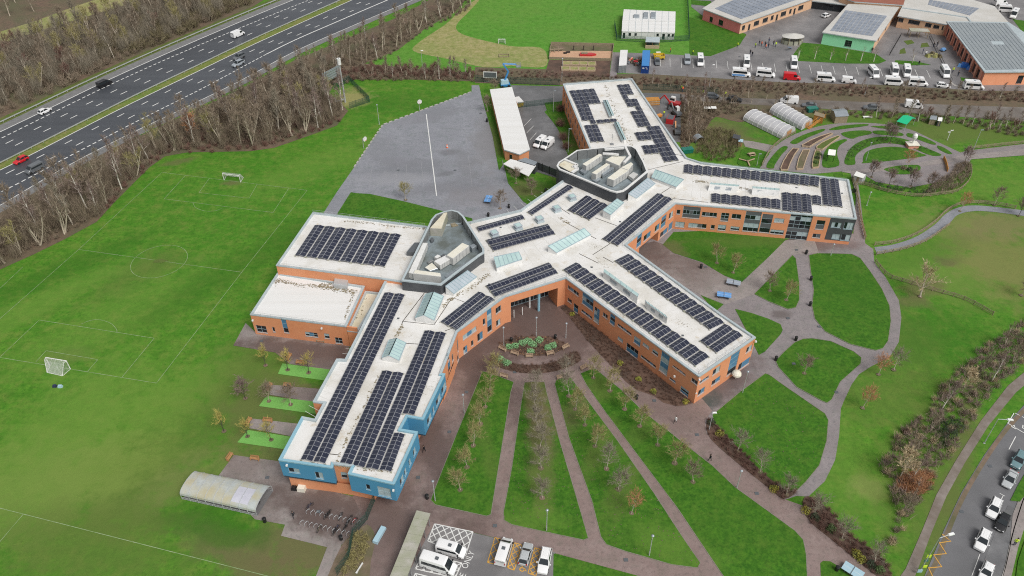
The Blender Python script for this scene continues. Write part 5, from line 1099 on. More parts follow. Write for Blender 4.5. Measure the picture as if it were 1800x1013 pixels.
# portable classroom: two bays side by side
t = thing('portable_classroom', 'white portable classroom of two joined bays on the far field', 'portable building', tuple(G(1140, 60)), world=True)
fr = GG([(1093.5, 55), (1186, 57.4), (1186.5, 38), (1094.5, 36)], 3.0); bk = GG([(1094.7, 35.6), (1186.6, 37.6), (1187, 20.7), (1097, 16.7)], 3.2)
for q, z in ((fr, 3.0), (bk, 3.2)):
    Pq = [Vector(p[:2]) for p in q]; w0 = Wall(Pq[0], Pq[1]); b = MB()
    H = [([w0.L * u, w0.L * u + wd, z0, 2.4, .12], 'g') for u, wd, z0 in ((.02, .9, .3), (.13, .9, 1.3), (.24, .9, 1.3), (.66, .9, 1.3), (.77, 1, .3), (.87, .9, 1.3), (.95, .8, 1.3))] if z == 3.0 else []
    for i in range(4): wall_face(b, Wall(Pq[i], Pq[(i + 1) % 4]), .2, z - .15, [h for h, _ in H] if i == 0 else [], 0)
    b.build('wall', 'white_metal', t)
    for h, st in H: window(t, w0, h, st, frame='panel_grey', sill=False)
    b = MB(); b.prism(inset(Pq, -.12), z - .15, z, bottom=True); b.build('roof', 'roof_clean', t)
    b = MB()
    for k in range(1, 8): p0 = Vector((*Pq[0].lerp(Pq[1], k / 8), z + .02)); p1 = Vector((*Pq[3].lerp(Pq[2], k / 8), z + .02)); b.bar(p0, p1, .12, .08)
    for k in range(9): b.bar(w0.P(w0.L * k / 8, .2, .03), w0.P(w0.L * k / 8, z - .2, .03), .08, .06)
    b.build('cover_strip', 'grey_coping', t)
for x in (1118, 1135, 1148):
    pbox(t, 'roof_unit', [(x - 4, 31), (x + 4, 31.2), (x + 4.5, 21.5), (x - 3.5, 21)] if x != 1118 else [(1114, 30), (1124, 30.3), (1124, 25.5), (1114, 25)], 3.7, 3.2, 'duct_metal')
t = thing('timber_hut', 'small open fronted hut with a grey roof before the white portable classroom', 'hut', tuple(G(1147, 84)), world=True)
pbox(t, 'roof', [(1134.5, 73.5), (1159.5, 74.2), (1160, 65.5), (1135.5, 64.7)], 2.6, 2.4, 'grey_coping'); pbox(t, 'front_wall', [(1134.5, 80.5), (1159, 81.2), (1159, 80.2), (1134.5, 79.5)], 1.1, 0, 'pale_wood')
pbox(t, 'back_wall', [(1136, 67.5), (1159, 68), (1159, 67), (1136, 66.5)], 2.4, 0, 'panel_grey')
b = MB()
for x, y in ((1134.8, 83.5), (1146, 84), (1158.3, 84.8)): g = G(x, y); b.tube((g.x, g.y, 0), (g.x, g.y, 2.4), .1)
b.build('post', 'wood', t)

# ================================================================== FENCES
def mesh_fence(pts, h, label, step=3.0, cat='fence', m='fence_green'):
    P = [Vector(G(*p)[:2]) for p in pts]; mid = P[len(P) // 2]; t = thing('mesh_fence', label, cat, (mid.x, mid.y, 0), group='green mesh fences', world=True)
    b0 = MB()
    for k in range(15): b0.box(-.5 + k / 15 - .012, -.5 + k / 15 + .012, -.01, .01, .05, 1.0)
    for z in (.1, .4, .7, .99): b0.box(-.5, .5, -.012, .012, z - .012, z + .012)
    pm_ = b0.mesh('fence_panel', [m]); po = MB().box(-.045, .045, -.045, .045, 0, h + .1).mesh('post', [m])
    for a, c in zip(P, P[1:]):
        n = max(1, round((c - a).length / step)); ang = math.atan2((c - a).y, (c - a).x); L_ = (c - a).length / n
        for k in range(n):
            q = a.lerp(c, (k + .5) / n)
            link('fence_panel', pm_, t, M=Matrix.Translation((q.x, q.y, 0)) @ Matrix.Rotation(ang, 4, 'Z') @ Matrix.Diagonal((L_, 1, h, 1)))
            q = a.lerp(c, k / n); link('post', po, t, M=Matrix.Translation((q.x, q.y, 0)) @ Matrix.Rotation(ang, 4, 'Z'))
    return t
mesh_fence([(835, 144), (880, 147), (985, 151)], 2.4, 'tall green mesh fence along the far side of the staff yard lane', 3.2)
mesh_fence([(1130, 159), (1200, 162), (1262, 166)], 2.4, 'tall green mesh fence behind the builders yard', 3.2)
mesh_fence([(911, 190), (940, 187), (972, 183)], 2.0, 'green mesh fence across the staff yard below the yellow skip', 3.0)
mesh_fence([(1080, 45), (1084, 72), (1150, 76), (1211, 72), (1208, -5)], 2.2, 'green mesh fence boxing in the white portable classroom', 3.5)
mesh_fence([(659, 882), (646, 914), (622, 942), (614, 984), (592, 1014)], 2.2, 'green mesh fence between the cycle stands and the soil strip', 2.6)
mesh_fence([(588, 158), (614, 143.5), (650, 180), (614, 192)], 2.2, 'green mesh fence round the tall mast on the field edge', 2.8)
def rail_fence(pts, label, h=1.1, step=2.2, m='old_wood', rails=(.35, .75, 1.05), name='timber_fence'):
    P = [Vector(p) for p in [G(*q)[:2] for q in smooth_open(pts, 4)]]; mid = P[len(P) // 2]
    t = thing(name, label, 'fence', (mid.x, mid.y, 0), group='timber post and rail fences', world=True)
    po = MB().box(-.07, .07, -.07, .07, 0, h + .1).mesh('post', [m])
    Q = [q for q, d in walk(P, step)]
    for q in Q: link('post', po, t, M=Matrix.Translation((q.x, q.y, 0)) @ Matrix.Rotation(R.uniform(0, 1.5), 4, 'Z'))
    for z in rails:
        b = MB()
        for a, c in zip(Q, Q[1:]): b.bar((a.x, a.y, z + R.uniform(-.02, .02)), (c.x, c.y, z + R.uniform(-.02, .02)), .06, .13)
        b.build('rail', m, t)
rail_fence([(1503, 326), (1519, 326), (1551, 336.4), (1586, 343.6), (1618, 347), (1650, 343.6), (1682, 338), (1702, 320), (1706.7, 304), (1703, 290)], 'curved timber rail fence round the lower edge of the garden')
rail_fence([(1537, 432), (1570, 428), (1610, 414), (1643, 392), (1660, 375), (1681, 363), (1707, 358), (1750, 361), (1790, 369)], 'timber rail fence along the upper side of the pond path')
rail_fence([(1540, 449), (1583, 441), (1624, 427), (1652, 409), (1672, 394)], 'timber rail fence along the lower side of the pond path')
rail_fence([(1538, 462), (1560, 487), (1590, 497), (1650, 515), (1697, 529), (1757, 562)], 'timber rail fence crossing the lawn behind the big bare tree')
rail_fence([(1497, 316), (1504, 335), (1512, 385), (1522, 428)], 'timber fence beside the dark end of the right hand wing', 1.3, 1.6, rails=(.3, .6, .9, 1.2))
rail_fence([(1700, 264), (1750, 258), (1830, 250)], 'low timber rail along the straight path at the right edge')
rail_fence([(1339, 292), (1352, 268), (1372, 249), (1400, 234)], 'timber rail at the left rim of the round garden', .9)
# dark boarded yard gate between the two buildings
t = thing('yard_gate', 'dark boarded gate closing the staff yard beside the rounded enclosure', 'gate', tuple(G(960, 303)), world=True)
A, B = G(941, 297), G(979, 312)
for k in range(16):
    p, q = A.lerp(B, k / 16), A.lerp(B, (k + .92) / 16); b = MB(); b.bar((p.x, p.y, 1.25), (q.x, q.y, 1.25), .06, 2.3); b.build('board', 'dark_cladding', t)
b = MB()
for k in (0, .33, .66, 1): p = A.lerp(B, k); b.box(p.x - .1, p.x + .1, p.y - .1, p.y + .1, 0, 2.6)
b.build('post', 'black_plastic', t)
t = thing('white_canopy', 'white flat canopy on thin posts at the end of the long low block', 'canopy', tuple(G(912, 310)), world=True)
pbox(t, 'roof', [(884.5, 288), (929, 309.8), (942, 291), (897.6, 279.4)], 2.7, 2.5, 'roof_clean')
for x, y in ((886, 299), (900, 306), (915, 313), (928, 320), (941, 301)): g = G(x, y); MB().tube((g.x, g.y, 0), (g.x, g.y, 2.5), .07).build('post', 'dark_cladding', t)
t = thing('flat_hut', 'grey flat roofed hut squeezed between the white canopy and the yard gate', 'hut', tuple(G(926, 288)), world=True)
pbox(t, 'hut', [(909, 282), (940, 291), (945, 285), (924, 277)], 2.9, 0, 'dark_cladding', 'duct_metal')
# walkway canopy at the bottom
t = thing('walkway_canopy', 'long pale concrete roofed walkway running off the bottom edge beside the car park', 'canopy', tuple(G(720, 960)), world=True)
CQ = [(680, 1026), (711, 1026), (756.6, 902.4), (732.5, 897)]; PQ = GG(CQ, 2.9)
for k in range(9):
    a, b_, c, d = PQ[0].lerp(PQ[3], k / 9), PQ[1].lerp(PQ[2], k / 9), PQ[1].lerp(PQ[2], (k + .985) / 9), PQ[0].lerp(PQ[3], (k + .985) / 9)
    m = MB(); m.prism([a, b_, c, d], 2.7, 2.9 - .004 * (k % 2), bottom=True); m.build('roof_slab', 'concrete', t)
for k in range(6):
    for e in ((0, 3, .12), (1, 2, -.12)):
        p = PQ[e[0]].lerp(PQ[e[1]], .05 + .18 * k); q = PQ[0].lerp(PQ[3], .5); MB().tube((p.x + e[2], p.y, 0), (p.x + e[2], p.y, 2.7), .08).build('post', 'steel', t)
# cycle shelter with barrel roof
t = thing('cycle_shelter', 'barrel roofed clear plastic cycle shelter stained with algae on the edge of the field', 'cycle shelter', tuple(G(395, 880)), world=True)
A0, B0, C0, D0 = G(320.7, 878), G(452.5, 908), G(480, 864), G(350, 838)
nb = 9
def arch(u, a):
    f, k = A0.lerp(B0, u), D0.lerp(C0, u); c = (f + k) / 2; h = (f - k) / 2
    return Vector((c.x + h.x * math.cos(a), c.y + h.y * math.cos(a), 1.3 + 1.15 * max(0, math.sin(a)) ** .8))
for k in range(nb):
    for (a0, a1) in ((0, .62), (.62, 1.25), (1.25, 1.9), (1.9, 2.52), (2.52, 3.1416)):
        b = MB()
        for s in range(3):
            x0, x1 = a0 + (a1 - a0) * s / 3, a0 + (a1 - a0) * (s + 1) / 3
            b.add([arch((k + .015) / nb, x0), arch((k + .985) / nb, x0), arch((k + .985) / nb, x1), arch((k + .015) / nb, x1)], [(0, 1, 2, 3)])
        b.build('roof_sheet', 'shelter_clear' if (k, a0) in ((6, 1.25), (7, 1.25), (6, .62), (7, .62)) else 'shelter_sheet', t)
for k in range(nb + 1):
    b = MB(); P = [arch(k / nb, math.pi * s / 12) for s in range(13)]
    for p, q in zip(P, P[1:]): b.bar(p * 1.0 + Vector((0, 0, .01)), q + Vector((0, 0, .01)), .09, .09)
    for e in (0, 12): b.tube((P[e].x, P[e].y, 0), P[e], .05)
    b.build('hoop', 'galvanised', t)
b = MB()
for z in (.2, .62, 1.25): b.bar((A0.x, A0.y, z), (B0.x, B0.y, z), .05, .08); b.bar((D0.x, D0.y, z), (C0.x, C0.y, z), .05, .08)
b.build('rail', 'galvanised', t)
mb_ = MB(); mb_.poly([(q_.x, q_.y, .075) for q_ in (A0, B0, C0, D0)]); mb_.build('shelter_floor', 'lot_asphalt', t)
for s_, (e0, e1) in ((0, (A0, B0)),):
    for k in range(nb):
        b = MB(); p, q = e0.lerp(e1, (k + .04) / nb), e0.lerp(e1, (k + .96) / nb)
        for j in range(9): x = p.lerp(q, j / 8); b.bar((x.x, x.y, .12), (x.x, x.y, .62), .03, .03)
        b.build('side_bars', 'galvanised', t)
# cycle stands and bicycles
st = None
def hoop_mesh():
    b = MB(); P = [(-.4, 0, 0), (-.4, 0, .6), (-.28, 0, .78), (.28, 0, .78), (.4, 0, .6), (.4, 0, 0)]
    for p, q in zip(P, P[1:]): b.tube(p, q, .035, n=6)
    return b.mesh('cycle_stand', ['galvanised'])
HM = hoop_mesh()
def z4(x, y): return (480 + x / 6.214, 850 + y / 6.214)
rows = [(z4(385, 318), z4(940, 442), 12, 'steel hoop cycle stand in the row nearer the blue wing'), (z4(318, 440), z4(822, 562), 11, 'steel hoop cycle stand in the row further from the blue wing')]
for a, b_, n, lab in rows:
    A, B = G(*a), G(*b_); ang = math.atan2((B - A).y, (B - A).x) + 1.15
    for k in range(n):
        p = A.lerp(B, k / (n - 1)); o = link('cycle_stand', HM); o.location = p; o.rotation_euler = (0, 0, ang); tag(o, lab, 'cycle stand', lab.replace('stand in', 'stands in').replace('steel hoop ', ''))
def bicycle(loc, rz, label, m):
    t = thing('bicycle', label, 'bicycle', loc, rz, 'bicycles locked to the stands')
    b = MB()
    for p, q in (((-.5, 0, .34), (-.1, 0, .32)), ((-.1, 0, .32), (-.22, 0, .85)), ((-.5, 0, .34), (-.2, 0, .8)), ((-.2, 0, .8), (.36, 0, .84)), ((-.1, 0, .32), (.38, 0, .74)), ((.34, 0, .95), (.52, 0, .34))): b.tube(p, q, .028, n=5)
    b.build('frame', m, t)
    for x in (-.5, .52):
        w = MB(); n = 14
        for k in range(n): w.tube((x + .33 * math.cos(6.283 * k / n), 0, .34 + .33 * math.sin(6.283 * k / n)), (x + .33 * math.cos(6.283 * (k + 1) / n), 0, .34 + .33 * math.sin(6.283 * (k + 1) / n)), .03, n=4)
        for k in range(6): w.tube((x, 0, .34), (x + .32 * math.cos(k * 1.047), 0, .34 + .32 * math.sin(k * 1.047)), .01, n=3)
        w.build('wheel', 'rubber', t)
    MB().box(-.36, -.1, -.07, .07, .87, .93).build('saddle', 'black_plastic', t)
    MB().tube((.34, -.28, 1.0), (.34, .28, 1.0), .025).build('handlebar', 'black_plastic', t); return t
BIKES = [((405, 262), 'dark bicycle at the outer left end of the nearer cycle row', 'cloth_navy'), ((590, 365), 'dark bicycle leaning at the fifth hoop of the nearer cycle row', 'car_black'), ((612, 345), 'black bicycle pushed in behind another at the middle of the nearer row', 'car_black'), ((742, 375), 'dark bicycle near the seventh hoop of the nearer cycle row', 'car_grey'), ((845, 405), 'dark bicycle towards the fence end of the nearer cycle row', 'car_black'), ((890, 425), 'reddish bicycle by the mesh fence end of the nearer cycle row', 'machine_red'), ((508, 510), 'brownish bicycle at the fifth hoop of the further cycle row', 'soil'), ((680, 545), 'dark bicycle standing out from the middle of the further cycle row', 'car_black'), ((700, 505), 'bicycle with a dark frame tucked behind in the further cycle row', 'cloth_navy'), ((790, 510), 'dark bicycle near the bin end of the further cycle row', 'car_black'), ((815, 450), 'dark bicycle parked between the two cycle rows', 'car_grey')]
for k in range(14):
    g = A0.lerp(B0, (k + .6) / 14.6).lerp(D0.lerp(C0, (k + .6) / 14.6), .3 + .06 * (k % 3)); bicycle((g.x, g.y, .08), math.atan2((D0 - A0).y, (D0 - A0).x) + R.uniform(-.15, .15), 'dark bicycle standing under the barrel roofed shelter', R.choice(['car_black', 'car_grey', 'cloth_navy', 'machine_red']))['group'] = 'bicycles under the cycle shelter'
for p, lab, m in BIKES: g = G(*z4(*p)); bicycle((g.x, g.y, 0.06), 1.0 + R.uniform(-.25, .25), lab, m)

# ================================================================== FURNITURE, LAMPS, SPORTS
def lamp(base, top, label, kind='post', arm=None):
    g = G(*base); h = height(base, top); t = thing('lamp_post', label, 'lamp post', (g.x, g.y, 0), arm or 0.0, 'lamp posts')
    MB().box(-.17, .17, -.17, .17, 0, .03).tube((0, 0, 0), (0, 0, 1.2), .10, n=8).tube((0, 0, 1.2), (0, 0, h), .075, .055, n=8).build('pole', 'galvanised', t)
    b = MB()
    if kind == 'post': b.tube((0, 0, h), (0, 0, h + .12), .28, .2, n=10); b.tube((0, 0, h + .12), (0, 0, h + .2), .2, .05, n=10); b.build('lantern', 'duct_metal', t)
    elif kind == 'arm':
        MB().tube((0, 0, h), (1.6, 0, h + .25), .05, n=6).build('arm', 'galvanised', t); b.box(1.4, 2.5, -.2, .2, h + .2, h + .4, taper=.8); b.build('lantern', 'lamp_glass', t)
    else: b.box(-.15, .75, -.16, .16, h, h + .16, taper=.8); b.build('lantern', 'lamp_glass' if kind == 'white' else 'duct_metal', t)
    return t
for a in [((1295, 858), (1304, 828), 'lamp post at the lawn edge beside the red brick path, lower right of the fan'), ((1246, 757), (1252.5, 726), 'white lamp post at the near tip of the shrub bed by the lower right wing', 'white'), ((816, 727), (812, 694), 'lamp post on the paving at the edge of the lawn beside the blue wing'), ((765, 881), (759, 846), 'lamp post at the bottom left corner of the first lawn wedge'), ((960.7, 933), (960.7, 897), 'lamp post at the foot of the second lawn wedge'), ((1141, 977), (1146.5, 942), 'lamp post at the foot of the third lawn wedge'),
          ((885.7, 610), (884, 576), 'lamp post at the left end of the plaza planting bed'), ((942.5, 592), (942.4, 558.5), 'lamp post behind the middle of the plaza planting bed'), ((994.5, 595), (994.8, 568.7), 'lamp post at the right of the plaza planting bed'), ((1305, 691), (1312, 653.5), 'lamp post on the lawn beside the end wall of the lower right wing'), ((1460, 449.7), (1466.7, 429.5), 'lamp post in front of the dark clad end of the right hand wing'), ((1523.5, 361), (1532, 338), 'lamp post on the lawn between the garden and the pond path'),
          ((666.8, 218.5), (662.8, 184.5), 'lamp post at the left bend of the games court edge'), ((743, 124), (737, 89.5), 'lamp post among the shrubs above the games court', 'white'), ((987.4, 143), (987.4, 103), 'pale lamp post in front of the sandy play yard'), ((1246.7, 153), (1251, 114.5), 'lamp post in the hedge bank below the minibus car park', 'white'), ((1519.8, 167.6), (1529, 136.5), 'leaning looking lamp post by the angled minibus', 'white'), ((1711, 262.7), (1722.7, 229), 'lamp post by the path at the right end of the garden', 'side'), ((1521.8, 283), (1531.6, 251), 'thin lamp post on the half moon lawn of the garden'), ((1330, 292), (1333, 271), 'lamp post on the small garden lawn behind the right hand wing', 'side'), ((972.5, 197), (973.6, 160), 'lamp post in the staff yard behind the round red shrubs', 'side'), ((998.6, 268.6), (999.6, 227), 'lamp post beside the far upper wing close to the rounded enclosure', 'side')]: lamp(*a)
lamp((1617, 1004), (1652, 946), 'street lamp with a bright arm over the yellow zigzag marking', 'arm', 0.25); lamp((1730, 779), (1754, 737), 'street lamp with a white arm beside the road marking at the right', 'arm', -0.2)
# signs strapped to the near street lamp
t = thing('lamp_sign', 'yellow green and white signs hung low on the street lamp by the zigzag', 'sign', tuple(G(1620, 1000)), world=True)
for (x, y, z, s, m) in ((1633, 978, 2.6, .35, 'hi_vis'), (1628, 986, 2.2, .3, 'bin_green'), (1626, 996, 1.7, .3, 'hi_vis'), (1617, 1004, 1.0, .38, 'tennis_pale')):
    p = G(x, y, z); MB().box(p.x - s, p.x + s, p.y - .04, p.y + .04, p.z - s, p.z + s).build('sign_plate', m, t)
# tall communications mast and the back of a motorway sign
g = G(607, 180); h = height((607, 180), (594, 103)); t = thing('mast', 'tall grey phone mast with a drum head on the strawy patch by the field', 'mast', tuple(g))
MB().tube((0, 0, 0), (0, 0, h), .32, .18, n=10).build('pole', 'galvanised', t); MB().tube((0, 0, h - 2), (0, 0, h), .62, n=14).build('antenna_drum', 'white_metal', t)
MB().bar((0, 0, 1.2), (-3.4, -.6, .4), .5, .35).bar((-3.4, -.6, .2), (-3.6, 2.6, .3), .3, .3).build('cable_tray', 'galvanised', t)
t = thing('road_sign', 'large grey sign seen from behind above the trees near the mast', 'road sign', tuple(G(586, 155)))
MB().box(-4, 4, -.1, .1, 3.2, 6.6).build('panel', 'duct_metal', t); b = MB()
for z in (3.6, 4.4, 5.2, 6.0): b.box(-4, 4, -.2, -.1, z, z + .12)
b.build('stiffener', 'steel', t)
for x in (-2.6, 2.6): MB().tube((x, -.3, 0), (x, -.3, 6.4), .14).build('post', 'steel', t)
t.rotation_euler = (0, 0, 1.0)
# football goals
def goal(a, b_, back, h, label, name='football_goal'):
    A, B = G(*a), G(*b_); c = (A + B) / 2; t = thing(name, label, 'goal', tuple(c), world=True); Bk = [G(*p) for p in back]; m = MB(); up = Vector((0, 0, h))
    for p, q in ((A, A + up), (B, B + up), (A + up, B + up)): m.tube(p, q, .09, n=8)
    m.build('goal_frame', 'white_paint', t); m = MB(); d0 = (Bk[0] - A) * .35; d1 = (Bk[1] - B) * .35
    for p, q in ((A + up, A + up + d0), (B + up, B + up + d1), (A + up + d0, Bk[0]), (B + up + d1, Bk[1]), (Bk[0], Bk[1]), (A, Bk[0]), (B, Bk[1])): m.tube(p, q, .05, n=6)
    m.build('back_stay', 'white_paint', t); n = MB()
    for k in range(1, 40):
        u = k / 40; p, q, r_ = (A + up).lerp(B + up, u), (A + up + d0).lerp(B + up + d1, u), Bk[0].lerp(Bk[1], u)
        n.tube(p, q, .012, n=3, caps=False); n.tube(q, r_, .012, n=3, caps=False)
    for k in range(1, 14): v = k / 14; n.tube((A + up + d0).lerp(Bk[0], v), (B + up + d1).lerp(Bk[1], v), .012, n=3, caps=False)
    for k in range(1, 10):
        v = k / 10
        for s, d, e in ((A, d0, Bk[0]), (B, d1, Bk[1])): n.tube(s + up * v, (s + up + d).lerp(e, 1 - v), .012, n=3, caps=False)
    n.build('net', 'white_paint', t, kind='stuff')
goal((88, 643), (124, 649), [(82.7, 655), (110, 661)], 2.4, 'white football goal with a net at the near end of the pitch')
goal((394, 317), (423, 320.5), [(398, 309), (428, 312)], 2.1, 'white football goal at the far end of the pitch near the trees')
goal((876, 77.5), (888, 77.5), [(877, 74.5), (887, 74.5)], 1.8, 'small white goal on the far bright field')
t = thing('mini_goal', 'low grey wooden framed mini goal on the rough meadow', 'goal', tuple(G(886, 101)))
for s in ((-1.8, 1.8, -.1, .1, 0, .35), (-1.8, 1.8, 2.2, 2.4, 0, .35), (-1.9, -1.7, -.1, 2.4, 0, .35), (1.7, 1.9, -.1, 2.4, 0, .35)): MB().box(*s).build('side_board', 'old_wood', t)
t = thing('sports_bag', 'pair of blue and white sports bags dropped behind the near goal', 'bag', tuple(G(102, 680)))
MB().box(-1.0, -.2, -.3, .3, 0, .5, taper=.75).build('bag', 'cloth_navy', t); MB().box(.1, 1.0, -.4, .2, 0, .5, taper=.75).build('bag', 'tennis_pale', t)
for base, lab, az in (((639.5, 261), 'basketball hoop with a round white board on the slanting left court edge', -.6), ((737.5, 194), 'basketball hoop with a round white board on the upper court edge', -1.2)):
    g = G(*base); t = thing('basketball_hoop', lab, 'basketball hoop', tuple(g), az, 'basketball hoops by the court')
    MB().tube((0, 0, 0), (0, 0, 3.2), .09).tube((0, 0, 3.2), (1.0, 0, 3.3), .06).build('post', 'galvanised', t)
    m = MB(); m.tube((1.0, 0, 3.4), (1.06, 0, 3.4), .75, n=16); m.build('backboard', 'white_paint', t)
    m = MB(); P = [(1.35 + .23 * math.cos(k * .524), .23 * math.sin(k * .524), 3.05) for k in range(13)]
    for p, q in zip(P, P[1:]): m.tube(p, q, .02, n=4)
    m.build('rim', 'orange_vis', t)
def table_tennis(at_, rz, label, m):
    t = thing('table_tennis_table', label, 'table tennis table', world_at(*at_), rz, 'outdoor table tennis tables'); t.location.z = .06
    for x in (-.7, .7): MB().box(x - .675, x + .675, -.76, .76, .72, .78).build('table_top', m, t)
    MB().box(-.02, .02, -.8, .8, .78, .93).build('net', 'steel', t)
    MB().box(-1.37, 1.37, -.02, .02, .78, .784).build('centre_line', 'white_paint', t)
    for x in (-.85, .85): MB().box(x - .12, x + .12, -.55, .55, 0, .72).build('leg', 'panel_grey', t)
    t.scale = (1.15, 1.15, 1.05)
table_tennis((1288.6, 501), -.35, 'grey outdoor table tennis table on the courtyard paving', 'tennis_grey'); table_tennis((1272, 523), -.25, 'bright blue outdoor table tennis table on the courtyard paving', 'tennis_blue'); table_tennis((858.5, 354), 1.35, 'blue outdoor table tennis table at the corner of the games court', 'tennis_blue'); table_tennis((1497, 1008), -.75, 'pale blue table tennis table at the bottom edge on the brick path', 'tennis_pale')
def bin_(at_, label, kind='bin'):
    t = thing('litter_bin', label, 'litter bin', world_at(*at_), R.uniform(0, 3), 'black litter bins'); t.location.z = .1
    MB().tube((0, 0, 0), (0, 0, .95), .3, .33, n=12).build('barrel', 'black_plastic', t); MB().tube((0, 0, .95), (0, 0, 1.15), .36, .22, n=12).build('hood', 'black_plastic', t); MB().box(-.2, .2, -.34, -.3, .75, .92).build('slot', 'steel', t)
for p, lab in (((1416.7, 447), 'black bin on the path below the glazed stair bay'), ((1425, 493), 'black bin beside the upper narrow path between two lawns'), ((1423.4, 538), 'black bin at the lower end of the narrow path'), ((1398.4, 599), 'black bin at the path junction above the pear shaped lawn'), ((1363.3, 634), 'black bin beside the left tip of the pear shaped lawn'), ((751, 877), 'black bin by the near corner of the first lawn wedge'), ((976, 596), 'black bin at the right rim of the plaza bed'), ((898.7, 601), 'black bin at the left rim of the plaza bed'), ((1118.6, 702), 'black bin on the lawn edge opposite the long planting bed'), ((1232, 472), 'black bin at the edge of the courtyard lawn'), ((894.5, 366), 'black bin under the bare tree near the games court'), ((858.5, 381), 'black bin against the wall of the central wing by the court'), ((959, 338.5), 'black bin at the wall below the rounded enclosure'), ((1470, 1003), 'black bin on the small lawn at the bottom right'), ((466, 918), 'black bin on the grass beside the cycle shelter'), ((600, 949), 'black wheeled bin at the end of the cycle stands'), ((856, 215), 'black bin on the strip beside the long low block')): bin_(p, lab)
def bench(a, b_, label, m='wood', back=True):
    A, B = G(*a), G(*b_); c = (A + B) / 2; L_ = (B - A).length; t = thing('bench', label, 'bench', (c.x, c.y, .1), math.atan2((B - A).y, (B - A).x), 'wooden benches')
    for k in range(4): MB().box(-L_ / 2, L_ / 2, -.26 + k * .135, -.26 + k * .135 + .11, .43, .48).build('seat_slat', m, t)
    if back:
        for k in range(3): MB().box(-L_ / 2, L_ / 2, .28, .32, .56 + k * .13, .66 + k * .13).build('back_slat', m, t)
    for s in (-1, 1): MB().box(s * L_ * .46 - .05, s * L_ * .46 + .05, -.26, .3, 0, .43).build('leg', m, t)
    if back:
        for s in (-1, 1): MB().box(s * L_ * .46 - .05, s * L_ * .46 + .05, -.26, .28, .60, .66).build('armrest', m, t)
for a, b_, lab in (((401, 812), (409, 800), 'orange wooden bench at the left corner of the paved area by the cycle shelter'), ((441, 808), (456, 810), 'orange wooden bench along the top edge of the paving by the blue wing'), ((506, 636), (512, 625), 'wooden bench end on beside the uppermost turf strip'), ((521, 640), (535, 641.5), 'wooden bench along the uppermost turf strip'), ((471, 688), (478, 677), 'wooden bench end on at the middle patio'), ((499, 680), (512, 681.5), 'yellowish wooden bench along the middle patio'), ((435, 750), (442, 738), 'wooden bench end on at the lowest patio'), ((463, 741), (479, 743), 'yellowish wooden bench along the lowest patio'),
    ((877, 613), (889, 619), 'bench at the left end of the curved row below the plaza bed'), ((898, 622), (911, 626), 'second bench from the left in the curved row below the plaza bed'), ((924, 629), (937, 629), 'middle bench of the curved row below the plaza bed'), ((961, 626), (974, 623), 'second bench from the right in the curved row below the plaza bed'), ((989, 616), (1000, 610), 'bench at the right end of the curved row below the plaza bed'), ((879, 662), (892, 666), 'bench at the head of the first lawn wedge'), ((979, 668), (991, 665), 'bench at the head of the third lawn wedge'), ((1021, 652), (1032, 646), 'bench at the head of the right lawn wedge'), ((557, 601), (571, 603), 'dark wooden bench against the lower hall wall')): bench(a, b_, lab, 'plaza_wood' if 'plaza' in lab or 'lawn wedge' in lab else 'old_wood' if 'dark' in lab else 'wood')
t = thing('stone_bench', 'pale grey box seat standing on the brick paving below the blue wing', 'bench', world_at(667.5, 943), 1.2); MB().box(-1.6, 1.6, -.45, .45, .12, .75, taper=.96).build('seat_block', 'tennis_pale', t); MB().box(-1.4, 1.4, -.35, .35, 0, .12).build('plinth', 'panel_grey', t)
t = thing('bollard', 'white sign post lying on the soil strip near the bottom edge', 'post', tuple(G(632, 1000)), 1.15); MB().box(-1.0, 1.0, -.1, .1, .1, .3).build('board', 'white_paint', t); MB().box(-.9, -.7, -.2, .2, 0, .1).build('foot', 'steel', t)
t = thing('recycling_pod', 'cream box and black bags against the wall under the blue storey', 'box', tuple(G(531, 862)), -.15); MB().box(-.7, .7, -.5, .5, 0, 1.0, taper=.92).build('box', 'cream_metal', t); MB().box(-1.9, -.9, -.4, .4, 0, .8, taper=.7).build('bag', 'black_plastic', t)
t = thing('traffic_cone', 'small red and white marker standing in the middle of the games court', 'cone', tuple(G(786, 260))); MB().tube((0, 0, 0), (0, 0, 1.1), .32, .12, n=10).build('cone', 'orange_vis', t); MB().tube((0, 0, .5), (0, 0, .8), .265, .2, n=10).build('band', 'white_paint', t)
t = thing('scoreboard', 'grey framed panel on a dark post at the corner of the staff yard', 'sign board', tuple(G(862, 146)), -.1); MB().box(-2.3, 2.3, -.1, .1, 1.8, 4.0).build('frame', 'white_metal', t); MB().box(-2.05, 2.05, -.14, -.1, 2.0, 3.8).build('panel', 'panel_grey', t)
for x in (-2.2, 2.2): MB().tube((x, .15, 0), (x, .15, 3.8), .1).build('post', 'dark_cladding', t)
MB().bar((-2.2, .3, 0), (2.2, 2.2, .1), .15, .15).build('brace', 'galvanised', t)

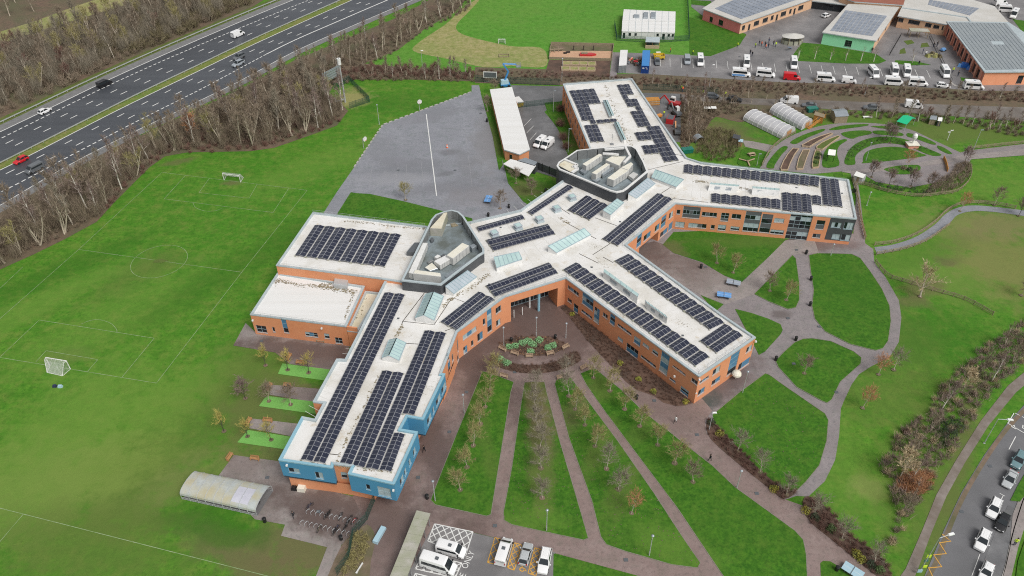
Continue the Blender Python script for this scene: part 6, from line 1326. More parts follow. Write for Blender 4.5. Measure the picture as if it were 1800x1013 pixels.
# ================================================================== GARDEN
def polytunnel(l0, l1, r0, r1, h, label):
    A0, A1, B0, B1 = G(*l0), G(*l1), G(*r0), G(*r1); c = (A0 + B1) / 2; t = thing('polytunnel', label, 'polytunnel', tuple(c), group='white polytunnels', world=True); n = 8
    def pt(u, a):
        f, k = A0.lerp(B0, u), A1.lerp(B1, u); m, hf = (f + k) / 2, (f - k) / 2; return Vector((m.x + hf.x * math.cos(a), m.y + hf.y * math.cos(a), .15 + h * math.sin(a) ** .8))
    for k in range(n):
        b = MB()
        for s in range(10): a0, a1 = math.pi * s / 10, math.pi * (s + 1) / 10; b.add([pt((k + .01) / n, a0), pt((k + .99) / n, a0), pt((k + .99) / n, a1), pt((k + .01) / n, a1)], [(0, 1, 2, 3)])
        b.build('cover_sheet', 'polythene', t, smooth=True)
    for k in range(n + 1):
        b = MB(); P = [pt(k / n, math.pi * s / 12) + Vector((0, 0, .02)) for s in range(13)]; [b.tube(p, q, .07, n=5) for p, q in zip(P, P[1:])]; b.build('hoop', 'white_metal', t)
    for u in (0, 1): MB().add([pt(u, math.pi * s / 12) for s in range(13)], [tuple(range(13))]).build('end_sheet', 'polythene', t)
    p, q = pt(1, 1.95), pt(1, 1.2); d = (B0 - A0).normalized() * .06; MB().add([(p.x + d.x, p.y + d.y, .1), (q.x + d.x, q.y + d.y, .1), (q.x + d.x, q.y + d.y, 1.9), (p.x + d.x, p.y + d.y, 1.9)], [(0, 1, 2, 3)]).build('door', 'wood', t)
polytunnel((1305.5, 212), (1333, 202), (1374, 246), (1397, 232), 2.5, 'nearer white polytunnel with a stained side beside the garden lawn')
polytunnel((1352, 199), (1378, 191), (1408, 230), (1427, 219), 2.6, 'further white polytunnel with a timber door at its right end')
def raised_bed(pts, label, fill='mulch'):
    P = [Vector(G(1340 + x / 6.754, 180 + y / 6.754, .5)[:2]) for x, y in pts]
    if sum(P[i].x * P[(i + 1) % len(P)].y - P[(i + 1) % len(P)].x * P[i].y for i in range(len(P))) < 0: P = P[::-1]
    c = sum(P, Vector((0, 0))) / len(P); t = thing('raised_bed', label, 'raised bed', (c.x, c.y, 0), group='curved raised garden beds', world=True); I = inset(P, .22); n = len(P)
    for i in range(n):
        j = (i + 1) % n; a, b_, c_, d = P[i], P[j], I[j], I[i]; m = MB()
        m.add([(*a, 0), (*b_, 0), (*b_, .5), (*a, .5), (*d, .5), (*c_, .5), (*c_, .3), (*d, .3)], [(0, 1, 2, 3), (3, 2, 5, 4), (4, 5, 6, 7)]); m.build('timber_edge', 'pale_wood', t)
    MB().poly([(*p, .36) for p in I]).build('soil', fill, t); return t, I
RB = [([(472, 500), (580, 440), (690, 395), (810, 358), (842, 368), (760, 410), (650, 470), (565, 525), (475, 515)], 'long curved raised bed full of low green plants nearest the polytunnels'), ([(640, 520), (700, 475), (800, 425), (895, 390), (930, 405), (850, 460), (770, 520), (715, 560), (645, 548)], 'curved raised bed with a pale plant in one corner', 'worn_grass'), ([(215, 775), (250, 690), (300, 610), (360, 540), (440, 545), (385, 620), (340, 710), (305, 800), (222, 800)], 'dark soiled raised bed at the lower left of the garden'), ([(405, 765), (430, 660), (480, 560), (570, 560), (530, 660), (488, 785), (410, 790)], 'brown weedy raised bed next to the dark soiled one', 'soil'), ([(588, 750), (600, 650), (630, 560), (690, 570), (692, 660), (675, 765), (598, 775)], 'raised bed crowded with rounded green shrubs', 'worn_grass')]
BEDS = [raised_bed(*a) for a in RB]
def shed(name, label, q, z_e, z_r, wall, roof, cat='shed', open_=False):
    """gabled hut: q = eave corners in the photograph (front left, front right, back right, back left), ridge left to right"""
    P = [Vector(G(*p, z_e)[:2]) for p in q]; c = sum(P, Vector((0, 0))) / 4; t = thing(name, label, cat, (c.x, c.y, 0), world=True); I = inset(P, .15); b = MB()
    m0, m1 = (P[0] + P[3]) / 2, (P[1] + P[2]) / 2; e0, e1 = (I[0] + I[3]) / 2, (I[1] + I[2]) / 2
    if not open_:
        b.prism(I, 0, z_e, cap=False); b.add([(*I[0], z_e), (*I[3], z_e), (*e0, z_r - .08)], [(0, 1, 2)]); b.add([(*I[1], z_e), (*I[2], z_e), (*e1, z_r - .08)], [(0, 1, 2)]); b.build('wall', wall, t)
        w = Wall(I[0], I[1]); d = MB(); d.add([w.P(w.L * .35, .05, .03), w.P(w.L * .65, .05, .03), w.P(w.L * .65, 1.9, .03), w.P(w.L * .35, 1.9, .03)], [(0, 1, 2, 3)]); d.build('door', 'old_wood', t)
    else:
        for p in I: MB().tube((*p, 0), (*p, z_e), .07).build('post', wall, t)
    for k, (a, b_, r0, r1) in enumerate(((P[0], P[1], m1, m0), (P[2], P[3], m0, m1))):
        m = MB(); v = [(*a, z_e), (*b_, z_e), (*r0, z_r), (*r1, z_r)]; m.add(v + [(x, y, z + .08) for x, y, z in v], [(4, 5, 6, 7), (3, 2, 1, 0), (0, 1, 5, 4), (1, 2, 6, 5), (3, 0, 4, 7)]); m.build('roof_slope', roof, t)
    return t
def g2(x, y): return (1340 + x / 6.754, 180 + y / 6.754)
def g3(x, y): return (1480 + x / 5.625, 180 + y / 5.625)
def g1(x, y): return (1200 + x / 6.754, 150 + y / 6.754)
shed('green_tent', 'bright green gabled canopy tent on the garden lawn', [g3(540, 190), g3(640, 222), g3(732, 160), g3(650, 130)], 2.2, 3.2, 'galvanised', 'tent_green', 'tent', True)
shed('garden_shed', 'grey roofed timber shed with a dark side near the orange play ramp', [g2(870, 175), g2(1030, 165), g2(965, 75), g2(815, 90)], 2.3, 3.0, 'old_wood', 'duct_metal')
shed('white_greenhouse', 'white roofed little greenhouse at the corner of the right hand wing', [g2(1085, 870), g2(1195, 905), g2(1245, 870), g2(1130, 825)], 1.9, 2.6, 'polythene', 'stone_white', 'greenhouse')
shed('white_gazebo', 'white pointed gazebo over dark tables on a garden lawn', [g2(775, 625), g2(865, 635), g2(865, 570), g2(785, 560)], 2.2, 3.1, 'black_plastic', 'stone_white', 'gazebo', True)
shed('dark_shed', 'dark brown shed at the edge of the garden bushes', [g1(590, 625), g1(680, 650), g1(690, 600), g1(610, 580)], 2.0, 2.6, 'old_wood', 'dark_cladding')
shed('small_shed', 'little green trimmed shed beside the dark brown shed', [g1(660, 670), g1(712, 680), g1(722, 650), g1(670, 640)], 1.6, 2.1, 'wood', 'tennis_pale')
shed('play_hut', 'orange timber play hut with a grey roof beside the further polytunnel', [g2(610, 150), g2(735, 185), g2(740, 150), g2(640, 115)], 2.2, 2.8, 'orange_wood', 'old_wood', 'play hut')
shed('lane_hut', 'little white roofed hut by the lane right of the green tent', [g3(945, 185), g3(990, 190), g3(990, 150), g3(950, 150)], 1.8, 2.2, 'dark_cladding', 'stone_white', 'hut')
shed('low_shed', 'low dark roofed shed by the lane left of the white roofed hut', [g3(865, 170), g3(935, 178), g3(940, 135), g3(880, 130)], 1.7, 2.1, 'old_wood', 'duct_metal')
t = thing('white_bench', 'white plank seat on the grass left of the green tent', 'seat', tuple(G(*g3(250, 155)))); MB().box(-1.4, 1.4, -.4, .4, .4, .5).build('seat_plank', 'stone_white', t)
for x in (-1.1, 1.1): MB().box(x - .1, x + .1, -.35, .35, 0, .4).build('leg', 'stone_white', t)
t = thing('play_ramp', 'orange timber ramp leading down from the play hut', 'ramp', tuple(G(*g2(620, 260))), world=True)
A, B = G(*g2(720, 215)), G(*g2(540, 318)); A.z, B.z = 1.4, .1
for s in range(9): p, q = A.lerp(B, s / 9), A.lerp(B, (s + .9) / 9); MB().bar(p, q, 1.0, .08).build('plank', 'orange_wood', t)
b = MB(); 
for o_ in (.5, -.5):
    d = (B - A).normalized(); s = Vector((-d.y, d.x, 0)) * o_; b.bar(A + s + Vector((0, 0, .8)), B + s + Vector((0, 0, .8)), .08, .12)
    for k in range(6): p = A.lerp(B, k / 5) + s; b.bar((p.x, p.y, 0), (p.x, p.y, p.z + .85), .08, .08)
b.build('handrail', 'orange_wood', t)
t = thing('statue', 'white rounded statue on a red brick plinth among the garden lawns', 'statue', tuple(G(*g3(688, 440))))
MB().box(-1.5, 1.5, -1.2, 1.2, 0, 1.0).build('plinth', 'salmon_brick', t); MB().box(-1.7, 1.7, -1.4, 1.4, 1.0, 1.15).build('cap', 'cream_metal', t)
b = MB(); prof = [(.2, 1.15), (.3, 1.7), (.28, 2.2), (.5, 2.6), (.72, 3.2), (.68, 3.8), (.4, 4.2), (.02, 4.35)]
for (r0, z0), (r1, z1) in zip(prof, prof[1:]): b.tube((0, 0, z0), (0, 0, z1), r0, r1, n=12, caps=False)
b.build('figure', 'stone_white', t, smooth=True)
t = thing('finger_post', 'white finger post sign on the garden edge', 'sign', tuple(G(*g3(1040, 375)))); MB().tube((0, 0, 0), (0, 0, 3.4), .09).build('post', 'white_paint', t)
for z, x in ((3.2, .8), (2.7, -.7)): MB().box(min(0, x), max(0, x), -.04, .04, z - .15, z + .15).build('finger', 'white_paint', t)
t = thing('picnic_star', 'pale timber three armed seat on the small garden lawn', 'seat', tuple(G(*g1(770, 915))))
for k in range(3): m = MB(Matrix.Rotation(k * 2.094 + .5, 4, 'Z')); m.box(.2, 2.6, -.18, .18, .35, .48); m.box(2.1, 2.4, -.12, .12, 0, .35); m.build('seat_plank', 'pale_wood', t)
MB().box(-.3, .3, -.3, .3, 0, .6).build('hub', 'old_wood', t)
t = thing('picnic_table', 'pale picnic table on the small garden lawn', 'picnic table', tuple(G(*g1(815, 835))), .3); MB().box(-1, 1, -.4, .4, .7, .78).build('table_top', 'pale_wood', t)
for s in (-1, 1): MB().box(-1, 1, s * .75 - .15, s * .75 + .15, .42, .48).build('seat', 'pale_wood', t); MB().box(s * .7 - .06, s * .7 + .06, -.8, .8, 0, .7).build('leg', 'old_wood', t)
t = thing('potting_table', 'white topped potting table beside the garden path', 'table', tuple(G(*g1(318, 320))), -.1); MB().box(-1.9, .1, -.7, .7, 1.5, 1.6).build('table_top', 'stone_white', t); MB().box(.3, 1.9, -.8, .8, 1.6, 1.7).build('table_top', 'stone_white', t)
for x in (-1.7, 0, .5, 1.7): MB().box(x - .06, x + .06, -.6, .6, 0, 1.5).build('leg', 'old_wood', t)
t = thing('arch_shelter', 'grey arched shelter in the brown thicket left of the garden', 'shelter', tuple(G(*g1(185, 665))), 0.3)
b = MB()
for s in range(8): a0, a1 = math.pi * s / 8, math.pi * (s + 1) / 8; b.add([(1.5 * math.cos(a0), -1.2, .4 + 1.5 * math.sin(a0)), (1.5 * math.cos(a1), -1.2, .4 + 1.5 * math.sin(a1)), (1.5 * math.cos(a1), 1.2, .4 + 1.5 * math.sin(a1)), (1.5 * math.cos(a0), 1.2, .4 + 1.5 * math.sin(a0))], [(0, 1, 2, 3)])
b.build('cover', 'duct_metal', t)
for x in (-1.5, 1.5): MB().box(x - .06, x + .06, -1.2, 1.2, 0, .45).build('side', 'panel_grey', t)
t = thing('curved_wall', 'curved orange timber screen at the end of the round garden', 'screen', tuple(G(*g3(1020, 630))), world=True)
W_ = GG(smooth_open([g3(1000, 560), g3(1018, 600), g3(1030, 640), g3(1040, 690)], 4))
for p, q in zip(W_, W_[1:]): MB().bar((p.x, p.y, .55), (q.x, q.y, .55), .15, 1.1).build('board', 'orange_wood', t)
for q, lab, m in (((g2(585, 110)), 'dark green waste skip by the orange play hut', 'bin_green'), ((g1(50, 800)), 'green waste skip half hidden behind the right hand wing', 'bin_green')):
    t = thing('skip', lab, 'skip', tuple(G(*q)), .2); b = MB(); b.box(-1.5, 1.5, -.8, .8, .1, 1.3, taper=1.12); b.build('body', m, t); MB().box(-1.7, 1.7, -.95, .95, 1.3, 1.4).build('lid', m, t)
    for x in (-1.2, 1.2): MB().box(x - .2, x + .2, -.7, .7, 0, .1).build('foot', 'steel', t)
# planters in the mulch yard and play things
for k in range(8):
    x, y = [(335, 382), (440, 382), (545, 383), (650, 388), (318, 447), (425, 450), (535, 452), (640, 455)][k]
    g = G(950 + x / 7.2, 60 + y / 7.2); t = thing('planter_box', 'square pale timber planter in the two rows of the mulch yard', 'planter', (g.x, g.y, .06), -.05, 'square planters in the mulch yard')
    for s in ((-1.5, 1.5, -1.5, -1.25), (-1.5, 1.5, 1.25, 1.5), (-1.5, -1.25, -1.25, 1.25), (1.25, 1.5, -1.25, 1.25)): MB().box(*s, 0, .5).build('side_board', 'pale_wood', t)
    MB().box(-1.25, 1.25, -1.25, 1.25, .02, .42).build('fill', 'straw', t)
t = thing('play_boat', 'red timber play boat on the sandy play yard', 'play boat', tuple(G(950 + 595 / 7.2, 60 + 272 / 7.2)), -.05); b = MB(); b.prism([(-2.8, -.9), (1.6, -.9), (3.2, 0), (1.6, .9), (-2.8, .9)], .05, .7); b.build('hull', 'machine_red', t); MB().box(-2.2, 0, -.5, .5, .7, 1.2).build('cabin', 'old_wood', t)
t = thing('climbing_frame', 'dark timber climbing frame at the left of the sandy play yard', 'climbing frame', tuple(G(950 + 200 / 7.2, 60 + 225 / 7.2)), .3)
for x in (-2.4, -.8, .8, 2.4): MB().tube((x, -.5, 0), (x, .5, 1.7 if x < 2 else .7), .12).build('post', 'old_wood', t)
MB().bar((-2.6, 0, 1.2), (2.6, 0, .8), .5, .14).build('beam', 'old_wood', t)
t = thing('tyre_ring', 'dark tyre rings on the sandy play yard', 'tyres', tuple(G(950 + 335 / 7.2, 60 + 245 / 7.2)))
for x, y in ((-.6, 0), (.5, .8)):
    b = MB(); P = [(x + .6 * math.cos(k * .524), y + .6 * math.sin(k * .524), .2) for k in range(13)]; [b.tube(p, q, .18, n=6) for p, q in zip(P, P[1:])]; b.build('tyre', 'rubber', t)
t = thing('play_posts', 'row of short dark posts along the back of the sandy play yard', 'posts', tuple(G(950 + 545 / 7.2, 60 + 190 / 7.2)), world=True)
for x in (420, 545, 670): g = G(950 + x / 7.2, 60 + 205 / 7.2); MB().tube((g.x, g.y, 0), (g.x, g.y, 1.7), .22).build('post', 'bark_dark', t)
t = thing('play_wall', 'low timber wall round the sandy play yard', 'wall', tuple(G(1020, 105)), world=True)
W_ = GG([(965, 104.5), (969, 78), (1078.5, 80.5), (1075, 107), (965, 104.5)])
for p, q in zip(W_, W_[1:]): MB().bar((p.x, p.y, .45), (q.x, q.y, .45), .15, .9).build('board', 'old_wood', t)
# ================================================================== VEHICLES
VK = dict(
 hatch=dict(L=4.2, W=1.78, H=1.48, belt=.92, hood=.95, x_ws=.62, x_rf=.10, x_rr=-1.55, x_rb=-1.98, bonnet=.80),
 saloon=dict(L=4.6, W=1.8, H=1.43, belt=.90, hood=1.1, x_ws=.85, x_rf=.15, x_rr=-1.0, x_rb=-1.75, bonnet=.80),
 suv=dict(L=4.6, W=1.9, H=1.68, belt=1.05, hood=1.0, x_ws=.85, x_rf=.30, x_rr=-1.85, x_rb=-2.18, bonnet=.98))
def loft(mb, secs, mi=0):
    """secs: (x, z_bottom, z_waist, z_top, half width bottom, waist, top)"""
    n = 6; vs = []
    for x, zb, zw, zt, a, b_, c in secs: vs += [(x, -a, zb), (x, -b_, zw), (x, -c, zt), (x, c, zt), (x, b_, zw), (x, a, zb)]
    fs = []
    for i in range(len(secs) - 1):
        for k in range(n): fs.append((i * n + k, i * n + (k + 1) % n, (i + 1) * n + (k + 1) % n, (i + 1) * n + k))
    fs += [tuple(range(n)), tuple(range((len(secs) - 1) * n, len(secs) * n))[::-1]]
    mb.add(vs, fs, mi)
def wheels(t, L, W, r=.33, xf=None, xr=None, detail=True):
    xf = xf or L / 2 - .85; xr = xr or -L / 2 + .85
    ty = MB().tube((0, -.11, 0), (0, .11, 0), r, n=14).mesh('wheel', ['rubber']); ri = MB().tube((0, -.12, 0), (0, .12, 0), r * .62, n=10).mesh('rim', ['steel'])
    for x in (xf, xr):
        for s in (-1, 1):
            o = link('wheel', ty, t); o.location = (x, s * (W / 2 - .10), r)
            if detail: link('rim', ri, o)
def soft(o, detail):
    if detail: m = o.modifiers.new('soften', 'BEVEL'); m.width = .09; m.segments = 3; m.limit_method = 'ANGLE'; m.angle_limit = .35
def make_car(kind, pm_, detail):
    k = VK[kind]; L, Wd, H = k['L'], k['W'], k['H']; w = Wd / 2; be, bo = k['belt'], k['bonnet']
    t = thing('car', None, None); b = MB()
    loft(b, [(-L / 2, .42, .6, be - .18, w * .80, w * .84, w * .76), (-L / 2 + .14, .26, .62, be - .02, w * .92, w * .95, w * .84), (-L / 2 + .6, .22, .65, be, w * .96, w, w * .88), (k['x_ws'] - .1, .22, .65, be - .01, w * .97, w, w * .89), (k['x_ws'] + .25, .22, .63, bo + .02, w * .97, w, w * .86), (L / 2 - .35, .22, .58, bo - .10, w * .93, w * .95, w * .78), (L / 2 - .06, .28, .5, bo - .22, w * .82, w * .85, w * .68), (L / 2, .36, .46, bo - .32, w * .74, w * .76, w * .62)])
    body = b.build('body', pm_, t, smooth=detail); soft(body, detail)
    g = MB(); xw, xf, xr, xb = k['x_ws'] + .18, k['x_rf'], k['x_rr'], k['x_rb']; zt = H - .05; wb, wt = w * .885, w * .70
    v = [(xb, -wb, be - .02), (xw, -wb, be - .03), (xw, wb, be - .03), (xb, wb, be - .02), (xr, -wt, zt), (xf, -wt, zt), (xf, wt, zt), (xr, wt, zt)]
    g.add(v, [(0, 1, 5, 4), (1, 2, 6, 5), (2, 3, 7, 6), (3, 0, 4, 7)]); g.build('windows', 'car_glass', t)
    r = MB(); e = .04
    r.add([(xr - e, -wt - e, zt - .03), (xf + e, -wt - e, zt - .03), (xf + e, wt + e, zt - .03), (xr - e, wt + e, zt - .03), (xr + .12, -wt + .10, H), (xf - .15, -wt + .10, H), (xf - .15, wt - .10, H), (xr + .12, wt - .10, H)], [(4, 5, 6, 7), (0, 1, 5, 4), (1, 2, 6, 5), (2, 3, 7, 6), (3, 0, 4, 7), (3, 2, 1, 0)])
    if detail: r.box(xr + .35, xf - .25, -wt * .55, wt * .55, H - .01, H + .025, taper=.85)
    for s in (-1, 1):
        for (p, q) in (((xb, wb, be), (xr, wt, zt)), ((xw, wb, be - .02), (xf, wt, zt)), (((xr + xf) / 2 - .12, wb, be), ((xr + xf) / 2 - .1, wt, zt))): r.bar((p[0], s * (p[1] + .012), p[2]), (q[0], s * (q[1] + .012), q[2]), .09, .07)
    if kind == 'suv':
        for s in (-1, 1): r.bar((xr + .1, s * (wt - .06), H + .04), (xf - .1, s * (wt - .06), H + .04), .05, .05)
    r.build('roof', pm_, t); wheels(t, L, Wd, .36 if kind == 'suv' else .32, detail=detail)
    if detail:
        for s in (-1, 1):
            MB().box(L / 2 - .28, L / 2 - .05, s * w * .66 - .14, s * w * .66 + .14, bo - .34, bo - .20).build('headlight', 'light_clear', t)
            MB().box(-L / 2 + .0, -L / 2 + .14, s * w * .74 - .12, s * w * .74 + .12, be - .22, be - .04).build('tail_light', 'light_red', t)
            MB().box(k['x_ws'] - .12, k['x_ws'] + .08, s * (w + .12) - .10, s * (w + .12) + .10, be - .02, be + .13).build('mirror', pm_, t)
        MB().box(L / 2 - .05, L / 2 + .012, -.26, .26, .42, .53).build('number_plate', 'white_paint', t)
    return t
def make_van(kind, pm_, detail, stripe=None):
    L, Wd, H, nosez = dict(minibus=(5.9, 2.05, 2.55, 1.15), van=(5.3, 1.98, 2.2, 1.12), small=(4.5, 1.82, 1.85, 1.0), mpv=(5.0, 1.95, 1.95, 1.1))[kind]
    w = Wd / 2; t = thing('van', None, None); b = MB(); xs = L / 2 - (1.55 if kind != 'small' else 1.45); xc = L / 2 - .75
    loft(b, [(-L / 2, .35, 1.0, H - .12, w * .94, w * .95, w * .80), (-L / 2 + .1, .28, 1.0, H - .02, w, w, w * .86), (-L / 2 + .8, .25, 1.05, H, w, w, w * .86), (xs - .25, .25, 1.05, H - .02, w, w, w * .86), (xs, .25, 1.05, H - .12, w, w, w * .86), (xc, .25, 1.0, nosez + .05, w, w, w * .84), (L / 2 - .3, .25, .8, nosez - .14, w * .96, w * .97, w * .78), (L / 2 - .04, .3, .62, nosez - .36, w * .84, w * .87, w * .70), (L / 2, .38, .55, nosez - .5, w * .8, w * .82, w * .66)])
    soft(b.build('body', pm_, t, smooth=detail), detail)
    def yw(z, o=.014): return (w + (w * .86 - w) * max(0, (z - 1.05) / (H - 1.05))) + o
    z0, z1 = (1.25, 1.95) if kind == 'minibus' else (1.2, H - .32)
    spans = [(-L / 2 + .35, xs - .75), (xs - .65, xs + .1)] if kind in ('minibus', 'mpv') else [(xs - .75, xs + .15)]
    for s in (-1, 1):
        for a, c in spans: MB().add([(a, s * yw(z0), z0), (c + .28, s * yw(z0), z0), (c, s * yw(z1), z1), (a, s * yw(z1), z1)], [(0, 1, 2, 3)]).build('side_window', 'car_glass', t)
    q0, q1 = Vector((xs + .04, 0, H - .16)), Vector((xc - .06, 0, nosez + .12)); nn = Vector((q0.z - q1.z, 0, q1.x - q0.x)).normalized() * .02
    MB().add([(q1.x + nn.x, -w * .82, q1.z + nn.z), (q1.x + nn.x, w * .82, q1.z + nn.z), (q0.x + nn.x, w * .80, q0.z + nn.z), (q0.x + nn.x, -w * .80, q0.z + nn.z)], [(0, 1, 2, 3)]).build('windscreen', 'car_glass', t)
    MB().add([(-L / 2 + .02, -w * .8, 1.3), (-L / 2 + .02, w * .8, 1.3), (-L / 2 - .015, w * .74, H - .42), (-L / 2 - .015, -w * .74, H - .42)], [(0, 1, 2, 3)]).build('rear_window', 'car_glass', t)
    if stripe:
        for s in (-1, 1): MB().add([(-L / 2 + .15, s * (w + .012), .4), (xs, s * (w + .012), .4), (xs - .5, s * (w + .012), 1.0), (-L / 2 + .15, s * (w + .012), 1.0)], [(0, 1, 2, 3)]).build('stripe', stripe, t)
    wheels(t, L, Wd, .35, detail=detail)
    if detail or kind == 'minibus':
        MB().box(-.5, .1, -.3, .3, H - .01, H + .07, taper=.9).build('roof_vent', 'panel_grey' if detail else 'duct_metal', t)
    if detail:
        for s in (-1, 1):
            MB().box(L / 2 - .22, L / 2 - .02, s * w * .68 - .15, s * w * .68 + .15, nosez - .48, nosez - .28).build('headlight', 'light_clear', t)
            MB().box(-L / 2 - .02, -L / 2 + .1, s * w * .84 - .08, s * w * .84 + .08, .8, 1.25).build('tail_light', 'light_red', t)
            MB().box(xc - .35, xc - .15, s * (w + .16) - .12, s * (w + .16) + .12, 1.1, 1.4).build('mirror', 'black_plastic', t)
        MB().box(L / 2 - .1, L / 2 + .02, -w * .78, w * .78, .36, .55).build('bumper', 'panel_grey', t)
    return t
PROTO = {}
def vehicle(kind, pm_, at_, to, label, cat, group, detail=False, stripe=None, z=.06, scale=1.04):
    key = (kind, pm_, detail, stripe); g = G(*at_); rz = heading(at_, to) if isinstance(to, tuple) else to
    if key not in PROTO:
        t = PROTO[key] = (make_car(kind, pm_, detail) if kind in VK else make_van(kind, pm_, detail, stripe)); t.location = (g.x, g.y, z); t.rotation_euler = (0, 0, rz); t.scale = (scale,) * 3
    else: t = dup(PROTO[key], (g.x, g.y, z), rz, scale=scale)
    t.name = 'car' if kind in VK else 'minibus' if kind == 'minibus' else 'van'
    tag(t, label, cat, group); return t
GM, GP, GB, GS = 'vehicles on the motorway', 'minibuses and cars in the primary school car park', 'vehicles in the near car park', 'cars on the street'
vehicle('van', 'car_white', (419, 64), (440, 54.5), 'white van driving up the far carriageway of the motorway', 'van', GM, z=.1)
vehicle('hatch', 'car_white', (80, 198.5), (100, 188.5), 'white car in the outer lane of the far carriageway', 'car', GM, z=.1)
vehicle('mpv', 'car_black', (185, 151), (206, 141), 'black people carrier alone on the far carriageway of the motorway', 'van', GM, z=.1)
vehicle('hatch', 'car_red', (38, 285), (20, 294), 'red car on the near carriageway at the left edge', 'car', GM, z=.1)
vehicle('suv', 'car_grey', (420.5, 103.5), (402, 112), 'dark car in the middle lane of the near carriageway beside a lighter one', 'car', GM, z=.1)
vehicle('suv', 'car_lightgrey', (419, 115.5), (400, 124.5), 'grey car nearest the trees on the near carriageway', 'car', GM, z=.1)
vehicle('mpv', 'car_grey', (62, 301), (44, 310), 'grey vehicle half hidden by branches behind the red car', 'van', GM, z=.1)
DN = -1.57 + .05
for at_, to, k, pm_, lab in (((1207.5, 110), (1208.5, 118), 'mpv', 'car_lightgrey', 'grey van parked nose out beside a white one at the left of the minibus bays'), ((1230, 112), (1231, 120), 'minibus', 'car_white', 'leftmost white minibus standing nose out in the bays'), ((1311, 115), (1311.5, 123), 'minibus', 'car_white', 'white minibus parked nose out near the group of people'), ((1394, 117), (1395, 125), 'minibus', 'car_white', 'white minibus parked nose out near the white canopy shelter'), ((1534, 133), (1541, 141), 'minibus', 'car_white', 'white minibus slewed at an angle behind a lamp post'), ((1570.5, 130), (1573, 138), 'minibus', 'car_white', 'left one of two white minibuses standing close side by side'), ((1592, 131.5), (1594, 140), 'minibus', 'car_white', 'right one of two white minibuses standing close side by side'), ((1659, 132.5), (1664, 141), 'minibus', 'car_white', 'white minibus nose out next to a person in yellow'),
    ((1345, 134.5), (1360, 136), 'minibus', 'car_white', 'white minibus along the lower kerb left of the red van'), ((1391, 140), (1406, 141), 'van', 'car_red', 'red van parked along the lower kerb of the minibus car park'), ((1450, 142.5), (1465, 143.5), 'minibus', 'car_white', 'white minibus along the lower kerb right of the red van'), ((1491.5, 145.5), (1506, 147), 'small', 'car_white', 'small white van along the lower kerb'), ((1570, 149), (1585, 150), 'minibus', 'car_white', 'white minibus along the lower kerb under the close pair'), ((1612, 150), (1627, 151), 'minibus', 'car_white', 'white minibus along the lower kerb right of another white one'), ((1657, 153.5), (1672, 155), 'hatch', 'car_white', 'white car mostly hidden by the hedge along the lower kerb'), ((1710, 156), (1725, 157), 'minibus', 'car_white', 'white minibus along the kerb before the orange ended block'),
    ((1155, 112), (1156, 119), 'hatch', 'car_grey', 'small dark car beside the blue container'), ((1767, 21), (1781, 22), 'minibus', 'car_white', 'white minibus parked behind the link block at the top right'), ((1781, 30), (1776, 38), 'minibus', 'car_white', 'white minibus end on behind the big ribbed roof'), ((1757, 9), (1767, 8), 'van', 'car_white', 'white van at the very top right edge'), ((1452, 30), (1460, 27), 'hatch', 'car_white', 'white car between the tan blocks at the top')):
    vehicle(k, pm_, at_, to, lab, 'minibus' if k == 'minibus' else 'car' if k in VK else 'van', GP, scale=1.08)
vehicle('minibus', 'car_white', (1302, 134), (1316, 135), 'white minibus with a blue lower stripe along the lower kerb', 'minibus', GP, stripe='tennis_blue', scale=1.08)
for a in ((1386, 181, 1372, 180, 'van', 'car_white', 'white van on the service lane above the polytunnels', 'van'), (1605, 189, 1620, 190.5, 'van', 'car_white', 'white van on the service lane behind the green tent', 'van'), (1422, 188, 1408, 187, 'saloon', 'car_grey', 'dark car on the service lane behind the green skip', 'car'), (1530, 193, 1516, 192, 'suv', 'car_grey', 'dark car on the service lane behind bare branches', 'car'), (1253, 173, 1268, 174, 'suv', 'car_grey', 'grey four by four parked in the brown thicket', 'car'), (1291, 178, 1306, 180, 'suv', 'car_black', 'black four by four with a spare wheel in the brown thicket', 'car')):
    vehicle(a[4], a[5], a[:2], a[2:4], a[6], a[7], 'vehicles on the service lane')
vehicle('van', 'car_white', (962, 258), (950, 268), 'plain white van parked in the staff yard', 'van', 'vans in the staff yard', True, scale=1.0)
vehicle('van', 'car_white', (948.5, 255), (937, 265), 'white and aqua van parked in the staff yard beside the plain one', 'van', 'vans in the staff yard', True, 'car_aqua', scale=1.0)
vehicle('mpv', 'car_white', (794, 971), (820, 978), 'shorter white minibus in the white hatched bay', 'minibus', GB, True, z=.12, scale=.98)
vehicle('minibus', 'car_white', (772, 998), (798, 1006), 'long white minibus nearest the bottom edge of the car park', 'minibus', GB, True, z=.12, scale=1.0)
vehicle('mpv', 'car_white', (886, 974), (895, 945), 'white van facing up between two yellow hatched strips', 'van', GB, True, z=.12, scale=1.0)
vehicle('hatch', 'car_silver', (924, 978), (932, 950), 'silver car facing up between two yellow hatched strips', 'car', GB, True, z=.12, scale=1.0)
vehicle('suv', 'car_white', (957, 990), (951, 1018), 'white car with a dark sunroof at the right end of the car park', 'car', GB, True, z=.12, scale=1.0)
ST_ = (-12, 24)
for at_, d, k, pm_, lab in (((1788, 813), (-13, 24), 'suv', 'car_teal', 'teal estate car at the right edge of the street'), ((1773, 846), (-13, 24), 'saloon', 'car_silver', 'silver saloon parked close behind the teal car'), ((1744.5, 898), (-10, 24), 'suv', 'car_white', 'upper one of the two white cars in the street'), ((1760, 922), (-11, 24), 'hatch', 'car_black', 'black car in the layby beside the upper white car'), ((1724.5, 954), (-10, 24), 'suv', 'car_white', 'lower one of the two white cars in the street'), ((1731, 1010), (-10, 24), 'hatch', 'car_white', 'white car cut by the bottom edge of the view')):
    vehicle(k, pm_, at_, (at_[0] + d[0], at_[1] + d[1]), lab, 'car', GS, True, z=.09, scale=.96)
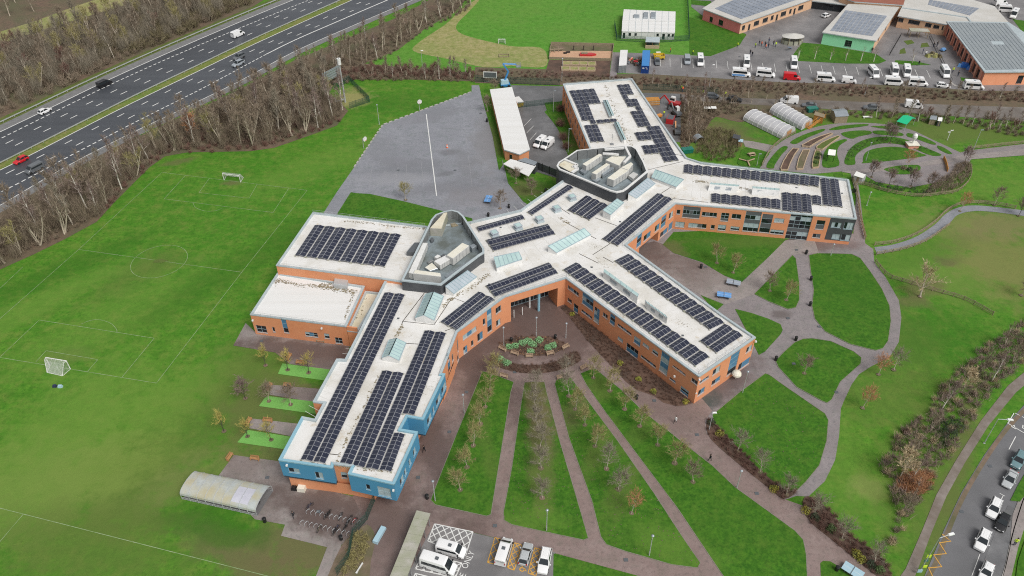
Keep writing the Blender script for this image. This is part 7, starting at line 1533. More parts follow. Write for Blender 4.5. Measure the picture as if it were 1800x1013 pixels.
# plant and containers
def container(q, z1, roofm, wallm, label, marks=False):
    P = [Vector(G(*p, z1)[:2]) for p in q]; c = sum(P, Vector((0, 0))) / 4; t = thing('shipping_container', label, 'container', (c.x, c.y, 0), world=True)
    b = MB(); b.prism(P, .1, z1 - .05, cap=False); b.build('wall', wallm, t); MB().prism(inset(P, -.04), z1 - .05, z1).build('roof', roofm, t); b = MB()
    w = Wall(P[0], P[1]); w2 = Wall(P[1], P[2])
    for ww in (w, w2):
        n = int(ww.L / .5)
        for k in range(n + 1): b.bar(ww.P(ww.L * k / n, .1, .03), ww.P(ww.L * k / n, z1 - .1, .03), .1, .08)
    b.build('corrugation', wallm, t, kind='stuff')
    if marks:
        m = MB()
        for u0, u1, z in ((.12, .38, .70), (.55, .72, .72), (.60, .85, .58), (.12, .4, .6)): m.add([w.P(w.L * u0, z1 * z, .09), w.P(w.L * u1, z1 * z, .09), w.P(w.L * u1, z1 * (z + .07), .09), w.P(w.L * u0, z1 * (z + .07), .09)], [(0, 1, 2, 3)])
        m.build('white_mark', 'white_paint', t)
    return t
container([(1088, 115.5), (1101, 114.8), (1103.3, 88), (1090.7, 88)], 2.9, 'roof_clean', 'duct_metal', 'white roofed grey storage container beside the path')
container([(1128, 115.5), (1141, 116), (1142.7, 88.7), (1130, 88.7)], 2.9, 'container_blue', 'container_navy', 'bright blue storage container with white marks on its end', True)
t = thing('trailer', 'yellow framed trailer parked behind the small dark car', 'trailer', tuple(G(1158, 103)), 0); b = MB()
for s in ((-2, 2, -1.3, -1.2), (-2, 2, 1.2, 1.3), (-2, -1.9, -1.3, 1.3), (1.9, 2, -1.3, 1.3)): b.box(*s, .5, 1.5)
b.build('frame', 'machine_yellow', t); MB().box(-1.9, 1.9, -1.2, 1.2, .5, .6).build('deck', 'pale_wood', t)
for x in (-1.2, 1.2): MB().tube((x, -1.4, .35), (x, 1.4, .35), .35, n=12).build('wheel', 'rubber', t)
MB().box(-.8, .8, 1.6, 2.6, 0, 1.5).build('load', 'cream_metal', t)
t = thing('scrap_heap', 'heap of dark and rusty scrap between the white and blue containers', 'scrap heap', tuple(G(1116, 110)))
for k in range(34):
    a = R.uniform(0, 6.28); x, y, s = R.uniform(-2.6, 2.6), R.uniform(-3.6, 3.2), R.uniform(.25, .8); m = MB(Matrix.Translation((x, y, R.uniform(.1, .7))) @ Matrix.Rotation(a, 4, 'Z') @ Matrix.Rotation(R.uniform(-.7, .7), 4, 'X')); m.box(-s, s, -s * .4, s * .4, -.1, R.uniform(.1, .5)); m.build('scrap_piece', R.choice(['bark_dark', 'duct_metal', 'machine_red', 'panel_grey', 'salmon_brick', 'old_wood', 'leaf_green']), t)
t = thing('boom_lift', 'blue boom lift with a folded arm raised by the staff yard', 'boom lift', tuple(G(887.8, 152)), .2)
MB().box(-1.6, 1.6, -1.1, 1.1, .45, 1.1).build('chassis', 'lift_blue', t); MB().box(-1.5, 1.2, -.9, .9, 1.1, 2.4, taper=.9).build('turret', 'tennis_pale', t)
for x in (-1.1, 1.1):
    for y in (-1, 1): MB().tube((x, y - .2, .45), (x, y + .2, .45), .45, n=12).build('wheel', 'rubber', t)
MB().bar((0, 0, 2.3), (1.2, .2, 5.2), .45, .5).bar((1.2, .2, 5.2), (-.6, .2, 8.0), .4, .45).build('lower_boom', 'lift_blue', t); MB().bar((-.6, .2, 8.0), (4.0, .2, 7.3), .35, .4).build('upper_boom', 'tennis_blue', t)
b = MB()
for z in (6.6, 7.1, 7.6): 
    for p, q in (((3.9, -.6), (5.4, -.6)), ((5.4, -.6), (5.4, .9)), ((5.4, .9), (3.9, .9)), ((3.9, .9), (3.9, -.6))): b.bar((*p, z), (*q, z), .06, .06)
for p in ((3.9, -.6), (5.4, -.6), (5.4, .9), (3.9, .9)): b.bar((*p, 6.5), (*p, 7.7), .06, .06)
b.box(3.9, 5.4, -.6, .9, 6.45, 6.55); b.build('basket', 'duct_metal', t)
t = thing('skip', 'yellow skip with a white cover beside the long low block', 'skip', tuple(G(911, 184)), -1.2); MB().box(-1.9, 1.9, -1.0, 1.0, .15, 1.5, taper=1.1).build('body', 'machine_yellow', t); MB().box(-2.1, 2.1, -1.1, 1.1, 1.5, 1.75).build('cover', 'white_metal', t); MB().box(-1.5, 1.5, -.8, .8, 0, .15).build('foot', 'panel_grey', t)
t = thing('timber_stack', 'stack of pale timber in the builders yard beside the far wing', 'timber stack', tuple(G(1146, 183)), .1)
for k in range(5):
    for j in range(3): MB().box(-2.2, 2.2, -1.2 + j * .8, -.5 + j * .8, .1 + k * .36, .1 + k * .36 + .3).build('timber', 'pale_wood' if k % 2 else 'orange_wood', t)
def digger(at_, rz, label, body, cab, arm_m, s=1.0):
    t = thing('digger', label, 'digger', tuple(G(*at_)), rz); t.scale = (s,) * 3
    for y in (-.9, .9): MB().box(-1.6, 1.6, y - .28, y + .28, 0, .75, taper=.9).build('track', 'rubber', t)
    MB().box(-1.9, 1.3, -1.0, 1.0, .75, 1.5, taper=.95).build('body', body, t); MB().box(-.2, 1.2, -.95, .2, 1.5, 2.7, taper=.9).build('cab', cab, t); MB().box(-.15, 1.25, -.98, .24, 1.8, 2.4, taper=.95).build('cab_glass', 'car_glass', t)
    MB().bar((1.2, .5, 1.3), (3.0, .5, 3.0), .3, .4).bar((3.0, .5, 3.0), (4.4, .5, 1.2), .25, .3).build('arm', arm_m, t); MB().box(4.0, 4.9, .1, .9, .3, 1.2, taper=.8).build('bucket', 'panel_grey', t)
digger((1184, 187), 2.6, 'red digger with a white cab roof in the builders yard', 'machine_red', 'white_metal', 'machine_red', 1.1); digger((1189, 203), 1.9, 'white cabbed dark digger below the red one in the builders yard', 'panel_grey', 'white_metal', 'panel_grey', 1.0)
digger((1190, 235), 1.5, 'orange armed digger at the lower end of the builders yard', 'panel_grey', 'panel_grey', 'machine_orange', .9)
t = thing('site_box', 'open red steel site box with a dark inside in the builders yard', 'site box', tuple(G(1178, 215)), 1.2); MB().box(-1.6, 1.6, -1.1, 1.1, 0, 1.7).build('body', 'machine_red', t); MB().box(-1.45, 1.45, -.95, .95, 1.7, 1.76).build('lid', 'panel_grey', t)  # top sheet is coloured dark to paint the shaded inside of the box
t = thing('barrow', 'small orange barrow beside the far upper wing', 'barrow', tuple(G(1159, 207)), .4); MB().box(-.8, .6, -.5, .5, .4, 1.1, taper=1.2).build('tray', 'machine_orange', t); MB().tube((.5, -.1, .25), (.5, .1, .25), .25, n=10).build('wheel', 'rubber', t); MB().bar((-.7, -.4, .6), (-1.6, -.4, .9), .06, .06).bar((-.7, .4, .6), (-1.6, .4, .9), .06, .06).build('handle', 'old_wood', t)
t = thing('ribbed_shelter', 'white domed canopy shelter over a low stone ring by the minibus bays', 'shelter', tuple(G(1391.5, 76)), 0)
b = MB(); n = 12
for k in range(n):
    a0, a1 = 6.283 * k / n, 6.283 * (k + 1) / n
    b.add([(4.2 * math.cos(a0), 2.8 * math.sin(a0), 2.7), (4.2 * math.cos(a1), 2.8 * math.sin(a1), 2.7), (0, 0, 3.7)], [(0, 1, 2)])
b.build('canopy', 'far_roof', t)
for k in range(n):
    a0, a1 = 6.283 * k / n, 6.283 * (k + .8) / n; MB().bar((3.6 * math.cos(a0), 2.4 * math.sin(a0), .7), (3.6 * math.cos(a1), 2.4 * math.sin(a1), .7), .4, 1.4).build('stone_block', 'concrete', t)
for k in range(0, n, 2): a0 = 6.283 * k / n; MB().tube((3.9 * math.cos(a0), 2.6 * math.sin(a0), 0), (3.9 * math.cos(a0), 2.6 * math.sin(a0), 2.75), .1).build('post', 'old_wood', t)
t = thing('courtyard_shelter', 'grey roofed open shelter at the back of the primary school courtyard', 'shelter', tuple(G(1612, 65)), -.15); MB().box(-3.4, 3.4, -1.6, 1.6, 2.5, 2.7).build('roof', 'concrete', t)
for x in (-3.2, 0, 3.2):
    for y in (-1.4, 1.4): MB().tube((x, y, 0), (x, y, 2.5), .12).build('post', 'old_wood', t)
t = thing('rock_mound', 'straw coloured planted rock mound in the primary school courtyard', 'rock mound', tuple(G(1640, 99)), 0)
for k in range(9): a = k * .7; MB(Matrix.Translation((2.4 * math.cos(a) * (k % 3 + 1) / 3, 1.6 * math.sin(a) * (k % 3 + 1) / 3, 0)) @ Matrix.Rotation(k, 4, 'Z')).box(-.9, .9, -.7, .7, 0, .5 + .25 * (k % 3), taper=.55).build('rock', 'straw' if k % 2 else 'soil', t)
t = thing('tarpaulin', 'heap under bright blue tarpaulins against the ribbed roof block', 'tarpaulin', tuple(G(1698, 119)), 2.2)
for x, y, s in ((-1.2, .4, 1.2), (.7, -.1, 1.5), (1.9, .9, .9)): MB(Matrix.Translation((x, y, 0)) @ Matrix.Rotation(x, 4, 'Z')).box(-s, s, -s * .7, s * .7, 0, 1.5 * s / 1.5, taper=.6).build('covered_pile', 'blue_tarp' if s > 1 else 'tennis_blue', t)
t = thing('play_tricycle', 'small blue play vehicle in the primary school courtyard', 'play vehicle', tuple(G(1657, 90)), .3); MB().box(-1, 1, -.6, .6, .3, 1.1, taper=.7).build('body', 'tennis_blue', t)
for x in (-.7, .7): MB().tube((x, -.65, .3), (x, .65, .3), .3, n=10).build('wheel', 'rubber', t)
t = thing('play_slide', 'blue slide beside the white canopy shelter', 'slide', tuple(G(1387.5, 88)), .9); MB().bar((-1.6, 0, 1.6), (1.6, 0, .2), .7, .1).build('chute', 'tennis_blue', t); MB().bar((-1.6, -.3, 0), (-1.6, -.3, 1.6), .08, .08).bar((-1.6, .3, 0), (-1.6, .3, 1.6), .08, .08).build('ladder', 'duct_metal', t)
for i, (a, b_) in enumerate((((1563, 98), (1583, 64)), ((1633, 64), (1672, 145)))):
    A, B = G(*a), G(*b_); t = thing('railing', ('left' if i == 0 else 'right') + ' dark railing crossing the primary school courtyard', 'railing', tuple((A + B) / 2), world=True); m = MB(); n = 24
    for k in range(n + 1): p = A.lerp(B, k / n); m.bar((p.x, p.y, 0), (p.x, p.y, 1.2), .07, .07)
    m.build('baluster', 'black_plastic', t, kind='stuff'); m = MB(); [m.bar((A.x, A.y, z), (B.x, B.y, z), .08, .1) for z in (.2, 1.2)]; m.build('rail', 'black_plastic', t)

# ================================================================== PEOPLE
def person_mesh(pose):
    V = {'pel': (0, 0, .95, .155, .12), 'wai': (0, .01, 1.12, .14, .105), 'che': (0, 0, 1.33, .175, .12), 'nec': (0, .01, 1.50, .06, .06), 'hd0': (0, .02, 1.60, .085, .095), 'hd1': (0, .02, 1.72, .08, .09), 'hd2': (0, .015, 1.77, .05, .055)}
    E = [('pel', 'wai'), ('wai', 'che'), ('che', 'nec'), ('nec', 'hd0'), ('hd0', 'hd1'), ('hd1', 'hd2')]
    sw = .26 if pose == 'walk' else .03
    for s, n in ((-1, 'l'), (1, 'r')):
        f = sw * s
        V.update({'hip' + n: (s * .09, 0, .88, .095, .095), 'kne' + n: (s * .10, f * .55 + (.03 if pose == 'walk' else 0), .49, .062, .065), 'ank' + n: (s * .10, f - (.05 if (pose == 'walk' and f < 0) else 0), .09, .042, .045), 'toe' + n: (s * .11, f + .17, .04, .035, .028),
                  'sho' + n: (s * .19, 0, 1.42, .062, .062), 'elb' + n: (s * .25, -f * .4 - .01, 1.14, .046, .046), 'wri' + n: (s * .25, -f * .75 + .05, .90, .032, .032), 'han' + n: (s * .245, -f * .85 + .07, .80, .03, .02)})
        E += [('pel', 'hip' + n), ('hip' + n, 'kne' + n), ('kne' + n, 'ank' + n), ('ank' + n, 'toe' + n), ('che', 'sho' + n), ('sho' + n, 'elb' + n), ('elb' + n, 'wri' + n), ('wri' + n, 'han' + n)]
    ks = list(V); me = bpy.data.meshes.new('body'); me.from_pydata([V[k][:3] for k in ks], [(ks.index(a), ks.index(b)) for a, b in E], [])
    o = bpy.data.objects.new('body', me); COL.objects.link(o); m = o.modifiers.new('skin', 'SKIN')
    for i, k in enumerate(ks): me.skin_vertices[0].data[i].radius = V[k][3:5]; me.skin_vertices[0].data[i].use_root = (k == 'pel')
    o.modifiers.new('sub', 'SUBSURF').levels = 1
    d = bpy.context.evaluated_depsgraph_get(); r = bpy.data.meshes.new_from_object(o.evaluated_get(d)); bpy.data.objects.remove(o); bpy.data.meshes.remove(me); return r
PB = {p: person_mesh(p) for p in ('stand', 'walk')}
PMESH = {}
HAIR = MB()
for k in range(8):
    for j, (z0, z1, r0, r1) in enumerate(((1.66, 1.74, .105, .102), (1.74, 1.80, .102, .065), (1.80, 1.82, .065, .005))):
        a0, a1 = 6.283 * k / 8, 6.283 * (k + 1) / 8
        if j == 0 and k in (1, 2): continue
        HAIR.add([(r0 * math.cos(a0), .01 + r0 * math.sin(a0) * 1.05, z0), (r0 * math.cos(a1), .01 + r0 * math.sin(a1) * 1.05, z0), (r1 * math.cos(a1), .01 + r1 * math.sin(a1) * 1.05, z1), (r1 * math.cos(a0), .01 + r1 * math.sin(a0) * 1.05, z1)], [(0, 1, 2, 3)])
HAIRM = HAIR.mesh('hair', ['hair_dark'])
def person(at_, face, label, pose='stand', top='cloth_black', legs='cloth_black', group=None, s=1.12, z=.07):
    key = (pose, top, legs)
    if key not in PMESH:
        me = PB[pose].copy(); [me.materials.append(MATS[m]) for m in (legs, top, 'skin', 'black_plastic')]
        for p in me.polygons:
            c = p.center; p.material_index = 3 if c.z < .10 else 2 if c.z > 1.50 or (c.z < .86 and abs(c.x) > .2) else 1 if c.z > .92 or (abs(c.x) > .18 and c.z > .8) else 0
        me.polygons.foreach_set('use_smooth', [True] * len(me.polygons)); PMESH[key] = me
    g = G(*at_); t = thing('person', label, 'person', (g.x, g.y, z), face, group); t.scale = (s,) * 3
    link('body', PMESH[key], t); link('hair', HAIRM, t)
person((1186.5, 744), 2.4, 'person in a white top walking on the brick path below the lower right wing', 'walk', 'cloth_white')
person((1247, 811), -1.0, 'person in black walking at the edge of the brick path and lawn', 'walk'); person((746, 795), 2.6, 'person in black on the paving beside the blue wing wall', 'walk'); person((517, 911), .6, 'person in black standing by the cycle stands', 'walk')
person((1781, 960), -.4, 'person in a yellow hi vis jacket on the pavement of the street', 'stand', 'hi_vis', 'cloth_navy', s=1.2, z=.15)
for at_, top, pose, lab in (((1296, 84), 'hi_vis', 'stand', 'person in a yellow vest by the lawn corner near the minibuses'), ((1327, 85), 'hi_vis', 'stand', 'person in a pale yellow vest left of the crowd by the minibuses'), ((1338, 82), 'orange_vis', 'stand', 'person in an orange top in the middle of the crowd'), ((1344, 83), 'cloth_black', 'walk', 'person in dark clothes beside the orange topped one'), ((1334, 80), 'cloth_black', 'stand', 'person in dark clothes behind the orange topped one'), ((1345.5, 87), 'orange_vis', 'walk', 'second person in orange nearer the minibuses'), ((1350, 85), 'cloth_black', 'stand', 'person in black right of the second orange top'), ((1351, 76), 'cloth_navy', 'stand', 'person in dark blue at the back of the crowd'), ((1359, 81), 'cloth_black', 'walk', 'person in black near the right end of the crowd'), ((1363, 83), 'hi_vis', 'stand', 'person in a pale vest at the right end of the crowd'), ((1318, 97), 'cloth_black', 'walk', 'left one of two dark people walking between minibuses'), ((1321.5, 100), 'cloth_black', 'walk', 'right one of two dark people walking between minibuses'), ((1217.5, 97), 'hi_vis', 'stand', 'person in a yellow vest between the grey van and white minibus'), ((1178, 93.5), 'orange_vis', 'stand', 'person in an orange red coat beside the yellow trailer'), ((1674, 128), 'hi_vis', 'stand', 'person in a yellow vest beside the minibus near the ribbed roof'), ((1683, 135), 'cloth_black', 'stand', 'person in black at the corner of the courtyard lawn'), ((1640, 84), 'cloth_black', 'stand', 'left person in dark clothes in the courtyard'), ((1646, 83), 'cloth_black', 'walk', 'second dark person in the courtyard'), ((1621, 95), 'cloth_navy', 'stand', 'pale coated person by the courtyard mound'), ((1626, 99), 'cloth_white', 'stand', 'person in a white top by the courtyard mound'), ((1614, 116), 'cloth_black', 'walk', 'person in black at the lawn strip below the courtyard'), ((1532, 93), 'cloth_black', 'stand', 'person in black at the corner of the mint green wall'),
    ((1197, 160), 'hi_vis', 'stand', 'worker in yellow and orange at the fence of the builders yard'), ((1199.5, 162), 'orange_vis', 'walk', 'worker in orange bending near the yellow clad worker'), ((1166.5, 205), 'hi_vis', 'stand', 'worker in a yellow jacket in the builders yard by the diggers'), ((1274, 171), 'hi_vis', 'stand', 'worker in yellow between the two parked four by fours'), ((1236, 168), 'hi_vis', 'stand', 'worker in yellow at the left of the grey four by four'), ((1275, 50), 'cloth_white', 'stand', 'person in a pale top before the salmon red wall')):
    person(at_, R.uniform(0, 6.28), lab, pose, top, 'cloth_navy', 'people around the primary school and builders yard', 1.2)
# ================================================================== TREES AND PLANTS
def rv(rnd, s=1.0): return Vector((rnd.gauss(0, s), rnd.gauss(0, s), rnd.gauss(0, s)))
def bare_tree(seed, h, spread, trunk_r, clear=.25, stems=1, limbs=11, sub=6, twigs=9, twig_len=.9, up=.55, twig_w=.035, droop=0.0, rnd_crown=False):
    """winter tree: tapered stem and limbs (trunk mesh), branchlets and slivers of twig (crown mesh)"""
    rnd = random.Random(seed); T, C = MB(), MB()
    def limb(p, d, L, r, n, mb, sides, curve=.18, upw=.12):
        pts = [p]
        for i in range(n):
            d = (d + rv(rnd, curve) + Vector((0, 0, upw))).normalized(); q = pts[-1] + d * L / n
            mb.tube(pts[-1], q, r * (1 - .8 * i / n), r * (1 - .8 * (i + 1) / n), n=sides, caps=False); pts.append(q)
        return pts, d
    def sliver(p, d, L, w):
        s = d.cross(rv(rnd)).normalized() * w; q = p + d * L + Vector((0, 0, -droop * L)); C.add([p - s, p + s, q], [(0, 1, 2)])
    for st in range(stems):
        d0 = Vector((rnd.gauss(0, .07 if stems == 1 else .26), rnd.gauss(0, .07 if stems == 1 else .26), 1)).normalized(); hh = h * rnd.uniform(.85, 1.0) if st else h
        p0 = Vector((rnd.gauss(0, .25), rnd.gauss(0, .25), 0)) if stems > 1 else Vector((0, 0, 0))
        n = 7; pts, _ = limb(p0, d0, hh * .92, trunk_r * (1 if st == 0 else .8), n, T, 6, .06, .12)
        nl = max(4, limbs // stems)
        for k in range(nl):
            t = clear + (1 - clear) * (k + rnd.random()) / nl; x = t * n; i = min(int(x), n - 1); p = pts[i].lerp(pts[i + 1], x - i)
            a = k * 2.4 + rnd.uniform(-.5, .5); tt = (t - clear) / (1 - clear)
            prof = (math.sin(math.pi * min(1, .22 + .78 * tt)) ** .7 if rnd_crown else (1 - .72 * tt))
            L = spread * prof * rnd.uniform(.75, 1.15) + .3; d = Vector((math.cos(a), math.sin(a), up * rnd.uniform(.6, 1.5) + .5 * tt)).normalized()
            lp, _ = limb(p, d, L, trunk_r * .36 * (1 - .5 * tt), 3, T, 4, .14, .10)
            for m in range(sub):
                u = .25 + .75 * (m + rnd.random()) / sub; y = u * 3; j = min(int(y), 2); q = lp[j].lerp(lp[j + 1], y - j)
                d2 = ((lp[j + 1] - lp[j]).normalized() + rv(rnd, .55) + Vector((0, 0, .25))).normalized(); L2 = L * rnd.uniform(.3, .5) + .35
                bp, d3 = limb(q, d2, L2, trunk_r * .10 + .008, 2, C, 3, .15, .08)
                for w in range(twigs):
                    v = .15 + .85 * (w + rnd.random()) / twigs; z_ = v * 2; jj = min(int(z_), 1); o = bp[jj].lerp(bp[jj + 1], z_ - jj)
                    sliver(o, (d3 + rv(rnd, .6) + Vector((0, 0, .15))).normalized(), twig_len * rnd.uniform(.5, 1.2), twig_w)
    return T, C
def tree_meshes(name, seeds, bark, twig, **k):
    out = []
    for s in seeds: T, C = bare_tree(s, **k); out.append((T.mesh(name + '_trunk', [bark]), C.mesh(name + '_crown', [twig])))
    return out
def place_tree(name, meshes, xy, label, cat, group=None, s=1.0, rz=None, crown='crown', z=.05):
    T, C = meshes; t = thing(name, label, cat, (xy[0], xy[1], z), R.uniform(0, 6.28) if rz is None else rz, group); t.scale = (s * R.uniform(.93, 1.07), s * R.uniform(.93, 1.07), s)
    link('trunk', T, t); link(crown, C, t); return t
def at2(px, py): g = G(px, py); return (g.x, g.y)
wood = dict(h=10.5, spread=2.8, trunk_r=.20, clear=.24, limbs=15, sub=6, twigs=9, twig_len=1.15, up=1.9, twig_w=.030)
TW = {
 'brown': tree_meshes('wood_tree', (1, 2, 3), 'bark_grey', 'twig_brown', **wood), 'grey': tree_meshes('wood_tree', (4, 5), 'bark_pale', 'twig_grey', **wood),
 'multi': tree_meshes('wood_tree', (6, 7), 'bark_grey', 'twig_brown', **{**wood, 'stems': 3, 'limbs': 21, 'h': 10, 'stems': 4}), 'olive': tree_meshes('wood_tree', (8, 9), 'bark_grey', 'twig_olive', **{**wood, 'stems': 2, 'spread': 3.0, 'h': 9.0}),
 'birch': tree_meshes('birch', (10, 11, 12), 'bark_birch', 'twig_purple', **{**wood, 'trunk_r': .17, 'spread': 2.3, 'twig_len': .9, 'h': 11}), 'red': tree_meshes('wood_tree', (13, 14), 'bark_grey', 'twig_red', **{**wood, 'h': 7.5, 'stems': 3, 'limbs': 16}),
 'rust': tree_meshes('beech', (15,), 'bark_grey', 'twig_rust', **{**wood, 'h': 7, 'spread': 2.6, 'twig_w': .07, 'rnd_crown': True})}
LABW = {'brown': 'bare grey barked tree with brown twigs', 'grey': 'bare tree with a pale trunk and grey twigs', 'multi': 'bare many stemmed tree with brown twigs', 'olive': 'bare tree with olive green twigs', 'birch': 'bare birch with a white trunk and purplish twigs', 'red': 'bare many stemmed tree with reddish twigs'}
rw = random.Random(21)
def wood_of(poly, n, dmin, mix, where, smin=.8, smax=1.15):
    for p in scatter(poly, n, dmin, rw):
        k = rw.choice(mix); lab = LABW[k] + ' ' + where
        place_tree('birch_tree' if k == 'birch' else 'woodland_tree', rw.choice(TW[k]), p, lab, 'tree', 'trees ' + where + ', ' + k, rw.uniform(smin, smax))
EDGE_R = [(-40, 492), (0, 468), (60, 440), (115, 413), (170, 383), (200, 350), (232, 318), (265, 286), (300, 266), (340, 262), (440, 260), (482, 254), (540, 234), (588, 216), (604, 195), (580, 172), (560, 160), (520, 150), (470, 170), (420, 190), (360, 216), (300, 244), (240, 280), (180, 312), (120, 345), (60, 378), (0, 408), (-40, 430)]
wood_of(EDGE_R, 150, 3.9, ['brown', 'grey', 'grey', 'multi', 'multi', 'multi', 'multi', 'olive', 'birch'], 'in the wood between motorway and field', .85, 1.25)
wood_of([(480, 165), (560, 118), (640, 78), (720, 45), (800, 5), (840, -15), (830, 10), (740, 52), (690, 92), (640, 118), (600, 138), (560, 152), (520, 160)], 40, 4.3, ['brown', 'birch', 'grey', 'brown', 'multi'], 'on the motorway bank beyond the mast', .8, 1.1)
wood_of([(-30, 205), (60, 172), (130, 140), (200, 104), (280, 70), (360, 34), (420, 6), (400, -20), (310, -20), (240, 16), (160, 42), (80, 66), (-40, 114)], 95, 5.6, ['brown', 'brown', 'multi', 'olive', 'olive', 'grey', 'red'], 'in the upper left wood', .8, 1.1)
wood_of([(-40, 60), (60, 22), (120, 0), (140, -30), (-40, -30)], 14, 6.0, ['grey', 'brown'], 'beyond the straw track', .9, 1.1)
place_tree('rust_tree', TW['rust'][0], at2(342, 250), 'tree still holding rust orange leaves in the motorway wood', 'tree', None, 1.15)
# undergrowth: brambles, saplings and bushes nobody could count
def bush_mesh(seed, n, r, h, w=.035, vert=0.0):
    rnd = random.Random(seed); b = MB()
    for _ in range(n):
        a, e = rnd.uniform(0, 6.283), rnd.random(); d = Vector((math.cos(a) * (1 - .6 * e), math.sin(a) * (1 - .6 * e), .35 + .9 * e + vert)).normalized(); p = Vector((rnd.gauss(0, r * .35), rnd.gauss(0, r * .35), rnd.uniform(0, h * .45))); L = rnd.uniform(.35, .8) * h
        s = d.cross(rv(rnd)).normalized() * w; b.add([p - s, p + s, p + d * L + rv(rnd, .08)], [(0, 1, 2)])
    return b
def leafy_mesh(seed, n, r, h, leaf=.12):
    rnd = random.Random(seed); b = MB()
    for _ in range(n):
        d = rv(rnd).normalized(); d.z = abs(d.z); k = rnd.uniform(.55, 1.0) * (1 + .2 * math.sin(3 * d.x + seed) * math.cos(4 * d.y)); p = Vector((d.x * r * k, d.y * r * k, .1 + d.z * h * k)); a, c = rv(rnd).normalized() * leaf, rv(rnd).normalized() * leaf
        b.add([p - a, p - c * .6, p + a, p + c * .6], [(0, 1, 2, 3)])
    return b
def mass(name, label, cat, protos, spots, mats, smin, smax):
    """many bush shapes merged into one object"""
    V, F, o = [], [], 0
    for x, y in spots:
        b = rw.choice(protos); v = np.array(b.v, dtype=np.float32); f = np.array(b.f, dtype=np.int32); a = rw.uniform(0, 6.283); s = rw.uniform(smin, smax); c, s_ = math.cos(a), math.sin(a)
        v = np.stack([(v[:, 0] * c - v[:, 1] * s_) * s + x, (v[:, 0] * s_ + v[:, 1] * c) * s + y, v[:, 2] * s + .03], 1); V.append(v); F.append(f + o); o += len(v)
    V, F = np.concatenate(V), np.concatenate(F); me = bpy.data.meshes.new(name); k = F.shape[1]; me.vertices.add(len(V)); me.vertices.foreach_set('co', V.ravel()); me.loops.add(F.size); me.loops.foreach_set('vertex_index', F.ravel()); me.polygons.add(len(F)); me.polygons.foreach_set('loop_start', np.arange(0, F.size, k, dtype=np.int32)); me.materials.append(MATS[mats]); me.update(calc_edges=True); me.validate()
    return tag(link(name, me), label, cat, None, 'stuff')
BR = [bush_mesh(s, 170, 1.3, 2.6, .045) for s in (1, 2, 3, 4)]; TALL = [bush_mesh(s, 260, 2.1, 6.5, .03, 1.6) for s in (11, 12, 13)]; OPEN = [bush_mesh(s, 70, 1.2, 2.4, .05, .2) for s in (14, 15, 16)]
WL = [(-40, 214), (60, 180), (130, 148), (200, 112), (280, 78), (360, 42), (440, 8), (470, -20), (320, -25), (240, 14), (160, 40), (80, 64), (-60, 118), (-60, 160)]
BL_ = [bush_mesh(s, 120, .8, 1.2, .04) for s in (5, 6, 7)]
mass('undergrowth', 'brown bramble and sapling undergrowth of the wood between motorway and field', 'undergrowth', BR, scatter(EDGE_R, 260, 2.2, rw), 'twig_brown', .45, .95)
mass('undergrowth', 'grey brown saplings crowding the wood between motorway and field', 'undergrowth', TALL, scatter(EDGE_R, 110, 3.4, rw), 'twig_brown', .7, 1.25)
mass('undergrowth', 'grey saplings filling the upper left wood', 'undergrowth', TALL, scatter(WL, 120, 4.5, rw), 'twig_grey', .9, 1.4)
mass('undergrowth', 'dark reddish scrub along the field edge of the motorway wood', 'undergrowth', BR, scatter([(170, 388), (205, 352), (240, 316), (300, 272), (440, 266), (540, 240), (600, 215), (570, 185), (470, 225), (330, 240), (240, 290), (180, 340)], 110, 2.0, rw), 'twig_red', .45, .8)
mass('undergrowth', 'brown scrub on the upper motorway bank and the hedge above the field', 'undergrowth', BR, scatter([(480, 170), (560, 120), (700, 52), (820, 0), (830, 15), (745, 55), (690, 95), (645, 118), (720, 122), (832, 128), (834, 145), (720, 142), (620, 143), (560, 168)], 240, 2.0, rw), 'twig_brown', .45, .9)
mass('undergrowth', 'reddish hedge shrubs along the far edge of the playing field', 'undergrowth', BR, scatter([(600, 128), (660, 118), (745, 118), (832, 128), (834, 142), (720, 140), (620, 142)], 80, 1.8, rw), 'twig_red', .5, .95)
mass('undergrowth', 'tangled brown undergrowth of the upper left wood', 'undergrowth', BR, scatter(WL, 380, 2.8, rw), 'twig_brown', .8, 1.7); mass('undergrowth', 'olive green scrub in the upper left wood', 'undergrowth', BR, scatter([(150, 110), (210, 60), (300, 20), (420, -20), (440, 8), (360, 42), (280, 78), (200, 105)], 110, 3.2, rw), 'twig_olivebrown', 1.1, 2.2)
HB_ = [(840, 124), (960, 127), (1075, 136), (1150, 138), (1290, 146), (1400, 151), (1540, 156), (1815, 166), (1815, 180), (1600, 174), (1400, 166), (1250, 160), (1140, 152), (985, 143), (840, 140)]
mass('hedge', 'rough brown hedge bank between the two schools', 'hedge', BR, scatter(HB_, 420, 1.6, rw), 'twig_brown', .28, .55); mass('hedge', 'reddish shrubs in the hedge bank between the two schools', 'hedge', BR, scatter(HB_, 110, 2.4, rw), 'twig_red', .35, .62)
mass('undergrowth', 'brown thicket beside the builders yard and left of the garden', 'undergrowth', BR, scatter([(1198, 172), (1250, 178), (1300, 184), (1310, 196), (1258, 205), (1238, 230), (1215, 252), (1206, 270), (1197, 250)], 130, 1.5, rw), 'twig_brown', .4, .8)
mass('undergrowth', 'olive brown bush mass on the garden slope behind the right hand wing', 'undergrowth', OPEN, scatter([(1232, 235), (1262, 226), (1290, 236), (1300, 262), (1290, 282), (1250, 284), (1222, 270)], 60, 1.5, rw), 'twig_olivebrown', .6, 1.2)
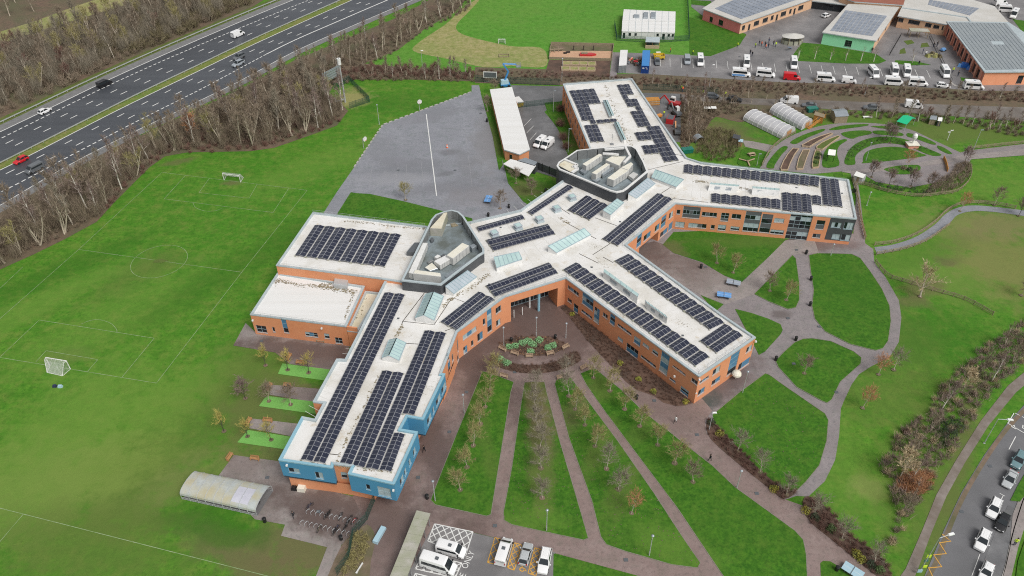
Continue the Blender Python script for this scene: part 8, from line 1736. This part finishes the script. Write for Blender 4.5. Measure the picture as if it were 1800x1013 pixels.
mass('undergrowth', 'brown scrub round the service lane above the garden', 'undergrowth', BR, scatter([(1300, 186), (1345, 194), (1420, 192), (1500, 196), (1650, 203), (1815, 216), (1815, 246), (1740, 232), (1660, 216), (1520, 208), (1420, 200), (1330, 204)], 170, 1.9, rw), 'twig_brown', .4, .8)
mass('undergrowth', 'dark brown shrubbery in the rounded right end of the garden', 'undergrowth', OPEN, scatter([(1692, 285), (1705, 290), (1703, 308), (1690, 326), (1660, 340), (1625, 342), (1640, 325), (1662, 312)], 110, 1.0, rw), 'twig_brown', .5, .9)
mass('undergrowth', 'dark green shrubs along the garden rail fence', 'undergrowth', [leafy_mesh(s, 160, .9, 1.1) for s in (1, 2)], scatter([(1512, 316), (1550, 326), (1610, 334), (1650, 336), (1620, 344), (1560, 336), (1515, 324)], 46, 1.3, rw), 'leaf_dark', .6, 1.0)
TH = [(1548, 826), (1575, 770), (1618, 736), (1655, 684), (1702, 636), (1750, 596), (1815, 560), (1815, 622), (1748, 686), (1722, 716), (1690, 774), (1652, 822), (1632, 862), (1600, 900), (1580, 950), (1560, 960), (1575, 900), (1565, 850)]
mass('undergrowth', 'brown and purple thicket on the bank above the footpath and street', 'undergrowth', OPEN, scatter(TH, 230, 1.4, rw), 'twig_purple', .45, .9); mass('undergrowth', 'brown twiggy thicket on the bank above the footpath and street', 'undergrowth', OPEN, scatter(TH, 110, 1.9, rw), 'twig_brown', .4, .9); mass('undergrowth', 'pale straw coloured scrub through the bank thicket', 'undergrowth', BR, scatter(TH, 60, 2.2, rw), 'twig_tan', .3, .7)
mass('undergrowth', 'dark green evergreen shrubs inside the bank thicket', 'undergrowth', [leafy_mesh(s, 240, 1.0, 1.6) for s in (3, 4)], scatter([(1640, 745), (1680, 735), (1690, 765), (1655, 785)], 16, 1.2, rw), 'leaf_dark', .6, 1.1)
mass('undergrowth', 'rust orange scrub at the near end of the bank thicket', 'undergrowth', BR, scatter([(1585, 835), (1630, 835), (1640, 850), (1610, 875), (1580, 860)], 40, .8, rw), 'twig_rust', .4, .8)
for bed, n, d in ((BED_S, 330, .62), (BED_P2, 90, .6), (BED_P1, 60, .8)): mass('bed_plants', {330: 'low dark brown plants of the long bed under the lower right wing', 90: 'cut down brown plants in the outer curved plaza bed', 60: 'cut down brown plants in the inner plaza bed'}[n], 'bed plants', OPEN, scatter(bed, n, d, rw), 'bed_twig', .22, .42)
mass('bed_plants', 'reddish brown shrubs of the upper bed beside the brick path', 'bed plants', BR, scatter(BED_E, 70, .9, rw), 'twig_red', .25, .5); mass('bed_plants', 'reddish brown shrubs of the lower bed beside the brick path', 'bed plants', BR, scatter(BED_F, 85, .9, rw), 'twig_red', .25, .5)
mass('bed_plants', 'weedy climbers along the mesh fence by the soil strip', 'bed plants', BL_, scatter([(622, 940), (640, 930), (650, 960), (628, 1000), (600, 1020)], 40, .7, rw), 'twig_olive', .5, 1.0)
mass('bed_plants', 'low plants filling the nearest long raised bed', 'bed plants', [leafy_mesh(s, 60, .35, .3, .07) for s in (5, 6)], [(BEDS[0][1][i].lerp(BEDS[0][1][-1 - i], rw.random()) .lerp(BEDS[0][1][i + 1], rw.random()))[:] for i in range(3) for _ in range(8)], 'leaf_dark', .7, 1.2)
# orchard rows of the fan lawns and other single trees
park = dict(h=4.9, spread=1.85, trunk_r=.09, clear=.26, limbs=15, sub=7, twigs=12, twig_len=.72, up=.8, twig_w=.021, rnd_crown=True)
TP = {'olive': tree_meshes('park_tree', (31, 32, 33), 'bark_grey', 'twig_olive', **park), 'grey': tree_meshes('park_tree', (34, 35, 36, 45), 'bark_pale', 'twig_grey', **{**park, 'h': 4.9, 'spread': 2.0, 'twig_w': .017, 'trunk_r': .085}), 'brown': tree_meshes('park_tree', (36, 37), 'bark_grey', 'twig_brown', **park),
      'rust': tree_meshes('park_tree', (38,), 'bark_pale', 'twig_rust', **{**park, 'h': 6, 'spread': 2.2, 'clear': .28}), 'yellow': tree_meshes('coppice', (39, 40), 'bark_dark', 'twig_yellow', **{**park, 'h': 4.4, 'spread': 1.7, 'clear': .34, 'up': 1.2, 'sub': 4, 'twigs': 6, 'twig_len': .8, 'twig_w': .03}), 'purple': tree_meshes('park_tree', (41, 42), 'bark_dark', 'twig_purple', **{**park, 'twig_w': .03}),
      'big': tree_meshes('spreading_tree', (43,), 'bark_pale', 'twig_tan', **{**park, 'h': 7.0, 'spread': 3.8, 'trunk_r': .22, 'clear': .18, 'limbs': 16, 'twig_len': .9, 'twig_w': .03}), 'tan': tree_meshes('seed_tree', (44,), 'bark_pale', 'twig_tan', **{**park, 'h': 7.5, 'spread': 2.3, 'twig_w': .05, 'clear': .3}), 'birch': TW['birch']}
RING = MB().poly([(.5 * math.cos(a_ * .628) * (1 + .2 * math.sin(a_ * 3)), .5 * math.sin(a_ * .628), .035) for a_ in range(10)]).mesh('soil_ring', ['soil'])
def single(k, px, label, s=1.0, name='tree', group=None):
    t = place_tree(name, rw.choice(TP[k]), at2(*px), label, 'tree', group, s, z=.1); link('soil_ring', RING, t); return t
ROWS = {'A': ('olive', [(868, 657), (861, 686), (853, 716), (844, 746), (832, 784), (821, 822), (809, 862)], 'on the first lawn wedge'), 'B': ('grey', [(941, 690), (943, 721), (946, 753), (949, 786), (951, 824), (953, 876)], 'on the narrow middle lawn wedge'), 'C': ('mix', [(996, 666), (1000, 697), (1011, 720), (1028, 748), (1046, 785), (1066, 825), (1087, 861)], 'on the third lawn wedge'), 'D': ('olive', [(1043, 665), (1072, 688), (1098, 720), (1124.5, 750), (1156, 783), (1186, 815)], 'on the right lawn wedge')}
for r, (k, pts, where) in ROWS.items():
    for i, p in enumerate(pts):
        kk = k if k != 'mix' else ('grey' if i in (0, 1, 5, 6) else 'olive')
        end = 'head' if i == 0 else 'foot' if i == len(pts) - 1 else None
        lab = 'young tree with %s twigs in the row %s' % ({'olive': 'olive', 'grey': 'grey'}[kk], where)
        if end: lab = 'young %s twigged tree at the %s of the row %s' % (kk, end, where)
        single(kk, p, lab, R.uniform(.92, 1.08) * (1.0 if kk == 'olive' else 1.05), 'young_tree', 'young trees %s' % where)
single('rust', (1110, 903), 'orange twigged tree at the near end of the third lawn wedge', .85, 'young_tree'); single('brown', (1218, 848), 'brown twigged tree at the near end of the right lawn wedge row', .95, 'young_tree')
for p, lab, k in (((1296, 793), 'grey bare tree in the upper shrub bed', 'grey'), ((1336, 830), 'tall grey bare tree in the middle of the upper shrub bed', 'grey'), ((1382, 870), 'bare tree at the lower end of the upper shrub bed', 'grey'), ((1431, 903), 'bare tree at the top end of the lower shrub bed', 'grey'), ((1479.5, 948), 'pale trunked bare tree in the middle of the lower shrub bed', 'grey'), ((1536, 992), 'bare tree at the bottom end of the lower shrub bed', 'grey'),
    ((1516, 718), 'rust leaved tree standing alone on the lawn right of the curving path', 'rust'), ((1617, 522), 'large spreading bare tree on the lawn below the rail fence', 'big'), ((1413.4, 657), 'small brown bare tree on the pear shaped lawn', 'brown'), ((1260, 463), 'left one of two yellowish small trees on the courtyard lawn', 'olive'), ((1288.6, 480), 'right one of two yellowish small trees on the courtyard lawn', 'olive'), ((1382, 528), 'small olive tree at the lower end of the triangular lawn', 'olive'), ((1353, 512), 'thin tree at the left side of the triangular lawn', 'brown'), ((1571, 651), 'faint grey tree beside the curving path bend', 'grey'), ((1544, 659), 'thin orange tree beside the curving path bend', 'rust'), ((1747, 361), 'bare tree by the pond path near the right edge', 'brown'), ((1790, 380), 'dark bare tree at the right edge by the pond path', 'purple'), ((1687, 372), 'rusty shrubby tree at the bend of the pond path', 'rust'), ((1795, 520), 'brown bush at the right edge of the rough meadow', 'brown'),
    ((431.8, 701), 'dark bare little tree on the field side of the turf strips', 'purple'), ((467, 643), 'yellow twigged tree left of the uppermost turf strip', 'yellow'), ((506, 651), 'yellow twigged tree on the left half of the uppermost turf strip', 'yellow'), ((543, 656), 'yellow twigged tree on the right half of the uppermost turf strip', 'yellow'), ((473, 706), 'dark twigged tree on the left half of the middle turf strip', 'brown'), ((511, 712), 'thin dark tree on the right half of the middle turf strip', 'brown'), ((435.5, 768), 'yellow twigged tree on the left half of the lowest turf strip', 'yellow'), ((477, 774), 'yellow twigged tree on the right half of the lowest turf strip', 'yellow'), ((394, 759), 'yellow twigged sapling on the field left of the lowest turf strip', 'yellow'),
    ((879, 367), 'bare tree beside the blue table at the court corner', 'brown'), ((907, 323), 'bare tree on the grass by the white canopy', 'brown'), ((935, 342), 'thin brown tree on the grass below the white canopy', 'brown'), ((713, 352), 'thin sapling on the grass strip below the games court', 'olive'), ((870, 165), 'small dark tree beside the long low block', 'brown'), ((857, 196), 'bare sapling on the strip left of the long low block', 'brown'),
    ((1531.6, 312), 'purple twigged tree beside the white greenhouse', 'purple'), ((1562, 328), 'second purple twigged tree along the garden rail fence', 'purple'), ((1601, 328), 'third purple twigged tree along the garden rail fence', 'purple'), ((1633, 335), 'fourth purple twigged tree along the garden rail fence', 'purple'), ((1695, 288), 'dark bare tree by the path junction at the garden end', 'purple'), ((1594, 297), 'red twigged tree on the small oval lawn', 'rust'), ((1556, 245), 'small dark tree on the outer garden ring', 'purple'), ((1564, 252), 'low grey bush tree on the inner garden ring', 'purple')): single(k, p, lab, {'big': 1.0, 'rust': .85}.get(k, .95), 'tree')
single('birch', (1654, 721), 'forked birch with a pale trunk in the bank thicket', .75, 'birch_tree'); single('birch', (1743, 671), 'tall white birch near the top of the bank thicket', .75, 'birch_tree'); single('tan', (1580, 843), 'tall tan seed headed tree at the near end of the bank thicket', 1.0, 'tree'); single('birch', (1604, 840), 'leaning pale birch beside the tan seed headed tree', .6, 'birch_tree'); single('tan', (1690, 690), 'tan twigged tree half way up the bank thicket', .8, 'tree'); single('rust', (1612, 862), 'rust orange tree at the foot of the bank thicket', .7, 'tree')
for i, p in enumerate([(1780, 640), (1720, 655), (1670, 700), (1635, 760), (1600, 800), (1585, 900), (1765, 610)]): place_tree('tree', TW['multi'][i % 2], at2(*p), 'bare many stemmed tree in the bank thicket above the footpath', 'tree', 'many stemmed trees in the bank thicket', .55)
SG = tree_meshes('sapling', (51, 52), 'bark_pale', 'twig_brown', **{**park, 'h': 4.2, 'spread': .7, 'trunk_r': .06, 'limbs': 7, 'sub': 3, 'twigs': 5})
for i, p in enumerate([(1403, 103.5), (1431, 104.5), (1459, 106), (1486, 107.5), (1512, 108), (1536, 109), (1604, 111)]):
    t = place_tree('sapling', SG[i % 2], at2(*p), ['leftmost staked sapling on the car park lawn', 'second staked sapling on the car park lawn', 'third staked sapling on the car park lawn', 'fourth staked sapling on the car park lawn', 'fifth staked sapling on the car park lawn', 'rightmost staked sapling on the car park lawn', 'staked sapling alone on the small lawn strip by the courtyard'][i], 'sapling', 'staked saplings by the primary school car park', 1.1); MB().tube((.15, 0, 0), (.15, 0, 2.6), .11).build('stake', 'cream_metal', t)
# hedgerow trees between the schools and round the garden
for poly, n, mix, where, s0, s1 in (([(1140, 146), (1540, 160), (1810, 170), (1810, 180), (1540, 172), (1140, 156)], 34, ['brown', 'red', 'birch', 'multi'], 'in the hedge bank between the schools', .32, .52), ([(640, 126), (830, 132), (832, 140), (640, 138)], 16, ['red', 'birch', 'brown'], 'in the hedge above the field', .5, .7), ([(1200, 180), (1236, 184), (1234, 232), (1206, 262)], 16, ['brown', 'birch', 'multi'], 'beside the builders yard', .5, .75), ([(1530, 204), (1810, 222), (1810, 240), (1700, 220), (1530, 210)], 18, ['brown', 'birch', 'red'], 'between service lane and garden', .45, .7), ([(1240, 165), (1420, 172), (1420, 190), (1300, 190), (1240, 180)], 12, ['brown', 'multi'], 'around the service lane cars', .45, .65)):
    wood_of(poly, n, 2.6, mix, where, s0, s1)
# clipped and leafy shrubs
def shrub(px, label, m, r, h, seed, name='shrub', twig=False, z=.1):
    p = at2(*px); b = bush_mesh(seed, 420, r * .8, h * 1.5, .03) if twig else leafy_mesh(seed, 420, r, h, .11)
    t = thing(name, label, 'shrub', (p[0], p[1], z)); s = MB(); [s.tube((0, 0, 0), (.3 * math.cos(k), .3 * math.sin(k), h * .6), .03, .01, n=4) for k in range(0, 6, 2)]; s.build('stem', 'bark_dark', t); b.build('foliage', m, t); return t
for i, p in enumerate([(985, 196), (985, 222), (990, 246), (995, 262)]): shrub(p, ['topmost', 'second', 'third', 'lowest'][i] + ' round dark red shrub beside the far upper wing', 'twig_red', 1.9, 1.9, 60 + i, twig=True)
PALE = [(895, 612), (906, 610), (918, 605), (937, 608), (948, 600), (929, 602), (933, 620), (963, 613), (972, 609)]
for i, p in enumerate(PALE): shrub(p, 'pale green leafy plant, number %s from the left in the inner plaza bed' % ['one', 'two', 'three', 'five', 'six', 'four', 'seven', 'eight', 'nine'][i], 'leaf_pale', .95, .75, 70 + i, 'leafy_plant')
for i, p in enumerate([(880, 634), (891, 640)]): shrub(p, ['left', 'right'][i] + ' pale green plant in the outer curved plaza bed', 'leaf_pale', .9, .7, 80 + i, 'leafy_plant')
for i, (p, lab) in enumerate((((1006, 554), 'yellow green shrub at the inner corner of the long bed'), ((1122, 668), 'yellow green spiky plant half way along the long bed'), ((1148, 690), 'yellow green clump near the end of the long bed'), ((1090, 640), 'small green plant near the middle of the long bed'), ((1205, 708), 'yellowish plant at the corner end of the long bed'))): shrub(p, lab, 'leaf_yellow', .7, .5, 90 + i)
for i, (p, lab, m) in enumerate((((1432, 912), 'dark green shrub at the top end of the lower bed', 'leaf_dark'), ((1460, 932), 'green grey shrub in the lower bed', 'leaf_green'), ((1416, 900), 'yellow leaved shrub at the tip of the lower bed', 'leaf_yellow'), ((1504, 975), 'yellow flowering shrub half way down the lower bed', 'leaf_yellow'), ((1513, 985), 'second yellow flowering shrub in the lower bed', 'leaf_yellow'), ((1546, 1004), 'green and yellow shrub at the bottom end of the lower bed', 'leaf_green'), ((1530, 995), 'dark evergreen shrub low in the lower bed', 'leaf_dark'), ((1250, 745), 'dark shrub at the near tip of the upper bed', 'leaf_dark'), ((1265, 765), 'yellow green low shrub in the upper bed', 'leaf_yellow'), ((1360, 862), 'yellow green shrub near the lower end of the upper bed', 'leaf_yellow'), ((1615, 770), 'straw coloured bush in the bank thicket', 'twig_tan'), ((1592, 762), 'wine red bush in the bank thicket', 'twig_red'), ((1440, 274), 'rounded green shrub at the top of the shrub bed', 'leaf_green'), ((1436, 280), 'dark rounded shrub in the shrub bed', 'leaf_dark'), ((1433, 288), 'olive rounded shrub at the bottom of the shrub bed', 'leaf_green'), ((1588, 298), 'low brownish shrub on the small oval lawn', 'twig_brown'), ((1599, 300), 'dark low shrub on the small oval lawn', 'leaf_dark'), ((1500, 338), 'dark hedge bush at the corner of the right hand wing', 'leaf_dark'))): shrub(p, lab, m, .9, .85, 110 + i)
rr_ = random.Random(5)
mass('garden_plants', 'low planting among the curved garden lawns', 'garden plants', [leafy_mesh(s, 50, .5, .35, .09) for s in (8, 9)], scatter([(1487, 285), (1492, 265), (1510, 250), (1560, 243), (1600, 250), (1640, 268), (1620, 266), (1565, 250), (1520, 258), (1500, 275)], 70, .8, rw), 'leaf_green', .6, 1.3)
def litter(poly, n, label, m, s=.12):
    b = MB()
    for p in scatter(poly, n, .3, rr_): a = rr_.uniform(0, 6.28); r = rr_.uniform(.5, 1.3) * s; z = .13 + rr_.uniform(0, .03); b.add([(p[0] + r * math.cos(a + k * 2.1), p[1] + r * math.sin(a + k * 2.1), z) for k in range(3)], [(0, 1, 2)])
    tag(b.build('fallen_leaves', m), label, 'leaves', None, 'stuff')
litter(LAWN['c'], 260, 'brown fallen leaves on the third lawn wedge', 'soil'); litter(LAWN['b'], 200, 'brown fallen leaves on the middle lawn wedge', 'soil'); litter(LAWN['h'], 120, 'brown fallen leaves on the lawn above the shrub bed', 'soil'); litter(BED_P1, 160, 'pale chips on the inner plaza bed', 'wood')
